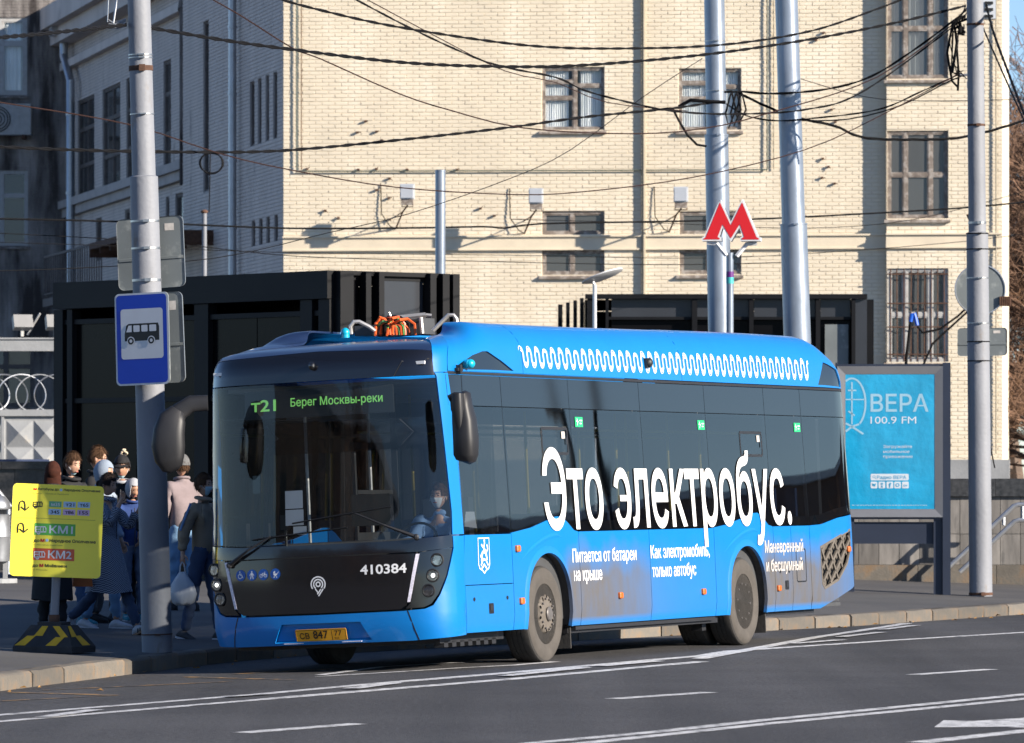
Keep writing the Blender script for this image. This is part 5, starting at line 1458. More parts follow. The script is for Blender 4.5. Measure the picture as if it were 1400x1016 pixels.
# wipers
def on_front(px, py, off):    # position on the front skin below a pixel
    s = (436-px)/134.5; w = 1.84-(py-HOR)/144.5+.057+.047*(-s)
    return FS(s, w, off)
for A, E_, b0, b1 in (((567, 747), (490, 707), (403, 712), (537, 702)), ((312, 761), (372, 727), (346, 729), (478, 725))):
    mb = MB(); mb.tube([on_front(A[0], A[1], .03), on_front(*[(A[i]+E_[i])/2 for i in (0, 1)], .06), on_front(E_[0], E_[1], .03)], [.022, .012, .009], 6); o = mb.build('wiper', M['plastic'], bus)
    mb = MB(); n = 8; mb.tube([on_front(b0[0]+(b1[0]-b0[0])*i/n, b0[1]+(b1[1]-b0[1])*i/n, .02) for i in range(n+1)], .008, 4); mb.build('wiper_blade', M['black'], o)
    mb = MB(); mb.sphere(tuple(on_front(A[0], A[1], .03)), .03, 8, 6); mb.build('wiper_pivot', M['plastic'], o)
# mirrors
def msh(name, pts, rad, m=M['mirror_pl'], Y=51.7, n=12):
    P = [bl(x, y, Y) for x, y in pts]; mb = MB()
    mb.tube(P, rad, 20, sq=.62); return mb.build(name, m, bus, smooth=True, angle=60)
o = msh('mirror_arm', [(284, 551), (262, 552), (246, 562), (236, 578)], [(.05, .075), (.052, .08), (.06, .085), (.07, .10)], Y=52.0)
o2 = msh('mirror_head', [(243, 560), (236, 572), (231, 590), (230, 610), (232, 628), (236, 640), (238, 644)], [(.05, .07), (.09, .13), (.11, .15), (.11, .16), (.10, .14), (.075, .10), (.03, .05)], Y=51.85)
mb = MB(); P = [bl(x, y, 51.95) for x, y in ((231, 578), (228, 600), (229, 625))]; mb.tube([p+Vector((.10, 0, 0)) for p in P], [(.06, .1), (.085, .12), (.07, .1)], 10); mb.build('mirror_glass', M['chrome'], o2, smooth=True)
o = msh('mirror_arm', [(613, 545), (622, 541), (632, 541)], [.03, .035, .03], Y=51.5)
msh('mirror_arm', [(618, 546), (619, 560), (626, 562)], [.02, .02, .02], Y=51.5)
o2 = msh('mirror_head', [(629, 537), (630, 539), (632, 556), (635, 575), (637, 600), (637, 622), (637, 630), (636, 633)], [(.05, .05), (.085, .09), (.09, .10), (.105, .12), (.108, .13), (.105, .12), (.085, .09), (.04, .05)], Y=51.45)
# second ridge on the driver mirror
msh('mirror_ridge', [(626, 538), (627, 560), (629, 588)], [(.05, .06), (.06, .08), (.03, .04)], Y=51.38)
# roof equipment
def rb(px, py, Y=54.2): return bl(px, py, Y)
for pts in ([(480, 457), (479, 446), (484, 440), (491, 440), (505, 447), (513, 453)], [(592, 452), (607, 437), (613, 431), (620, 431), (624, 436), (625, 446)]):
    mb = MB(); mb.tube([rb(*p) for p in pts], .021, 8); mb.build('roof_rail', M['alu'], bus, smooth=True)
p = rb(472, 455, 53.6); mb = MB(); mb.sphere(tuple(p), (.045, .045, .05), 12, 8); mb.tube([p-Vector((0, 0, .05)), p], .042, 10); mb.build('roof_beacon', M['turq'], bus, smooth=True)
pf = None
mb = MB(); a = rb(536, 436, 54.5); b = rb(582, 431, 54.5); mb.tube([a, b], .028, 4); mb.tube([b, rb(590, 432, 54.5)], .02, 4); mb.tube([rb(575, 434, 54.5), rb(577, 456, 54.5)], .022, 6); mb.tube([rb(540, 438, 54.5), rb(538, 456, 54.5)], .015, 6); mb.tube([rb(532, 427, 54.5), rb(536, 437, 54.5)], .01, 4); pf = mb.build('charging_frame', M['alu'], bus)
rr = random.Random(4)
for i in range(11):
    x0 = rr.uniform(503, 545); x1 = x0+rr.uniform(18, 34); y0 = rr.uniform(445, 455); top = rr.uniform(432, 442)
    P = [rb(x0, 458, 54.4+rr.uniform(-.3, .3)), rb(x0+1, y0-5, 54.4), rb((x0*2+x1)/3, top, 54.4+rr.uniform(-.2, .2)), rb((x0+x1*2)/3, top+rr.uniform(-2, 3), 54.4), rb(x1, y0-4, 54.4), rb(x1+1, 458, 54.4)]
    mb = MB(); mb.tube(P, .014, 5); mb.build('cable_loop', M[['orange_cable', 'orange_cable', 'green_cable', 'orange_cable', 'wire'][i % 5]], pf, smooth=True)
mb = MB(); mb.box(tuple(rb(555, 448, 54.8)), (.3, .5, .16)); mb.box(tuple(rb(512, 452, 54.8)), (.3, .3, .1)); mb.build('roof_box', M['cabin'], bus)

# interior ------------------------------------------------------------
mb = MB(); mb.bb(.25, 12.0, .12, 2.38, .36, .40); mb.build('floor', M['cabin'], bus)
mb = MB(); mb.bb(.5, 12.0, .14, 2.36, 2.74, 2.78); mb.bb(1.85, 12, .13, .40, 2.50, 2.74); mb.bb(1.85, 12, 2.1, 2.37, 2.50, 2.74); mb.build('ceiling', M['cabin_l'], bus)
mb = MB(); mb.bb(11.4, 11.5, .12, 2.38, .4, 2.74); mb.build('rear_bulkhead', M['cabin'], bus)
mb = MB(); mb.prism([(.14, .45), (.75, .45), (.70, 1.20), (.45, 1.27), (.20, 1.22)], .42, 2.08); mb.build('dashboard', M['cabin'], bus)
mb = MB(); mb.bb(.6, 1.2, .12, .14, .45, 1.26); mb.bb(2, 11.9, .10, .12, .42, 1.26); mb.bb(2, 11.9, 2.38, 2.4, .42, 1.0); mb.build('inner_lining', M['cabin'], bus)
mb = MB(); mb.bb(1.80, 1.83, .14, 1.28, .4, 1.3); mb.bb(1.80, 1.83, 1.18, 1.24, 1.3, 2.7); mb.bb(.9, 1.8, 1.24, 1.27, .4, 1.35); mb.bb(.9, .94, 1.24, 1.27, 1.35, 2.2); mb.bb(.9, 1.8, 1.24, 1.27, 2.16, 2.22); mb.bb(.95, 1.8, 1.24, 1.26, 1.72, 1.76); mb.build('driver_partition', M['cabin'], bus)
mb = MB(); mb.add([(1.815, .16, 1.3), (1.815, 1.18, 1.3), (1.815, 1.18, 2.6), (1.815, .16, 2.6)], [(0, 1, 2, 3)]); mb.build('partition_glass', M['tint'], bus, fix=False)
seat_v = MB(); seat_v.box((0, 0, .45), (.42, .42, .08)); seat_v.box((.22, 0, .78), (.07, .42, .62)); seat_v.box((0, 0, .22), (.3, .08, .44))
first = None
for u in (3.9, 4.7, 5.5, 6.3, 7.1, 9.9, 10.6):
    for y in (.40, .86, 2.08):
        if y > 2 and 5 < u < 7.6: continue
        Mt = Matrix.Translation((u, y, .4 if u < 7.3 else .62))
        if first is None: first = seat_v.build('passenger_seat', M['seat'], bus, M=Mt)
        else: part_of(first, bus, 'passenger_seat', Mt)
mb = MB(); mb.box((1.45, .62, .85), (.5, .5, .12)); mb.box((1.70, .62, 1.25), (.12, .48, .8)); mb.box((1.72, .62, 1.72), (.1, .28, .2)); mb.box((1.45, .62, .6), (.3, .3, .4)); mb.build('driver_seat', M['cabin'], bus)
mb = MB(); q = Matrix.Translation((.86, .62, 1.22)) @ Matrix.Rotation(radians(-62), 4, 'Y'); mb.tube([q @ Vector((.22*cos(a*pi/12), .22*sin(a*pi/12), 0)) for a in range(25)], .014, 6); mb.tube([q @ Vector((0, .2, 0)), q @ Vector((0, -.2, 0))], .014, 5); mb.tube([q @ Vector((0, 0, 0)), q @ Vector((0, 0, -.5))], .03, 6); mb.build('steering_wheel', M['plastic'], bus)
for u, y in ((2.1, 1.6), (3.4, 1.0), (3.4, 1.7), (5.0, 1.1), (5.0, 1.7), (6.5, 1.1), (6.5, 1.7), (7.6, 1.1), (9.2, 1.1), (9.5, 1.7), (10.5, 1.2), (1.25, 1.9)):
    mb = MB(); mb.tube([(u, y, .4), (u, y, 2.74)], .017, 6); mb.build('grab_pole', M['yellow_pole'] if u > 3 else M['alu'], bus)
mb = MB(); mb.tube([(2.2, .75, 2.35), (11, .75, 2.35)], .016, 6); mb.tube([(2.2, 1.75, 2.35), (11, 1.75, 2.35)], .016, 6); mb.build('ceiling_rail', M['yellow_pole'], bus)
mb = MB(); mb.bb(6.0, 7.4, 1.15, 1.19, 1.0, 1.04); mb.bb(8, 9.4, .3, .34, 1.32, 1.36); mb.build('blue_rail', M['icon_blue'], bus)
def sheet(name, s0, s1, w0, w1, off, m):
    mb = MB(); mb.add([FS(s0, w0, off), FS(s1, w0, off), FS(s1, w1, off), FS(s0, w1, off)], [(0, 1, 2, 3)]); return mb.build(name, m, bus, fix=False)
sheet('paper_notice', .34, .155, 1.60, 1.77, -.03, M['white']); sheet('paper_notice', .34, .15, 1.44, 1.59, -.03, M['white']); sheet('paper_notice', .27, .13, 1.35, 1.43, -.05, M['white'])
sheet('sun_visor', .55, -1.15, 2.12, 2.42, -.10, M['tint'])
mb = MB()
for s0 in (.45, -.98):
    mb.tube([FS(s0+.16, 2.15, -.12), FS(s0, 2.28, -.12), FS(s0+.14, 2.40, -.12)], .012, 5)
mb.build('visor_arm', M['plastic'], bus)
mb = MB(); p = FS(.40, 1.35, -.15); mb.tube([p-Vector((0, 0, .12)), p+Vector((0, 0, .13))], .015, 6); mb.box((p.x, p.y, p.z+.13), (.04, .09, .14)); mb.build('card_reader', M['black'], bus)
sheet('control_screen', -.22, -.62, 1.42, 1.72, -.35, M['signbox'])
sheet('no_smoking_sticker', .88, .78, 1.78, 1.95, -.3, M['tint'])
mb = MB(); mb.add([SL(a, b, -.05) for a, b in ((.70, 1.36), (1.02, 1.34), (.98, 1.5), (.76, 1.5))], [(0, 1, 2, 3)]); mb.build('paper_notice', M['white'], bus, fix=False)
# kerb side doors
for (a, b) in ((.66, 1.74), (5.05, 6.25), (9.62, 10.8)):
    mb = MB(); f_ = lambda p, q: SRt(p, q, .012)
    for q in ((a, (a+b)/2), ((a+b)/2, b)): stroke(mb, rrect(q[0]+.02, q[1]-.02, .42, 2.45, .04), .05, f_, closed=True)
    mb.build('passenger_door', M['plastic'], bus, fix=False)
# ------------------------------------------------------------------ poles
def lean_pole(name, bx, by, tx, r0, rtop, label, m, steps=(), Y=None, ztop=10.5, cat='pole', rings=(), n=24):
    """pole with its foot under pixel (bx,by); axis passes pixel column tx at the picture top"""
    g = ground_hit(bx, by) if Y is None else Vector(((bx-700)/FPX*Y, Y, zg((bx-700)/FPX*Y, Y)))
    Y = g.y; zt = at(0, 0, Y).z; dx = (tx-bx)/FPX*Y/(zt-g.z)
    r = empty(name, tuple(g), 0, label, cat)
    mb = MB(); h = ztop-g.z
    zs = [0, h*.25, h*.5, h*.75, h]
    lvl = sorted(set(zs+[s[0]-g.z for s in steps]))
    P = []; R = []
    def rad(z): 
        q = r0+(rtop-r0)*z/h
        for s in steps:
            if z+g.z > s[0]: q -= s[1]
        return q
    for z in lvl:
        P.append((dx*z, 0, z)); R.append(rad(z-1e-4))
        if any(abs(z+g.z-s[0]) < 1e-6 for s in steps): P.append((dx*z, 0, z+.012)); R.append(rad(z+.01))
    mb.tube(P, R, n); mb.build('shaft', m, r, smooth=True, angle=30)
    for z, w, mm in rings:
        zz = z-g.z; mb = MB(); q = rad(zz)+.006; mb.tube([(dx*zz, 0, zz), (dx*(zz+w), 0, zz+w)], q, n); mb.box((dx*zz+.02, -q-.01, zz+w/2), (.06, .03, w*1.3)); mb.build('band', M[mm], r, smooth=True)
    r['dx'] = dx
    return r, g, dx, rad
zpy = lambda py, Y: at(0, py, Y).z
pL, gL, dL, radL = lean_pole('concrete_pole', 215, 893, 190, .152, .125, Y=54.6, label= 'thick weathered grey concrete pole carrying the blue bus stop sign', m=M['pole'], steps=[(zpy(242, 54.6), .022)], cat='pole',
    rings=[(zpy(y, 54.6), w, m_) for y, w, m_ in ((304, .02, 'band'), (341, .02, 'band'), (385, .025, 'band'), (97, .05, 'rust'), (80, .012, 'band'), (76, .012, 'band'), (868, .012, 'rust'), (157, .01, 'band'))])
pR, gR, dR, radR = lean_pole('concrete_pole', 1341, 815, 1333, .165, .145, 'weathered concrete pole at right beside the radio poster stand, hung with cables', M['pole'], steps=[(zpy(322, 79), .03)],
    rings=[(zpy(y, 79), w, m_) for y, w, m_ in ((324, .015, 'wire'), (345, .015, 'wire'), (384, .015, 'band'), (445, .015, 'band'), (470, .015, 'wire'), (496, .015, 'wire'), (310, .03, 'band'), (178, .03, 'rust'), (42, .03, 'rust'), (812, .04, 'rust'))])
lean_pole('steel_lamp_post', 990, 790, 976.5, .172, .17, 'shiny grey steel lamp post behind the red metro letter, cables tied to it', M['galv'], steps=[(zpy(186, 80), .022)], Y=80, ztop=11.5, cat='lamp post', rings=[(zpy(186, 80), .02, 'galv'), (zpy(57, 80), .012, 'band'), (zpy(140, 80), .012, 'band'), (zpy(125, 80), .01, 'band')])
lean_pole('steel_lamp_post', 1101, 790, 1075, .205, .185, 'thicker shiny grey steel lamp post right of the metro letter', M['galv'], steps=[(zpy(308, 80), .025)], Y=80, ztop=11.5, cat='lamp post', rings=[(zpy(308, 80), .02, 'galv'), (zpy(153, 80), .012, 'band')])
q = at(602, 233, 86); lean = empty('steel_post', (q.x, 86, .35), 0, 'plain blue-grey steel post standing behind the left black pavilion', 'post')
mb = MB(); mb.tube([(0, 0, 0), (0, 0, q.z-.35)], .08, 16); mb.build('shaft', M['galv'], lean, smooth=True)
mb = MB(); mb.tube([(0, 0, q.z-.37), (0, 0, q.z-.345)], .083, 16); mb.build('cap', M['galv'], lean, smooth=True)
q = at(279.5, 291, 100); po = empty('thin_post', (q.x, 100, .35), 0, 'thin grey post above the pavilion roof before the shaded wall', 'post')
mb = MB(); mb.tube([(0, 0, 0), (0, 0, q.z-.35)], .045, 10); mb.build('shaft', M['pole'], po, smooth=True)
mb = MB(); mb.sphere((0, 0, q.z-.33), (.07, .07, .04)); mb.build('cap', M['rust'], po, smooth=True)
# fittings on the left pole
mb = MB(); Yl = gL.y-.0
def on(px, py, Y): return at(px, py, Y)
mb.tube([on(149, -20, Yl), on(147, 30, Yl), on(172, 28, Yl)], .006, 4); mb.tube([on(163, -20, Yl), on(155, 32, Yl)], .01, 5)
for a in range(7):
    b = random.Random(a); mb.tube([on(150+b.uniform(-3, 3), 32+b.uniform(-6, 6), Yl), on(160, 36+b.uniform(-5, 5), Yl), on(172, 30+b.uniform(-5, 6), Yl)], .008, 4)
o = mb.build('cable_clamp', M['zinc'], None); tag(o, 'wire clamp bundle high on the left concrete pole', 'cable clamp')

# ------------------------------------------------------------------ bus stop sign
def placed(pts, P0, R, D):   # helper for flat boards: pts (u,v) on plane with corner P0 and edge vectors R,D
    return [P0+R*u+D*v for u, v in pts]
M['sign_blue'] = mat('sign_blue', (.0, .045, .45), .35, var=.05, scale=3)
M['sign_white'] = mat('sign_white', (.62, .63, .65), .4, var=.06, scale=3)
def board(name, TL, TR, BR, BL, Y, dy_right, th, mface, mback, label, cat, rad=.05, group=None, bend=0):
    """flat board given by its four picture corners; dy_right = how much nearer the right side stands"""
    a = at(TL[0], TL[1], Y); b = at(TR[0], TR[1], Y-dy_right); d = at(BL[0], BL[1], Y)
    R = b-a; D = d-a; n = R.cross(D).normalized()
    if n.y > 0: n = -n
    base = (a+b)/2+D
    r = empty(name, tuple(base), 0, label, cat, group)
    W_, H_ = R.length, D.length
    f = lambda u, v, o=0.0: a-base+R*(u/W_)+D*(1-v/H_)+n*(o+bend*sin(pi*u/W_)*0.5+bend*sin(v*5)*.3)    # u right, v up, metres
    P = rrect(0, W_, 0, H_, rad, 5); k = len(P)
    mb = MB(); mb.loft([[f(p[0], p[1], 0) for p in P], [f(p[0], p[1], -th) for p in P]]); mb.build('panel', mback, r)
    mb = MB(); mb.add([f(p[0], p[1], .002) for p in P], [tuple(range(k))]); mb.build('border', mface, r, fix=False)
    return r, f, W_, H_
r, f, W_, H_ = board('bus_stop_sign', (156.6, 402.5), (229.4, 398.5), (231.6, 525.6), (159.5, 528), 54.45, .28, .02, M['sign_white'], M['sign_back'], 'blue bus stop sign with a white square and black bus figure', 'sign')
mb = MB(); patch(mb, rrect(.018, W_-.018, .018, H_-.018, .04, 4), lambda a, b: f(a, b, .004), .2); mb.build('blue_field', M['sign_blue'], r, fix=False)
sx0, sx1, sz0, sz1 = W_*.11, W_*.90, H_*.285, H_*.83
mb = MB(); patch(mb, rrect(sx0, sx1, sz0, sz1, .03, 4), lambda a, b: f(a, b, .006), .2); mb.build('white_field', M['sign_white'], r, fix=False)
g1 = lambda a, b: f(a, b, .008); g2 = lambda a, b: f(a, b, .010)
bw = (sx1-sx0)*.82; bx = (sx0+sx1)/2-bw/2; bz = sz0+(sz1-sz0)*.36; bh = (sz1-sz0)*.345
mb = MB(); body = [(bx, bz), (bx+bw, bz), (bx+bw, bz+bh*.8), (bx+bw*.97, bz+bh), (bx+bw*.12, bz+bh), (bx+bw*.05, bz+bh*.9), (bx, bz+bh*.4)]
mb.add([g1(*p) for p in body], [tuple(range(len(body)))])
mb.build('bus_figure', M['black'], r, fix=False)
mb = MB()
for i, (a, b) in enumerate(((.07, .21), (.26, .44), (.49, .67), (.72, .92))):
    P = rrect(bx+bw*a, bx+bw*b, bz+bh*.52, bz+bh*.9, .008, 2)
    if i == 0: P = [(bx+bw*.05, bz+bh*.52), (bx+bw*.21, bz+bh*.52), (bx+bw*.21, bz+bh*.9), (bx+bw*.12, bz+bh*.9)]
    mb.add([g2(*p) for p in P], [tuple(range(len(P)))])
for c_ in (.18, .77): disc(mb, bx+bw*c_, bz, bh*.26, g2)
mb.build('figure_cutouts', M['sign_white'], r, fix=False)
mb = MB()
for c_ in (.18, .77): ring(mb, bx+bw*c_, bz, bh*.10, bh*.20, 0, 360, lambda a, b: f(a, b, .012))
mb.build('figure_wheels', M['black'], r, fix=False)
def sign_back(TL, TR, BR, BL, Y, label, rad=.06, dy=.15):
    r, f, W_, H_ = board('sign_back', TL, TR, BR, BL, Y, dy, .012, M['sign_back'], M['sign_back'], label, 'sign', rad)
    mb = MB()
    for v in (H_*.42, ): 
        P = [f(0.01, v-.012, .014), f(W_-.01, v-.012, .014), f(W_-.01, v+.012, .014), f(.01, v+.012, .014)]; Q = [f(0.01, v-.018, .002), f(W_-.01, v-.018, .002), f(W_-.01, v+.018, .002), f(.01, v+.018, .002)]; mb.loft([P, Q])
    mb.build('stiffener', M['sign_back'], r)
    P = rrect(0, W_, 0, H_, rad, 5); mb = MB(); k = len(P)
    mb.loft([[f(a, b, .012) for a, b in P], [f(a, b, .0) for a, b in P]], cap=False); o = mb.build('rim', M['zinc'], r)
    mb = MB(); s_ = [f(a, b, .005) for a, b in ((W_*.72, H_*.80), (W_*.86, H_*.80), (W_*.86, H_*.90), (W_*.72, H_*.90))]; mb.add(s_, [(0, 1, 2, 3)]); mb.build('sticker', M['white_dirty'], r, fix=False)
    return r
sign_back((159, 301), (250, 294), (257, 391), (163, 398), 54.95, 'grey back of a traffic sign strapped to the left pole, upper one')
sign_back((185, 402), (249, 398), (257, 522), (190, 526), 54.9, 'grey back of a traffic sign half hidden behind the blue bus stop sign')
# signs on the right pole
g = at(1340, 396, 79.4); rs = empty('sign_back', (g.x, g.y, g.z-.36), 0, 'round grey back of a traffic sign on the right concrete pole', 'sign')
mb = MB(); mb.tube([(0, 0, .36), (0, .03, .36)], .36, 40); mb.build('panel', M['sign_back'], rs, smooth=True)
mb = MB(); mb.tube([(.36*cos(a*pi/20), -.005, .36+.36*sin(a*pi/20)) for a in range(41)], .012, 5); mb.build('rim', M['zinc'], rs, smooth=True)
mb = MB()
for i in range(6): mb.bb(.29+i*.028-.01, .305+i*.028-.01, -.05, -.005, .12, .26)
mb.bb(.28, .45, -.02, -.005, .12, .26); mb.build('rusty_bracket', M['rust'], rs)
sign_back((1309, 449), (1377, 448), (1377, 486), (1309, 487), 79.45, 'small rectangular grey back of a sign low on the right concrete pole', rad=.05, dy=.05)
# fittings on the right pole
ft = empty('cable_fitting', tuple(at(1333, 110, 78.8)), 0, 'tangle of cables, clamps and a small box at the top of the right pole', 'cable fitting')
fo_ = at(1333, 110, 78.8)
mb = MB(); mb.box(tuple(at(1351, 12, 78.6)-fo_), (.2, .2, .3)); mb.build('box', M['lamp_grey'], ft)
mb = MB()
for k in range(3): mb.box(tuple(at(1352, 4+k*9, 78.48)-fo_), (.12, .02, .04))
mb.build('box_slot', M['black'], ft)
rr = random.Random(3)
for i in range(16):
    mb = MB(); x = rr.uniform(1300, 1312); P = [(rr.uniform(1318, 1328), rr.uniform(0, 25)), (x, rr.uniform(20, 45)), (x+rr.uniform(-8, 5), rr.uniform(45, 80)), (x+rr.uniform(-3, 8), rr.uniform(80, 112)), (rr.uniform(1308, 1322), rr.uniform(95, 125))]
    if i > 7: P = [(rr.uniform(1308, 1320), rr.uniform(30, 50)) for _ in range(4)]
    mb.tube([at(a, b, 78.5+rr.uniform(-.1, .1))-fo_ for a, b in P], rr.choice([.012, .02, .008]), 4); mb.build('cable', M['wire'], ft)
mb = MB(); mb.tube([at(1323, 293, 78.7)-fo_, at(1330, 310, 78.7)-fo_], .025, 6); mb.tube([at(1343, 292, 78.7)-fo_, at(1340, 310, 78.7)-fo_], .025, 6); mb.build('clamp_bar', M['rust'], ft)
mb = MB(); mb.tube([at(x, y, 78.72)-fo_ for x, y in ((1341, 378), (1345, 385), (1344, 430), (1340, 455), (1330, 475), (1323, 485))], .014, 5); mb.build('cable', M['pole'], ft)
mb = MB(); mb.tube([at(x, y, 78.72)-fo_ for x, y in ((1342, 380), (1343, 430), (1344, 500), (1347, 560), (1352, 600), (1360, 640))], .01, 4); mb.build('cable', M['wire'], ft)
mb = MB(); mb.tube([at(1312, 103, 78.8)-fo_, at(1330, 102, 78.8)-fo_], .02, 6); mb.box(tuple(at(1327, 116, 78.7)-fo_), (.1, .1, .1)); mb.build('anchor', M['zinc'], ft)
fa = at(985, 140, 79.7); fb = empty('cable_fitting', tuple(fa), 0, 'looped spare cable hanging on the lamp post above the metro letter', 'cable fitting')
for i in range(3):
    mb = MB(); x = 1000+i*7; mb.tube([at(a, b, 79.6)-fa for a, b in ((990, 126), (x, 124+i), (x+6, 150), (x-4, 176-i*3), (x-8, 155), (x-1, 128))], .015, 5); mb.build('cable_loop', M['wire'], fb, smooth=True)
mb = MB(); mb.tube([at(a, b, 79.6)-fa for a, b in ((920, 149), (928, 165), (940, 185), (953, 198), (966, 200))], .018, 5); mb.tube([at(a, b, 79.6)-fa for a, b in ((928, 146), (944, 137), (970, 139), (992, 140))], .028, 5); mb.build('cable_loop', M['wire'], fb, smooth=True)
cl = at(289, 223, 100); mb = MB()
for i in range(3): mb.tube([(cl.x+(.2+.01*i)*cos(a*pi/10), 100+.01*i, cl.z+(.2-.01*i)*sin(a*pi/10)) for a in range(21)], .013, 4)
mb.tube([(cl.x-.02, 100, cl.z+.2), (cl.x-.04, 100, cl.z-.9)], .01, 4); tag(mb.build('cable_coil', M['wire']), 'small coil of spare cable hanging on a wire before the shaded wall', 'cable coil')

# ------------------------------------------------------------------ overhead wires
def wire(pts, Y0, Y1, r, label, m='wire', twist=0, n=5):
    P = [at(p[0], p[1], Y0+(Y1-Y0)*(p[0]-pts[0][0])/(pts[-1][0]-pts[0][0])) for p in pts]
    Q = []
    for i in range(len(P)-1):
        p0 = P[max(i-1, 0)]; p1 = P[i]; p2 = P[i+1]; p3 = P[min(i+2, len(P)-1)]; k = max(3, int((p2-p1).length/(.10 if twist else .5)))
        for j in range(k):
            t = j/k; Q.append(.5*((2*p1)+(p2-p0)*t+(2*p0-5*p1+4*p2-p3)*t*t+(3*p1-p0-3*p2+p3)*t**3))
    Q.append(P[-1])
    mb = MB()
    if twist:
        for ph in (0, pi) if twist == 1 else (0, 2.09, 4.19):
            R_ = r*(.75 if twist == 1 else 1.1); s = 0; T = []
            for i, q in enumerate(Q):
                if i: s += (q-Q[i-1]).length
                a = s*7+ph; T.append(q+Vector((0, cos(a)*R_, sin(a)*R_)))
            mb.tube(T, r*.85, 5)
    else: mb.tube(Q, r, n)
    o = mb.build('overhead_cable', M[m], None, smooth=True); tag(o, label, 'cable', 'overhead cables')
    return o
wire([(205, 38), (300, 54), (385, 66), (545, 85), (680, 91), (800, 89), (960, 75), (1100, 55), (1220, 32), (1320, 8)], 54.6, 79, .014, 'thick twisted overhead cable from the left pole to the top of the right pole', twist=1)
wire([(-60, 56), (60, 46), (172, 34)], 46, 54.6, .014, 'thick twisted overhead cable reaching the left pole from the picture edge', twist=1)
wire([(360, -8), (430, 12), (550, 38), (730, 63), (880, 66), (1000, 60), (1110, 42), (1200, 12), (1250, -8)], 62, 78, .012, 'twisted overhead cable dipping at the middle, highest across the facade', twist=1)
wire([(270, -12), (330, 22), (400, 66), (439, 81), (545, 128), (616, 151), (715, 175), (860, 183), (960, 176), (1050, 155), (1200, 105), (1320, 20)], 66, 79, .009, 'thin brown overhead cable with a long deep dip across the facade', 'wire_b')
wire([(480, -4), (560, 38), (640, 75), (690, 92), (760, 106), (800, 124), (860, 140), (920, 152), (1000, 156), (1100, 150), (1180, 125), (1312, 30)], 70, 79, .010, 'loose pair of overhead cables slanting down over the upper middle window', twist=1)
wire([(488, -8), (600, 52), (690, 97), (760, 113), (830, 140), (940, 152)], 70, 80, .007, 'thin overhead cable running beside the slanting pair', 'wire_b')
wire([(-60, 198), (100, 205), (260, 208), (385, 206), (540, 192), (690, 175), (800, 160), (920, 148), (985, 138)], 60, 80, .014, 'twisted overhead cable ending at the lamp post above the metro letter', twist=1)
wire([(-60, 130), (0, 140), (175, 170), (300, 210), (400, 233), (540, 256), (700, 266), (800, 262), (950, 242), (1100, 205), (1200, 160), (1312, 100)], 62, 79, .008, 'thin brown overhead cable sagging lowest above the wall lamps', 'wire_b')
wire([(1010, 125), (1060, 128), (1130, 122), (1190, 105), (1250, 68), (1312, 22)], 80, 79, .012, 'twisted overhead cable climbing from the lamp post to the right pole', twist=1)
wire([(1010, 127), (1040, 142), (1085, 160), (1140, 172), (1180, 188), (1250, 191), (1320, 187), (1400, 165), (1440, 150)], 80, 82, .012, 'wavy twisted overhead cable crossing the right barred-window wing', twist=2)
wire([(990, 140), (1020, 158), (1060, 165), (1110, 162), (1200, 150), (1260, 125), (1315, 100)], 80, 79, .009, 'paired overhead cable joining lamp post and right pole lower down', twist=1)
wire([(1090, 165), (1160, 163), (1230, 145), (1290, 115), (1315, 104)], 80, 79, .010, 'overhead cable meeting the clamp on the right pole from below')
wire([(-60, 298), (160, 303), (385, 312), (550, 312), (660, 310), (690, 312), (740, 306), (900, 303), (1050, 299), (1320, 284), (1450, 270)], 84, 92, .015, 'dark overhead cable running level just above the band course')
wire([(-60, 316), (200, 330), (400, 350), (600, 356), (900, 362), (1100, 358)], 85, 93, .007, 'lowest thin overhead cable crossing above the pavilions')
wire([(-60, 372), (120, 366), (300, 352), (450, 318), (560, 292), (700, 243), (780, 205), (880, 132), (960, 80)], 66, 80, .006, 'thin straight cable rising diagonally to the lamp post')
wire([(-60, 330), (120, 335), (380, 345), (700, 349), (1000, 352), (1320, 330), (1450, 310)], 88, 98, .006, 'thin level cable below the band course')
wire([(1095, 108), (1180, 132), (1260, 138), (1400, 136)], 81, 84, .006, 'very thin level cable below the top right window')
wire([(700, 300), (900, 305), (1100, 312), (1250, 300), (1400, 262)], 90, 96, .006, 'thin slack cable crossing behind the lamp posts')
wire([(1345, -8), (1357, 40), (1375, 90), (1392, 135), (1410, 180)], 79, 70, .018, 'thick twisted cable dropping steeply right of the right pole', twist=1)
wire([(1343, 36), (1360, 75), (1380, 120), (1398, 160), (1415, 200)], 79, 70, .012, 'thinner twisted cable dropping steeply beside the thick one', twist=1)

# ------------------------------------------------------------------ metro sign
ms = at(998, 332, 78)
r = empty('metro_sign', (ms.x, 78, .35), 0, 'red metro letter on a striped grey pole above the bus roof', 'sign')
M['red'] = mat('metro_red', (.55, .004, .008), .35, var=.04, coat=.3)
M['purple'] = mat('purple_stripe', (.10, .01, .16), .4); M['teal'] = mat('teal_stripe', (.05, .42, .42), .4)
zc = lambda zx, zy: ((zx/2.54+720-998.3)/FPX*78, EYE+(650-zy/2.54)/FPX*78-.35)
Mout = [(612, 838), (612, 826), (620, 822), (674, 693), (712, 772), (752, 693), (806, 822), (815, 826), (815, 839), (745, 839), (745, 826), (752, 822), (742, 792), (712, 840), (684, 792), (673, 822), (679, 826), (679, 838)]
P = [zc(*p) for p in Mout]
mb = MB(); patch(mb, P, lambda a, b: Vector((a, -.12, b)), 5); V0 = mb.v; F0 = mb.f
mb2 = MB(); mb2.add(V0, F0); mb2.add([(v[0], .12, v[2]) for v in V0], F0); n = len(P)
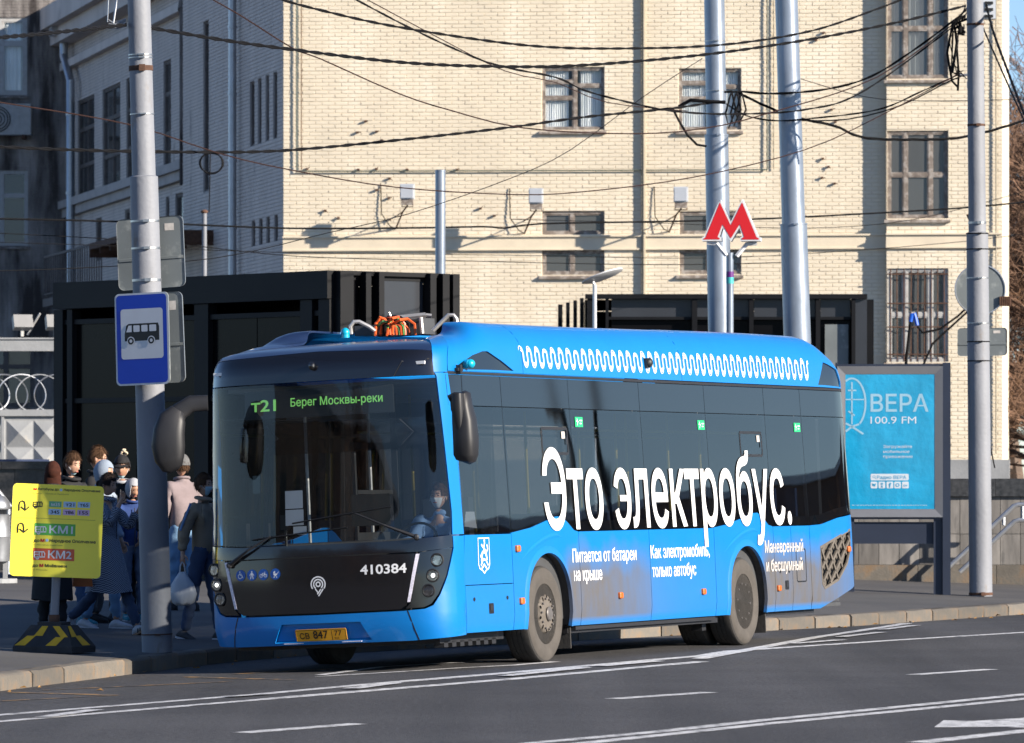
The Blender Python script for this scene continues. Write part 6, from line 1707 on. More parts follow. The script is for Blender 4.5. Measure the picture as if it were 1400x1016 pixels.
mb2.add([(p[0], -.12, p[1]) for p in P]+[(p[0], .12, p[1]) for p in P], [(i, (i+1) % n, n+(i+1) % n, n+i) for i in range(n)])
mb2.build('letter_box', M['sign_white'], r, M=Matrix.Rotation(-.12, 4, 'Z'))
cxm = sum(p[0] for p in P)/n; ins = []
def inset(P, d):
    out = []; n = len(P); A = sum(P[i][0]*P[(i+1) % n][1]-P[(i+1) % n][0]*P[i][1] for i in range(n)); s = 1 if A > 0 else -1
    for i in range(n):
        a = Vector(P[i-1]); b = Vector(P[i]); c = Vector(P[(i+1) % n]); e1 = (b-a).normalized(); e2 = (c-b).normalized()
        n1 = Vector((-e1.y, e1.x))*s; n2 = Vector((-e2.y, e2.x))*s; m_ = (n1+n2); m_ = m_/max(.35, m_.length_squared)*2*.5*2
        m_ = (n1+n2)/max(.4, 1+n1.dot(n2)); out.append(tuple(b+m_*d))
    return out
mb = MB(); patch(mb, inset(P, .022), lambda a, b: Vector((a, -.125, b)), 5); o = mb.build('red_face', M['red'], r, fix=False, M=Matrix.Rotation(-.12, 4, 'Z'))
pt = (0, zc(0, 878)[1])
mb = MB(); mb.tube([(0, .02, 0), (0, .02, pt[1])], .052, 16); mb.build('pole', M['galv'], r, smooth=True)
for y0, y1, m_ in ((943, 963, 'purple'), (963, 985, 'teal')):
    a, b = zc(0, y1)[1], zc(0, y0)[1]; mb = MB(); mb.tube([(0, .02, a), (0, .02, b)], .0545, 16); mb.build('stripe', M[m_], r, smooth=True)
for pts in (((628, 843), (660, 846), (694, 888)), ((800, 845), (765, 848), (730, 890))):
    Q = [zc(*p) for p in pts]; mb = MB(); mb.tube([(a, -.02, b) for a, b in Q], .035, 6); mb.build('bracket', M['sign_white'], r)

# ------------------------------------------------------------------ satellite dish on its mast
dY = 90; q = at(813, 388, dY); r = empty('satellite_dish', (q.x, dY, .35), 0, 'thin flat satellite dish tilted on a slim mast above the bus roof', 'satellite dish')
z0 = q.z-.35
mb = MB(); mb.tube([(0, 0, 0), (0, 0, z0-.02)], .035, 10); mb.tube([(0, 0, z0-.02), (-.03, 0, z0+.03)], .025, 8); mb.build('mast', M['lamp_grey'], r, smooth=True)
Rm = Matrix.Translation((.13, 0, z0+.12)) @ Matrix.Rotation(radians(-19), 4, 'Y') @ Matrix.Rotation(radians(-7), 4, 'X')
mb = MB(); mb.lathe([(.02, -.02), (.3, -.02), (.355, .0), (.355, .015), (.02, .015)], 32, Rm); mb.build('dish', M['sign_white'], r, smooth=True)

# blue-ended pole before the barred window
q = at(1248, 430, 96); r = empty('hose_pole', (at(1236, 520, 96).x, 96, .35), 0, 'thin dark pole with a bright blue bent end before the barred window', 'pole')
b0 = Vector(r.location)
mb = MB(); mb.tube([(0, 0, 0), at(1239, 490, 96)-b0, at(1245, 440, 96)-b0], .03, 6); mb.build('shaft', M['wire'], r)
mb = MB(); mb.tube([at(a, b, 96)-b0 for a, b in ((1245, 440), (1247, 430), (1250, 429), (1252, 436), (1254, 445))], .035, 8); mb.build('blue_end', mat('blue_tape', (.01, .10, .55), .4), r, smooth=True)
mb = MB(); mb.tube([at(a, b, 96)-b0 for a, b in ((1254, 446), (1262, 455), (1285, 450), (1310, 432), (1335, 408))], .02, 5); mb.tube([at(a, b, 96)-b0 for a, b in ((1262, 500), (1275, 470), (1300, 447), (1335, 415))], .02, 5); mb.build('cable', M['wire'], r)

# ------------------------------------------------------------------ poster stand
TH = 4; bb0 = ground_hit(1290, 813); bY = bb0.y
Wb = 1.50; a_ = radians(-TH)
xr_, yr_ = (1289-700)/FPX*bY, bY
r = empty('poster_stand', (xr_, yr_, bb0.z), a_, 'street poster stand with a blue radio poster in a grey frame', 'poster stand')
Zb = lambda py: EYE+(HOR-py)/FPX*(bY+.2)-bb0.z
zt, zb = Zb(501), Zb(707)
M['frame_grey'] = mat('poster_frame', (.19, .195, .21), .45, .3, var=.06); M['stand_dark'] = mat('stand_dark_blue', (.018, .025, .045), .45, var=.1)
M['poster'] = mat('poster_blue', (.0, .32, .58), .5, var=.16, scale=1.4, bump=.6, bscale=2.2, bdist=.06)
mb = MB(); mb.bb(-Wb, .0, .0, .24, zb-.03, zt+.03); mb.bb(-.001, .11, -.02, .26, -.05, zt+.05); mb.bb(-Wb-.03, -Wb, -.02, .26, zb-.03, zt+.05); mb.build('housing', M['stand_dark'], r)
mb = MB(); mb.bb(-Wb+.12, -Wb+.24, .04, .2, -.05, zb-.031); mb.bb(-.13, -.002, .03, .21, -.05, zb-.031); mb.bb(-Wb+.24, -.131, .08, .16, zb-.38, zb-.07); mb.build('stand', M['stand_dark'], r)
fw_ = .115
fr = [((-Wb, zb), (-.0, zb), (-fw_, zb+fw_), (-Wb+fw_, zb+fw_)), ((0, zb), (0, zt), (-fw_, zt-fw_), (-fw_, zb+fw_)), ((0, zt), (-Wb, zt), (-Wb+fw_, zt-fw_), (-fw_, zt-fw_)), ((-Wb, zt), (-Wb, zb), (-Wb+fw_, zb+fw_), (-Wb+fw_, zt-fw_))]
for q4 in fr:
    mb = MB(); (a, b, c, d) = q4
    V = [(a[0], -.03, a[1]), (b[0], -.03, b[1]), (c[0], -.008, c[1]), (d[0], -.008, d[1]), (a[0], -.001, a[1]), (b[0], -.001, b[1]), (c[0], -.001, c[1]), (d[0], -.001, d[1])]
    mb.add(V, [(0, 1, 2, 3), (4, 5, 1, 0), (7, 6, 5, 4), (3, 2, 6, 7), (0, 3, 7, 4), (1, 5, 6, 2)]); mb.build('frame_bar', M['frame_grey'], r)
px0, px1, pz0, pz1 = -Wb+fw_, -fw_, zb+fw_, zt-fw_
mb = MB(); mb.add([(px0, -.004, pz0), (px1, -.004, pz0), (px1, -.004, pz1), (px0, -.004, pz1)], [(0, 1, 2, 3)]); po = mb.build('poster', M['poster'], r, fix=False)
PW, PH = px1-px0, pz1-pz0
pf = lambda zx, zy, o=-.006: Vector((px0+PW*(zx-93)/512, o, pz1-PH*(zy-103)/812))
pg = lambda a, b: pf(a, -b)      # uses y-up negative picture rows
M['poster_ink'] = mat('poster_pale_ink', (.30, .52, .66), .5, var=.05); M['poster_white'] = mat('poster_white_ink', (.62, .68, .74), .5, var=.05)
mb = MB(); L1 = [(max(93, 130+78*cos(t)*1.0), -(278-150*sin(t))) for t in [-.95+(i/20)*(pi/2+.95) for i in range(21)]]
stroke(mb, L1, 11, pg); L2 = [(130-78*cos(t), -(278-150*sin(t))) for t in [1.08+(i/6)*(pi/2-1.08) for i in range(7)]]; stroke(mb, L2, 11, pg)
stroke(mb, [(130, -150), (130, -405)], 9, pg); stroke(mb, [(107, -200), (155, -200)], 9, pg); stroke(mb, [(94, -255), (205, -255)], 7, pg); stroke(mb, [(110, -325), (146, -352)], 10, pg)
stroke(mb, [(172, -404), (130, -418), (94, -448)], 12, pg); stroke(mb, [(94, -398), (130, -418), (196, -463)], 12, pg)
mb.build('fish_emblem', M['poster_ink'], po, fix=False)
def ptext(s, x, y, cap, w, m, bold=0, o=-.006):
    mb = MB(); text_on(mb, s, x, -y, cap, lambda a, b: pf(a, -b, o), width=w, bold=bold); tag(mb.build('poster_text', M[m], po, fix=False), kind='stuff')
ptext('ВЕРА', 237, 327, 99, 333, 'poster_ink', .012); ptext('100.9 FM', 237, 400, 42, 262, 'poster_white', 0)
ptext('Загружайте', 310, 547, 17, 165, 'poster_white'); ptext('мобильное', 310, 577, 17, 150, 'poster_white'); ptext('приложение', 310, 607, 17, 168, 'poster_white')
mb = MB(); P = rrect(238, 456, -742, -703, 6, 2); mb.add([pg(*p) for p in P], [tuple(range(len(P)))])
for x in (238, 283, 329, 373, 418):
    P = rrect(x, x+38, -790, -750, 5, 2); mb.add([pg(*p) for p in P], [tuple(range(len(P)))])
mb.build('white_boxes', M['poster_white'], po, fix=False)
ptext('Радио ВЕРА', 274, 733, 19, 168, 'poster', 0, -.009); ptext('w', 245, 778, 24, 24, 'poster', .03, -.009); ptext('f', 342, 784, 26, 13, 'poster', .04, -.009); ptext('tv', 426, 780, 18, 22, 'poster', .0, -.009)
mb = MB(); h = lambda a, b: pf(a, -b, -.009); ring(mb, 392, -770, 7, 11, 0, 360, h); ring(mb, 302, -763, 3, 7, 0, 360, h); stroke(mb, [(296, -774), (302, -776), (308, -774)], 3, h); stroke(mb, [(302, -776), (297, -786)], 3, h); stroke(mb, [(302, -776), (307, -786)], 3, h); ring(mb, 257, -720, 6, 8, 0, 360, h); stroke(mb, [(262, -726), (268, -733)], 2, h)
mb.build('icon_figures', M['poster'], po, fix=False)
mb = MB(); rr = random.Random(2); x = 130
while x < 560:
    w = rr.uniform(4, 16); stroke(mb, [(x, -892), (x+w, -892)], 5, pg); x += w+rr.uniform(2, 5)
tag(mb.build('small_print', M['poster_ink'], po, fix=False), kind='stuff')
mb = MB(); mb.add([(px0-.01, -.012, pz0-.01), (px1+.01, -.012, pz0-.01), (px1+.01, -.012, pz1+.01), (px0-.01, -.012, pz1+.01)], [(0, 1, 2, 3)]); mb.build('cover_pane', glass('poster_pane', (.95, .95, .95), .05, .7), r, fix=False)

# ------------------------------------------------------------------ yellow route sign on a rubber foot
g = ground_hit(74, 892); Yg = g.y
r = empty('route_sign', tuple(g), 0, 'yellow bus route board on a short post with black and yellow rubber foot', 'sign')
M['yellow'] = mat('sign_yellow', (.95, .80, .06), .4, var=.05, scale=2, bump=.05, bscale=4); M['stripe_yellow'] = mat('stripe_yellow', (.62, .36, .01), .55, var=.12, scale=8)
M['foot_rubber'] = mat('foot_rubber', (.022, .022, .024), .7, var=.3, scale=8, bump=.3, bscale=40)
Mf = Matrix.Rotation(radians(-24), 4, 'Z')
fb_, ft_, fh = (.33, .24), (.20, .11), .27
def fz_(k): return [Vector((sx*(fb_[0]+(ft_[0]-fb_[0])*k), sy*(fb_[1]+(ft_[1]-fb_[1])*k), .06+(fh-.06)*k)) for sx, sy in ((-1, -1), (1, -1), (1, 1), (-1, 1))]
mb = MB(); mb.loft([[Vector((p.x, p.y, 0)) for p in fz_(0)], fz_(0), fz_(1)]); mb.build('rubber_foot', M['foot_rubber'], r, M=Mf)
mb = MB(); mb.bb(-.13, .13, -.10, .10, fh, fh+.03); mb.build('foot_plate', M['foot_rubber'], r, M=Mf)
for face in (0, 1, 3):
    A = fz_(0); T_ = fz_(1); a, b = A[face], A[(face+1) % 4]; c, d = T_[(face+1) % 4], T_[face]; nn = (b-a).cross(d-a).normalized()
    if nn.z < 0: nn = -nn
    def fq(u, v): return (a.lerp(b, u).lerp(d.lerp(c, u), v))+nn*.004
    L_ = [((.02, .05), (.20, .05), (.30, .50), (.12, .50)), ((.26, .5), (.44, .5), (.5, .95), (.34, .95)), ((.62, .95), (.8, .95), (.97, .45), (.82, .45)), ((.55, .05), (.73, .05), (.9, .45), (.72, .45))] if face == 0 else [((.1, .45), (.4, .45), (.3, .95), (.05, .95)), ((.45, .05), (.8, .05), (.62, .5), (.3, .5))]
    for q4 in L_:
        mb = MB(); mb.add([fq(*p) for p in q4], [(0, 1, 2, 3)]); mb.build('yellow_stripe', M['stripe_yellow'], r, M=Mf, fix=False)
mb = MB(); mb.tube([(0, 0, fh), (.02, .0, .72), (.03, 0, 1.6)], .042, 14); mb.build('post', M['pole'], r, smooth=True)
mb = MB(); mb.tube([(0, 0, fh+.02), (0, 0, fh+.10)], .055, 14); mb.build('collar', M['rust'], r, smooth=True)
TL, TR, BL_ = at(18.1, 660.5, Yg-.22), at(142.5, 665.2, Yg-.06), at(12.6, 787, Yg-.22)
Rv = TR-TL; Dv = BL_-TL; nv = Rv.cross(Dv).normalized()
if nv.y > 0: nv = -nv
WY, HY = Rv.length, Dv.length
yf = lambda u, v, o=0.0: TL-g+Rv*(u/WY)+Dv*(1-v/HY)+nv*o
P = rrect(0, WY, 0, HY, .045, 5)
mb = MB(); mb.loft([[yf(a, b, 0) for a, b in P], [yf(a, b, -.035) for a, b in P]]); bo = mb.build('board', M['frame_grey'], r)
mb = MB(); mb.add([yf(a, b, .003) for a, b in P], [tuple(range(len(P)))]); mb.build('yellow_face', M['yellow'], bo, fix=False)
def yq(zx, zy):     # enlarged picture coordinates to board metres
    x, y = zx-115, zy-130; det = 790*805+35*30
    return ((x*805+y*35)/det*WY, (1-(790*y-30*x)/det)*HY)
Yt = lambda o: (lambda a, b: yf(*yq(a, -b), o))
def yslant(s, x, y, cap, w, m, bold=.0, o=.008, name='board_text'):
    mb = MB(); text_on(mb, s, 0, 0, cap, lambda a, b: yf(*yq(x+a-b*-.0435, y+a*.038-b), o), width=w, bold=bold); tag(mb.build(name, M[m], bo, fix=False), kind='stuff')
M['ink'] = M['black']; M['grey_ink'] = mat('faded_ink', (.30, .27, .05), .5)
M['bgreen'] = mat('board_green', (.10, .42, .06), .45); M['bred'] = mat('board_red', (.62, .09, .03), .45); M['btg'] = mat('board_teal', (.12, .42, .22), .45); M['bblue'] = mat('board_pale_blue', (.42, .60, .80), .45); M['blil'] = mat('board_lilac', (.62, .42, .66), .45)
def ybox(x0, y0, x1, y1, m, o=.006, sk=.038):
    mb = MB(); mb.add([yf(*yq(x, y+(x-x0)*sk), o) for x, y in ((x0, y0), (x1, y0), (x1-3, y1), (x0-3, y1))], [(0, 1, 2, 3)]); mb.build('colour_box', M[m], bo, fix=False)
ybox(300, 478, 655, 580, 'bgreen'); ybox(290, 695, 645, 798, 'bred')
for (x, y, m_, t) in ((427, 288, 'btg', 'м35'), (552, 291, 'bblue', 'т21'), (675, 294, 'bblue', 'т65'), (422, 354, 'bblue', '345'), (547, 358, 'blil', 'т86'), (671, 362, 'blil', '155')):
    ybox(x, y, x+107, y+50, m_); yslant(t, x+16, y+40, 27, 76, 'sign_white' if m_ == 'btg' else 'ink', .02)
yslant('Автобусы до', 328, 190, 20, 180, 'ink', .02); yslant('Народное Ополчение', 552, 199, 20, 318, 'ink', .02)
yslant('Buses to     Narodnoe Opolchenie', 290, 223, 12, 305, 'grey_ink'); yslant('до', 293, 640, 24, 48, 'ink', .02); yslant('Народное Ополчение', 430, 643, 25, 400, 'ink', .02)
yslant('to Narodnoe Opolchenie', 290, 670, 12, 255, 'grey_ink'); yslant('до', 282, 858, 24, 46, 'ink', .02); yslant('Мнёвники', 388, 860, 24, 190, 'ink', .02); yslant('to Mnevniki', 280, 888, 12, 130, 'grey_ink')
yslant('КМ1', 425, 565, 62, 205, 'sign_white', .02); yslant('КМ2', 414, 783, 62, 205, 'sign_white', .02)
for x, y, k in ((292, 190, 1), (350, 640, 1.35), (340, 858, 1.35)): yslant('М', x, y, 17*k, 26*k, 'red', .05)
for x, y, k in ((530, 190, 1), (407, 628, 1.1)):
    mb = MB(); disc(mb, x, -y, 12*k, lambda a, b: yf(*yq(a, -b), .008), 14); mb.build('line_dot', M['bblue'], bo, fix=False)
for dy in (0, 193):
    mb = MB(); x0, y0 = (165-(dy*.06)), 370+dy
    Pp = [(x0, -(y0)), (x0, -(y0-50)), (x0+8, -(y0-76)), (x0+28, -(y0-86)), (x0+46, -(y0-76)), (x0+52, -(y0-50)), (x0+52, -(y0-10))]
    stroke(mb, Pp, 12, lambda a, b: yf(*yq(a, -b), .008)); stroke(mb, [(x0+16, -(y0-36)), (x0+53, -(y0-3)), (x0+90, -(y0-36))], 11, lambda a, b: yf(*yq(a, -b), .0085))
    tag(mb.build('turn_arrow', M['ink'], bo, fix=False), kind='stuff')
def minibus(x, y, s, m):
    mb = MB(); h = lambda a, b: yf(*yq(x+a*s, y-b*s), .009)
    stroke(mb, [(4, 14), (4, 52), (74, 52), (80, 40), (80, 14), (4, 14)], 9, h); stroke(mb, [(40, 14), (40, 52)], 7, h); stroke(mb, [(60, 14), (60, 52)], 7, h); stroke(mb, [(4, 34), (40, 34)], 7, h); ring(mb, 25, 9, 5, 14, 0, 360, h)
    mb.build('bus_figure', M[m], bo, fix=False)
minibus(286, 347, 1.0, 'ink'); minibus(303, 572, 1.18, 'sign_white'); minibus(292, 790, 1.18, 'sign_white')
mb = MB(); stroke(mb, [(150, -428), (828, -456)], 3, lambda a, b: yf(*yq(a, -b), .006)); mb.build('divider', M['grey_ink'], bo, fix=False)
# scattered leaves and litter on the road by the kerb
rr = random.Random(8); M['leaf'] = mat('dry_leaf', (.30, .16, .05), .8, var=.4, scale=9); M['litter_w'] = mat('paper_scrap', (.5, .48, .44), .8)
mb = MB()
for i in range(120):
    px = rr.choice([rr.uniform(0, 700), rr.uniform(1040, 1400)]); t = -abs(rr.gauss(.0, .35))-.03
    p = None
    k = rr.choice(kpts); X = k[0].x+LN.x*t; Yv = k[0].y+LN.y*t; z = zg(X, Yv)+.012; a = rr.uniform(0, 6); s = rr.uniform(.015, .045)
    mb.add([(X+s*cos(a), Yv+s*sin(a), z), (X+s*.6*cos(a+1.6), Yv+s*.6*sin(a+1.6), z+.01), (X-s*cos(a), Yv-s*sin(a), z), (X+s*.6*cos(a-1.6), Yv+s*.6*sin(a-1.6), z+.02)], [(0, 1, 2), (0, 2, 3)])
tag(mb.build('fallen_leaves', M['leaf'], None, fix=False), 'small dry leaves and scraps scattered along the kerb', 'leaves', kind='stuff')
# ------------------------------------------------------------------ people
def skin_mesh(nodes, edges, root, sub=2):
    names = list(nodes); idx = {n: i for i, n in enumerate(names)}
    me = bpy.data.meshes.new('skin'); me.from_pydata([tuple(nodes[n][0]) for n in names], [(idx[a], idx[b]) for a, b in edges], [])
    o = bpy.data.objects.new('skin', me); C.objects.link(o)
    md = o.modifiers.new('skin', 'SKIN'); md.use_smooth_shade = True; md.branch_smoothing = .6
    for i, n in enumerate(names):
        r = nodes[n][1]; me.skin_vertices[0].data[i].radius = r if isinstance(r, tuple) else (r, r)
        me.skin_vertices[0].data[i].use_root = (n == root)
    sb = o.modifiers.new('sub', 'SUBSURF'); sb.levels = sub; sb.render_levels = sub
    bpy.context.view_layer.update()
    m2 = bpy.data.meshes.new_from_object(o.evaluated_get(bpy.context.evaluated_depsgraph_get()))
    v = [p.co.copy() for p in m2.vertices]; f = [tuple(p.vertices) for p in m2.polygons]
    bpy.data.objects.remove(o); bpy.data.meshes.remove(me); bpy.data.meshes.remove(m2)
    return v, f
def wrinkle(v, f, amp, sc, seed):
    me = bpy.data.meshes.new('w'); me.from_pydata([tuple(p) for p in v], [], f); me.update()
    out = [p.co+p.normal*amp*(noise.noise(Vector((p.co.x*sc*1.2+seed, p.co.y*sc*1.2, p.co.z*sc*1.9)))+.5*noise.noise(Vector((p.co.x*sc*3+seed, p.co.y*sc*3, p.co.z*sc*4)))) for p in me.vertices]
    bpy.data.meshes.remove(me); return out
M['skin'] = mat('skin', (.50, .29, .20), .5, var=.08, scale=12)
M['skin2'] = mat('skin_tan', (.40, .22, .14), .5, var=.08, scale=12)
M['lip'] = mat('lips', (.34, .11, .09), .5); M['eyeb'] = mat('eye_dark', (.03, .02, .02), .2)
M['hair_brown'] = mat('brown_hair', (.075, .04, .022), .9, spec=.2, bump=.4, bscale=120, var=.3, scale=30, stretch=(1, 1, .2)); M['hair_dark'] = mat('dark_hair', (.018, .011, .009), .75, spec=.25, bump=.4, bscale=120, var=.3, scale=30, stretch=(1, 1, .2)); M['hair_red'] = mat('dark_red_hair', (.045, .014, .008), .85, spec=.2, bump=.4, bscale=120, var=.3, scale=30)
M['mask'] = mat('face_mask_cloth', (.40, .62, .70), .8, var=.05); M['mask_w'] = mat('white_mask_cloth', (.70, .72, .72), .8)
def cloth(name, c, **k): 
    M[name] = mat(name, c, .85, var=k.pop('var', .15), scale=k.pop('scale', 6), bump=.3, bscale=90, **k)
cloth('black_cloth', (.012, .012, .014)); cloth('charcoal_cloth', (.06, .06, .065)); cloth('jeans', (.07, .13, .25), col2=(.09, .14, .24), s2=5); cloth('light_jeans', (.15, .27, .42)); cloth('grey_jeans', (.10, .13, .20)); cloth('navy_jeans', (.04, .065, .13), col2=(.05, .075, .13), s2=5)
cloth('navy_jacket', (.02, .05, .18)); cloth('olive_jacket', (.28, .215, .145)); cloth('pink_jacket', (.22, .175, .18)); cloth('pale_grey_cloth', (.24, .29, .36)); cloth('white_cloth', (.38, .39, .42)); cloth('beanie', (.12, .12, .12), scale=40, var=.4); cloth('shirt_blue', (.18, .30, .50)); cloth('teal_shoe', (.03, .20, .26), col2=(.45, .5, .5), s2=14); cloth('white_shoe', (.5, .5, .52)); cloth('sole', (.35, .22, .14)); cloth('red_sock', (.5, .03, .03)); cloth('orange_leather', (.45, .12, .03))
def checked():
    m = mat('checked_coat', (.02, .03, .06), .9); nt = m.node_tree; L = nt.links.new; b = nt.nodes['Principled BSDF']
    tc = _n(nt, 'ShaderNodeTexCoord'); ck = _n(nt, 'ShaderNodeTexChecker', Scale=110.0); ck.inputs[1].default_value = (.012, .016, .035, 1); ck.inputs[2].default_value = (.34, .38, .46, 1)
    mp = _n(nt, 'ShaderNodeMapping'); mp.inputs['Scale'].default_value = (1, .01, 1); mp.inputs['Location'].default_value = (.003, .003, .003); L(tc.outputs['Object'], mp.inputs[0]); L(mp.outputs[0], ck.inputs[0]); L(ck.outputs[0], b.inputs['Base Color']); return m
M['check'] = checked()

def head_pt(th, ph):
    """surface of a head; th azimuth (0 = face, -Y), ph elevation; origin at head centre; metres for a 0.235 m head"""
    x = sin(th)*cos(ph); y = -cos(th)*cos(ph); z = sin(ph)
    rx, ry, rz = .076, .096, .118
    if z < 0: rx *= 1-.22*z*z*1.6; ry *= (1-.10*z*z)
    p = Vector((x*rx, y*ry, z*rz))
    if z < -.1 and y > 0: p.y *= 1-.35*(-z-.1)
    # brow, eye hollow, nose, chin
    fr = max(0, cos(th))
    if fr > .5:
        w = (fr-.5)*2
        p.y += .007*w*math.exp(-((p.z-.018)/.014)**2)*min(1, abs(p.x)/.02)
        p.y -= .017*math.exp(-(p.x/.011)**2)*math.exp(-((p.z+.026)/.020)**2)
        p.y -= .006*math.exp(-(p.x/.025)**2)*math.exp(-((p.z+.066)/.012)**2)
        p.y -= .007*math.exp(-(p.x/.03)**2)*math.exp(-((p.z+.098)/.014)**2)
    return p
def head_grid(n=36, m=26, f=lambda th, ph: True, off=0.0, fn=head_pt):
    V = []; F_ = []; 
    for j in range(m+1):
        ph = -pi/2+pi*j/m
        for i in range(n):
            th = 2*pi*i/n; p = fn(th, ph)
            V.append(p+p.normalized()*off)
    for j in range(m):
        for i in range(n):
            a = j*n+i; b = j*n+(i+1) % n; th = 2*pi*(i+.5)/n; ph = -pi/2+pi*(j+.5)/m
            if th > pi: th -= 2*pi
            if f(th, ph): F_.append((a, b, b+n, a+n))
    return V, F_
def person(px, py, H, rz, label, top='black_cloth', pants='jeans', shoes='black_cloth', skin='skin', hair='hair_brown', hairstyle='short', legs=((.0, .05), (.0, .05)), arms=((.1, .12, .3), (.1, .12, .3)),
           coat=None, hood=None, hat=None, mask=None, headturn=0, nod=0, bulk=1.0, loc=None, sit=False, group='people waiting at the stop', glasses=False, hand_out=None, sole=None, scarf=None, lean=0.0, stripe=None, collar=None):
    k = H/1.75
    g = loc if loc is not None else ground_hit(px, py)
    r = empty('person', tuple(g), radians(rz), label, 'person', group)
    # joints; x>0 is the wearer's left, -Y is forwards
    hipz = .93
    def leg(a, b):
        kn = Vector((0, -sin(a)*.45, -cos(a)*.45)); an = kn+Vector((0, -sin(a-b)*.42, -cos(a-b)*.42)); return kn, an
    LK, LA = leg(*legs[0]); RK, RA = leg(*legs[1])
    if not sit: hipz = .085-min(LA.z, RA.z)
    else: hipz = 0.0
    J = {}
    pel = Vector((0, 0, hipz+.02)); ln = Vector((0, -sin(lean), cos(lean)))
    def up(h): return pel+ln*h
    J['pel'] = pel; J['waist'] = up(.14); J['chest'] = up(.36); J['neck'] = up(.535); J['nk2'] = up(.60)
    for s, K_, A_, nm in ((1, LK, LA, 'l'), (-1, RK, RA, 'r')):
        hp = pel+Vector((s*.088, 0, -.03)); J[nm+'hip'] = hp; J[nm+'knee'] = hp+K_+Vector((s*.005, 0, 0)); J[nm+'ank'] = hp+A_+Vector((s*.01, 0, 0))
    for s, (f_, o_, e_), nm in ((1, arms[0], 'l'), (-1, arms[1], 'r')):
        sh = up(.49)+Vector((s*.175, 0, 0)); J[nm+'sho'] = sh
        el = sh+Vector((s*sin(o_), -sin(f_)*cos(o_), -cos(f_)*cos(o_))).normalized()*.29; J[nm+'elb'] = el
        wr = el+Vector((s*sin(o_)*.3-s*sin(max(0, e_-1.2))*.4, -sin(f_+e_), -cos(f_+e_))).normalized()*.25; J[nm+'wri'] = wr
        J[nm+'hand'] = wr+(wr-el).normalized()*.085
    hc = up(.715)+Vector((0, -.015, 0))
    J = {a: b*k for a, b in J.items()}; hc = hc*k
    R = lambda a, b=None: (a*k, (b or a)*k)
    # body
    N = {'pel': (J['pel'], R(.10, .08)), 'waist': (J['waist'], R(.10, .075)), 'chest': (J['chest'], R(.12, .085)), 'neck': (J['neck'], R(.055)), 'nk2': (J['nk2'], R(.052))}
    E_ = [('pel', 'waist'), ('waist', 'chest'), ('chest', 'neck'), ('neck', 'nk2')]
    for s in 'lr':
        N.update({s+'hip': (J[s+'hip'], R(.062)), s+'knee': (J[s+'knee'], R(.045)), s+'ank': (J[s+'ank'], R(.034)), s+'sho': (J[s+'sho'], R(.042)), s+'elb': (J[s+'elb'], R(.04)), s+'wri': (J[s+'wri'], R(.026)), s+'hand': (J[s+'hand'], R(.034, .018))})
        E_ += [('pel', s+'hip'), (s+'hip', s+'knee'), (s+'knee', s+'ank'), ('chest', s+'sho'), (s+'sho', s+'elb'), (s+'elb', s+'wri'), (s+'wri', s+'hand')]
    v, f = skin_mesh(N, E_, 'pel', 2)
    mb = MB(); mb.add(v, f)
    Hm = Matrix.Translation(hc) @ Matrix.Rotation(radians(headturn), 4, 'Z') @ Matrix.Rotation(radians(nod), 4, 'X') @ Matrix.Scale(k*.97, 4)
    hv, hf = head_grid(); mb.add([Hm @ p for p in hv], hf)
    for s in (-1, 1): mb.sphere(tuple(Hm @ Vector((s*.078, .004, -.008))), (.012*k, .018*k, .030*k), 8, 6)
    for s in 'lr':       # fingers
        w = J[s+'wri']; h = J[s+'hand']; d = (h-w).normalized(); sd = Vector((0, -1, 0)); sd = (sd-d*sd.dot(d))
        sd = sd.normalized() if sd.length > .2 else Vector((1, 0, 0)); pal = d.cross(sd).normalized()*(1 if s == 'l' else -1)
        for q, (o_, L_) in enumerate(((-.026, .062), (-.009, .073), (.009, .068), (.025, .052))):
            b0 = w+d*.075*k+sd*o_*-k; b1 = b0+(d*.55*L_+pal*.16*L_)*k; b2 = b1+(d*.32*L_+pal*.45*L_)*k
            mb.tube([b0-d*.02*k, b0, b1, b2], [.009*k, .009*k, .008*k, .006*k], 6)
        t0 = w+d*.02*k+sd*.02*k; mb.tube([t0, t0+(sd*.035+d*.025)*k, t0+(sd*.042+d*.055+pal*.01)*k], [.012*k, .010*k, .007*k], 6)
    body = mb.build('body', M[skin], r, smooth=True, angle=80)
    for s in (-1, 1):
        mb = MB(); mb.sphere(tuple(Hm @ Vector((s*.030, -.083, .008))), (.011*k, .006*k, .006*k), 8, 6); mb.build('eye', M['eyeb'], body, smooth=True)
        mb = MB(); mb.tube([Hm @ Vector((s*x, -.0935+abs(x-.03)*.3, .028+.004*sin(x*60))) for x in (.014, .03, .047)], .0035*k, 5); mb.build('eyebrow', M[hair], body)
    mb = MB(); mb.sphere(tuple(Hm @ Vector((0, -.094, -.062))), (.022*k, .006*k, .007*k), 8, 5); mb.build('mouth', M['lip'], body, smooth=True)
    # trousers
    N = {'pel': (J['pel']+Vector((0, 0, .04*k)), R(.135, .11)), 'w': (J['waist'], R(.13, .10))}; E_ = [('pel', 'w')]
    for s in 'lr':
        N.update({s+'hip': (J[s+'hip'], R(.098)), s+'knee': (J[s+'knee'], R(.07)), s+'ank': (J[s+'ank']+Vector((0, 0, .01)), R(.058))}); E_ += [('pel', s+'hip'), (s+'hip', s+'knee'), (s+'knee', s+'ank')]
    v, f = skin_mesh(N, E_, 'pel', 2); v = wrinkle(v, f, .02*k, 9, px)
    mb = MB(); mb.add(v, f); mb.build('trousers', M[pants], r, smooth=True, angle=80)
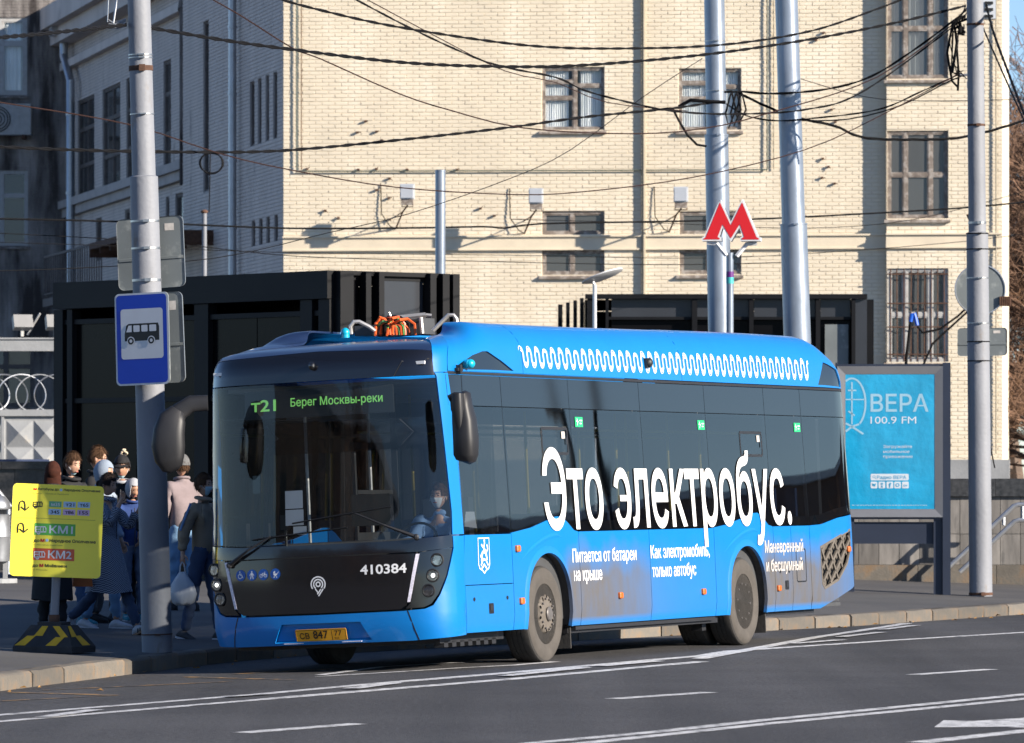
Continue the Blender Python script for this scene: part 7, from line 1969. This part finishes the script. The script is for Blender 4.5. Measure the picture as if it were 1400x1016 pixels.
    # shoes
    for s in 'lr':
        a = J[s+'ank']; ang = 0
        kn = J[s+'knee']; sd = (a-kn).normalized(); fwd = Vector((0, -1, 0)); fwd = (fwd-sd*fwd.dot(sd)).normalized() if abs(sd.z) < .97 else Vector((0, -1, 0))
        upv = Vector((1, 0, 0)).cross(fwd); upv = -upv if upv.z < 0 else upv
        secs = [(-.075, .028, .04, .035), (-.05, .042, .075, .038), (0, .045, .10, .04), (.06, .048, .07, .045), (.12, .050, .052, .048), (.165, .042, .038, .04), (.185, .02, .022, .02)]
        rings = []; rs2 = []
        for d, w, h, _ in secs:
            c0 = a+fwd*d*k-upv*.085*k
            rings.append([c0+Vector((w*k*cos(q)*1, 0, 0))+upv*(h*k*(.5+.5*sin(q))+.012*k) for q in [2*pi*i/12 for i in range(12)]])
            rs2.append([c0+Vector((sx*w*k*1.08, 0, 0))+upv*z*k for sx, z in ((-1, 0), (1, 0), (1, .022), (-1, .022))])
        mb = MB(); mb.loft(rings); so = mb.build('shoe', M[shoes], r, smooth=True, angle=70)
        mb = MB(); mb.loft(rs2); mb.build('sole', M[sole or 'white_shoe' if shoes != 'black_cloth' else 'black_cloth'], so)
        if stripe == 'shoe':
            for q in range(3):
                mb = MB(); c0 = a+fwd*(.02+.03*q)*k-upv*.05*k
                for sx in (-1, 1): mb.box(tuple(c0+Vector((sx*.048*k, 0, .0))), (.004, .012, .05))
                mb.build('shoe_stripe', M['black_cloth'], so)
    # jacket
    b = bulk
    low = J['pel']+Vector((0, 0, -.09*k))
    N = {'low': (low, R(.155*b, .125*b)), 'waist': (J['waist'], R(.155*b, .12*b)), 'chest': (J['chest'], R(.175*b, .13*b)), 'neck': (J['neck']-Vector((0, 0, .01)), R(.088*b, .08*b)), 'col': (J['neck']+Vector((0, 0, .05*k)), R(.066, .066))}
    E_ = [('low', 'waist'), ('waist', 'chest'), ('chest', 'neck'), ('neck', 'col')]
    for s in 'lr':
        N.update({s+'sho': (J[s+'sho'], R(.082*b)), s+'elb': (J[s+'elb'], R(.066*b)), s+'wri': (J[s+'wri']+(J[s+'elb']-J[s+'wri'])*.08, R(.052*b))}); E_ += [('chest', s+'sho'), (s+'sho', s+'elb'), (s+'elb', s+'wri')]
    v, f = skin_mesh(N, E_, 'chest', 2); v = wrinkle(v, f, .020*k, 8, px+3)
    mb = MB(); mb.add(v, f)
    if coat:
        rings = []; z0 = J['waist'].z+.02*k; z1 = hipz*k-coat*k; nn = 28; my = (J['lknee'].y+J['rknee'].y)/2; sp_ = abs(J['lknee'].y-J['rknee'].y)/2
        for i in range(8):
            t = i/7; z = z0+(z1-z0)*t
            rings.append([Vector((cos(q)*(.155*b+.05*t)*k*(1+.05*t*sin(5*q)), sin(q)*((.12*b+.05*t)*k*(1+.06*t*sin(4*q+1))+sp_*t*.8)+my*t*.6, z+.012*sin(3*q)*t)) for q in [2*pi*j/nn for j in range(nn)]])
        mb.loft(rings, cap=False)
    jk = mb.build('coat' if coat else 'jacket', M[top], r, smooth=True, angle=80)
    if False:
        mb = MB(); mb.tube([low+Vector((.135*b*k*cos(q), .112*b*k*sin(q), -.075*k)) for q in [2*pi*i/24 for i in range(25)]], .018*k, 6); mb.build('hem', M[top], jk, smooth=True)
    if stripe and stripe != 'shoe':
        for s in 'lr':
            mb = MB(); d = (J[s+'elb']-J[s+'sho']); nn = Vector((1 if s == 'l' else -1, 0, 0)); mb.tube([J[s+'sho']+nn*.065*k*b+Vector((0, 0, .03)), J[s+'sho']+d*.5+nn*.074*k*b, J[s+'elb']+nn*.064*k*b], .013, 5); mb.build('sleeve_stripe', M[stripe], jk)
    collar = None if collar == 'none' else (collar or top)
    if collar:
        mb = MB(); mb.tube([J['neck']+Vector((.085*k*cos(q), .085*k*sin(q)-.01, .035*k+.015*sin(q))) for q in [2*pi*i/20 for i in range(21)]], .018*k, 7); mb.build('collar', M[collar], jk, smooth=True)
    mb = MB(); c = J['chest']; mb.tube([Vector((0, c.y-.128*b*k*f_, z)) for z, f_ in ((low.z, .95), (J['waist'].z, 1), (c.z, 1.03), (J['neck'].z-.06*k, .8))], .006, 4); mb.build('zip', M['charcoal_cloth'], jk)
    # hair, hood, hat, mask, glasses
    if hood:
        def hp(th, ph):
            p = head_pt(th, ph); q = Vector((p.x*1.32, p.y*1.18+.012, p.z*1.20+.006)); 
            if ph < -.35: q.x *= 1+.25*(-ph-.35); q.y += .02*(-ph-.35)
            return q
        hv, hf = head_grid(32, 22, lambda th, ph: not (abs(th) < .85 and -1.2 < ph < .62) and ph > -1.25, 0, hp)
        mb = MB(); mb.add([Hm @ p for p in hv], hf); o = mb.build('hood', M[hood], jk, smooth=True, fix=False, angle=80); shell(o, .012*k, 0)
    if hairstyle == 'bald' or hat == 'beanie' or hood: lim = None
    if not hood or hairstyle == 'fringe':
        if hairstyle == 'long':
            def hp(th, ph):
                p = head_pt(th, ph); q = Vector((p.x*1.16, p.y*1.12+.006, p.z*1.08+.004))
                return q
            hv, hf = head_grid(32, 22, lambda th, ph: (ph > .45) or (abs(th) > .95 and ph > -.5) or abs(th) > 1.6, 0, hp)
            mb = MB(); mb.add([Hm @ p for p in hv], hf)
            rings = []
            for i in range(7):
                t = i/6; rings.append([Hm @ Vector((.088*cos(q)*(1+.25*t), .03+.055*sin(q)*(1+.15*t), .0-.30*t)) for q in [2*pi*j/18 for j in range(18)]])
            mb.loft(rings); mb.build('hair', M[hair], r, smooth=True, angle=80)
        else:
            def hp(th, ph):
                p = head_pt(th, ph); nn = 1+.05*noise.noise(Vector((sin(th)*4, cos(th)*4, ph*5+px)))+.03*noise.noise(Vector((sin(th)*12, cos(th)*12, ph*14+px))); return Vector((p.x*1.16*nn, p.y*1.13*nn+.004, p.z*1.15*nn+.004))
            hl = lambda th, ph: ph > .50-.0*th if abs(th) < .8 else (ph > .05 if abs(th) < 1.55 else ph > (-.45 if hairstyle == 'short' else -.6))
            hv, hf = head_grid(40, 28, hl, 0, hp); mb = MB(); mb.add([Hm @ p for p in hv], hf)
            if hairstyle == 'bun': mb.sphere(tuple(Hm @ Vector((0, .115, -.005))), .04*k, 12, 8)
            rh = random.Random(int(px)); vv = list(mb.v)
            for q in range(420):      # loose locks that break the outline
                f4 = rh.choice(hf); c0 = sum((Vector(vv[i]) for i in f4), Vector())/4; up_ = (c0-hc).normalized()
                dn = Vector((rh.uniform(-.5, .5), rh.uniform(-.5, .5), -.9)); dn = (dn-up_*dn.dot(up_)).normalized()
                w_ = up_.cross(dn)*.005*k; tip = c0+dn*rh.uniform(.02, .045)*k+up_*rh.uniform(.002, .014)*k
                mb.add([c0-w_+up_*.001, c0+w_+up_*.001, tip], [(0, 1, 2)])
            o = mb.build('hair', M[hair], r, smooth=True, fix=False, angle=80)
    if hat:
        def hp(th, ph):
            p = head_pt(th, ph); return Vector((p.x*1.2, p.y*1.16+.005, max(p.z, -.02)*1.17+.01))
        hv, hf = head_grid(32, 22, lambda th, ph: ph > (.38 if abs(th) < 1.3 else .02), 0, hp)
        mb = MB(); mb.add([Hm @ p for p in hv], hf)
        hm = {'beanie': 'beanie', 'cap': 'black_cloth'}[hat]
        o = mb.build('beanie' if hat == 'beanie' else 'cap', M[hm], r, smooth=True, fix=False, angle=80); shell(o, .008*k, 1)
        if hat == 'cap':
            mb = MB(); V = []
            for i in range(9):
                q = -1.1+2.2*i/8; V.append([Hm @ Vector((sin(q)*.085, -cos(q)*.095, .045)), Hm @ Vector((sin(q)*.095, -cos(q)*.105-.055*cos(q*1.2), .034))])
            mb.loft(V, closed=False); o = mb.build('peak', M[hm], o, smooth=True); shell(o, .006)
            mb = MB()
            for i in range(60):
                a, b_ = i*2.4, (i*.37) % pi-pi/2; mb.sphere(tuple(Hm @ Vector((.02+.035*cos(a)*cos(b_), .05+.035*sin(a)*cos(b_), .165+.04*sin(b_)))), .012*k, 5, 4)
            mb.build('pompon', M['pompon'], r, smooth=True)
    if mask:
        lo = -1.15 if mask != 'mask_chin' else -1.3; hi = -.12 if mask not in ('mask_chin',) else -.75
        hv, hf = head_grid(40, 30, lambda th, ph: abs(th) < 1.0 and lo < ph < hi, .006); mb = MB(); mb.add([Hm @ p for p in hv], hf)
        mm_ = 'mask' if mask in ('mask', 'mask_chin') else 'mask_w'
        o = mb.build('face_mask', M[mm_], r, smooth=True, fix=False, angle=80)
        mb = MB()
        for s in (-1, 1): mb.tube([Hm @ Vector((s*.068, -.06, -.045)), Hm @ Vector((s*.082, -.01, .0))], .0022*k, 4)
        mb.build('mask_strap', M['mask_w'], o)
    if glasses:
        mb = MB()
        for s in (-1, 1):
            mb.tube([Hm @ Vector((s*.032+.022*cos(q), -.104, .006+.015*sin(q))) for q in [2*pi*i/12 for i in range(13)]], .0022*k, 4); mb.tube([Hm @ Vector((s*.054, -.102, .008)), Hm @ Vector((s*.082, -.0, .008))], .0025*k, 4)
        mb.build('glasses', M['eyeb'], r)
    r['k'] = k
    return r, J, Hm
M['pompon'] = mat('pompon_wool', (.62, .50, .36), .9)

def hgt(py_top, py_foot, px):
    g = ground_hit(px, py_foot); return EYE+(HOR-py_top)/FPX*g.y-g.z
WR = M
def P_(px, htop, foot, rz, label, **k):
    H = hgt(htop, foot, px)
    return person(px, foot, H/1.02, rz, label, **k)
P_(72, 634, 866, 178, 'person in a long black coat with dark red hair behind the yellow board', top='black_cloth', coat=.60, pants='black_cloth', shoes='black_cloth', hair='hair_red', hairstyle='long', legs=((.05, .05), (-.08, .02)), skin='skin', bulk=1.08)
P_(97, 622, 851, 55, 'person with brown hair and mask pulled to the chin, left of the group', top='black_cloth', pants='jeans', shoes='teal_shoe', mask='mask_chin', hair='hair_brown', legs=((.12, .05), (-.1, .05)), bulk=1.1, headturn=-5, nod=12)
P_(131, 614, 846, 78, 'tall person with glasses and short brown hair at the back of the group', top='black_cloth', pants='charcoal_cloth', hair='hair_brown', glasses=True, bulk=1.12, headturn=8, nod=8)
P_(141, 634, 857, 72, 'person in a pale grey hood behind the checked coat', top='pale_grey_cloth', hood='pale_grey_cloth', pants='light_jeans', shoes='white_shoe', skin='skin2', hair='hair_dark', legs=((.18, .1), (-.15, .1)), bulk=1.1, nod=14)
P_(146, 643, 866, 62, 'walking person in a checked blue coat with a hand at the mouth', top='check', coat=.44, pants='navy_jeans', shoes='white_shoe', sole='sole', skin='skin', hair='hair_dark', hairstyle='bun', legs=((.42, .06), (-.22, .62)), arms=((.55, .15, 1.9), (.75, .2, 2.05)), nod=10, stripe='shoe', bulk=.98)
P_(167, 628, 842, -6, 'person in a black peaked cap with a fair pompon, mask under the chin', top='black_cloth', pants='black_cloth', shoes='black_cloth', hat='cap', hair='hair_dark', mask='mask_chin', skin='skin2', collar='white_cloth', nod=8)
P_(182, 659, 843, 14, 'young person in a white hood and navy jacket with turquoise sneakers', top='navy_jacket', hood='white_cloth', pants='grey_jeans', shoes='teal_shoe', skin='skin2', hair='hair_dark', legs=((.05, .05), (.1, .1)), nod=22, headturn=15, bulk=1.12, arms=((.2, .1, .5), (.2, .1, .5)))
P_(249, 626, 828, -150, 'person in a pinkish padded jacket and grey beanie right of the pole', top='pink_jacket', pants='light_jeans', shoes='black_cloth', hat='beanie', hair='hair_brown', bulk=1.22, legs=((.08, .05), (-.12, .05)), hood=None)
_r9, J9, _ = P_(277, 650, 874, 62, 'person in a brown-green jacket carrying a white bag beside the bus front', top='olive_jacket', pants='navy_jeans', shoes='charcoal_cloth', sole='white_shoe', hair='hair_brown', mask='mask', bulk=1.12, legs=((.2, .05), (-.16, .1)), stripe='shirt_blue', arms=((-.05, .1, .35), (-.35, .22, .35)))
# plastic bag hanging from that hand
Rz9 = Matrix.Translation(_r9.location) @ Matrix.Rotation(_r9.rotation_euler[2], 4, 'Z')
hp_ = Rz9 @ J9['rhand']
bag = empty('plastic_bag', (hp_.x, hp_.y, hp_.z-.46), 0, 'white plastic carrier bag held by the person beside the bus front', 'bag')
M['bag'] = mat('white_plastic_bag', (.60, .61, .63), .4, var=.1)
rings = []
for i, (z, w, d) in enumerate(((0, .07, .05), (.03, .12, .075), (.12, .14, .085), (.22, .12, .07), (.29, .07, .045), (.34, .035, .03))):
    rings.append([Vector((w*cos(q)*(1+.10*sin(3*q+i)), d*sin(q)*(1+.12*cos(4*q+i)), z+.01*sin(5*q))) for q in [2*pi*j/20 for j in range(20)]])
mb = MB(); mb.loft(rings); mb.build('sack', M['bag'], bag, smooth=True, angle=70)
mb = MB(); mb.tube([(-.03, 0, .33), (-.02, 0, .42), (0, 0, .46)], .008, 5); mb.tube([(.03, 0, .33), (.02, 0, .42), (0, 0, .46)], .008, 5); mb.build('handle', M['bag'], bag)
# orange handbag behind the board
g = ground_hit(112, 866); hb = empty('handbag', (g.x, g.y, at(0, 802, g.y).z), .3, 'small orange-brown handbag hanging between the yellow board and checked coat', 'bag')
mb = MB(); mb.prism([(-.11, 0), (.11, 0), (.095, .15), (-.095, .15)], -.04, .04); mb.build('pouch', M['orange_leather'], hb); mb = MB(); mb.tube([(-.09, 0, .14), (-.05, 0, .33), (.05, 0, .33), (.09, 0, .14)], .007, 5); mb.build('strap', M['orange_leather'], hb)
# driver
dl = BM @ Vector((1.42, .62, .93))
person(592, 0, 1.76, -22, 'masked driver in a light blue shirt seated behind the windscreen', top='shirt_blue', pants='black_cloth', hair='hair_brown', mask='white', sit=True, loc=dl, legs=((1.5, 1.35), (1.45, 1.3)), arms=((.75, .15, .75), (.7, .15, .8)), group='bus crew', collar='none', lean=.02)
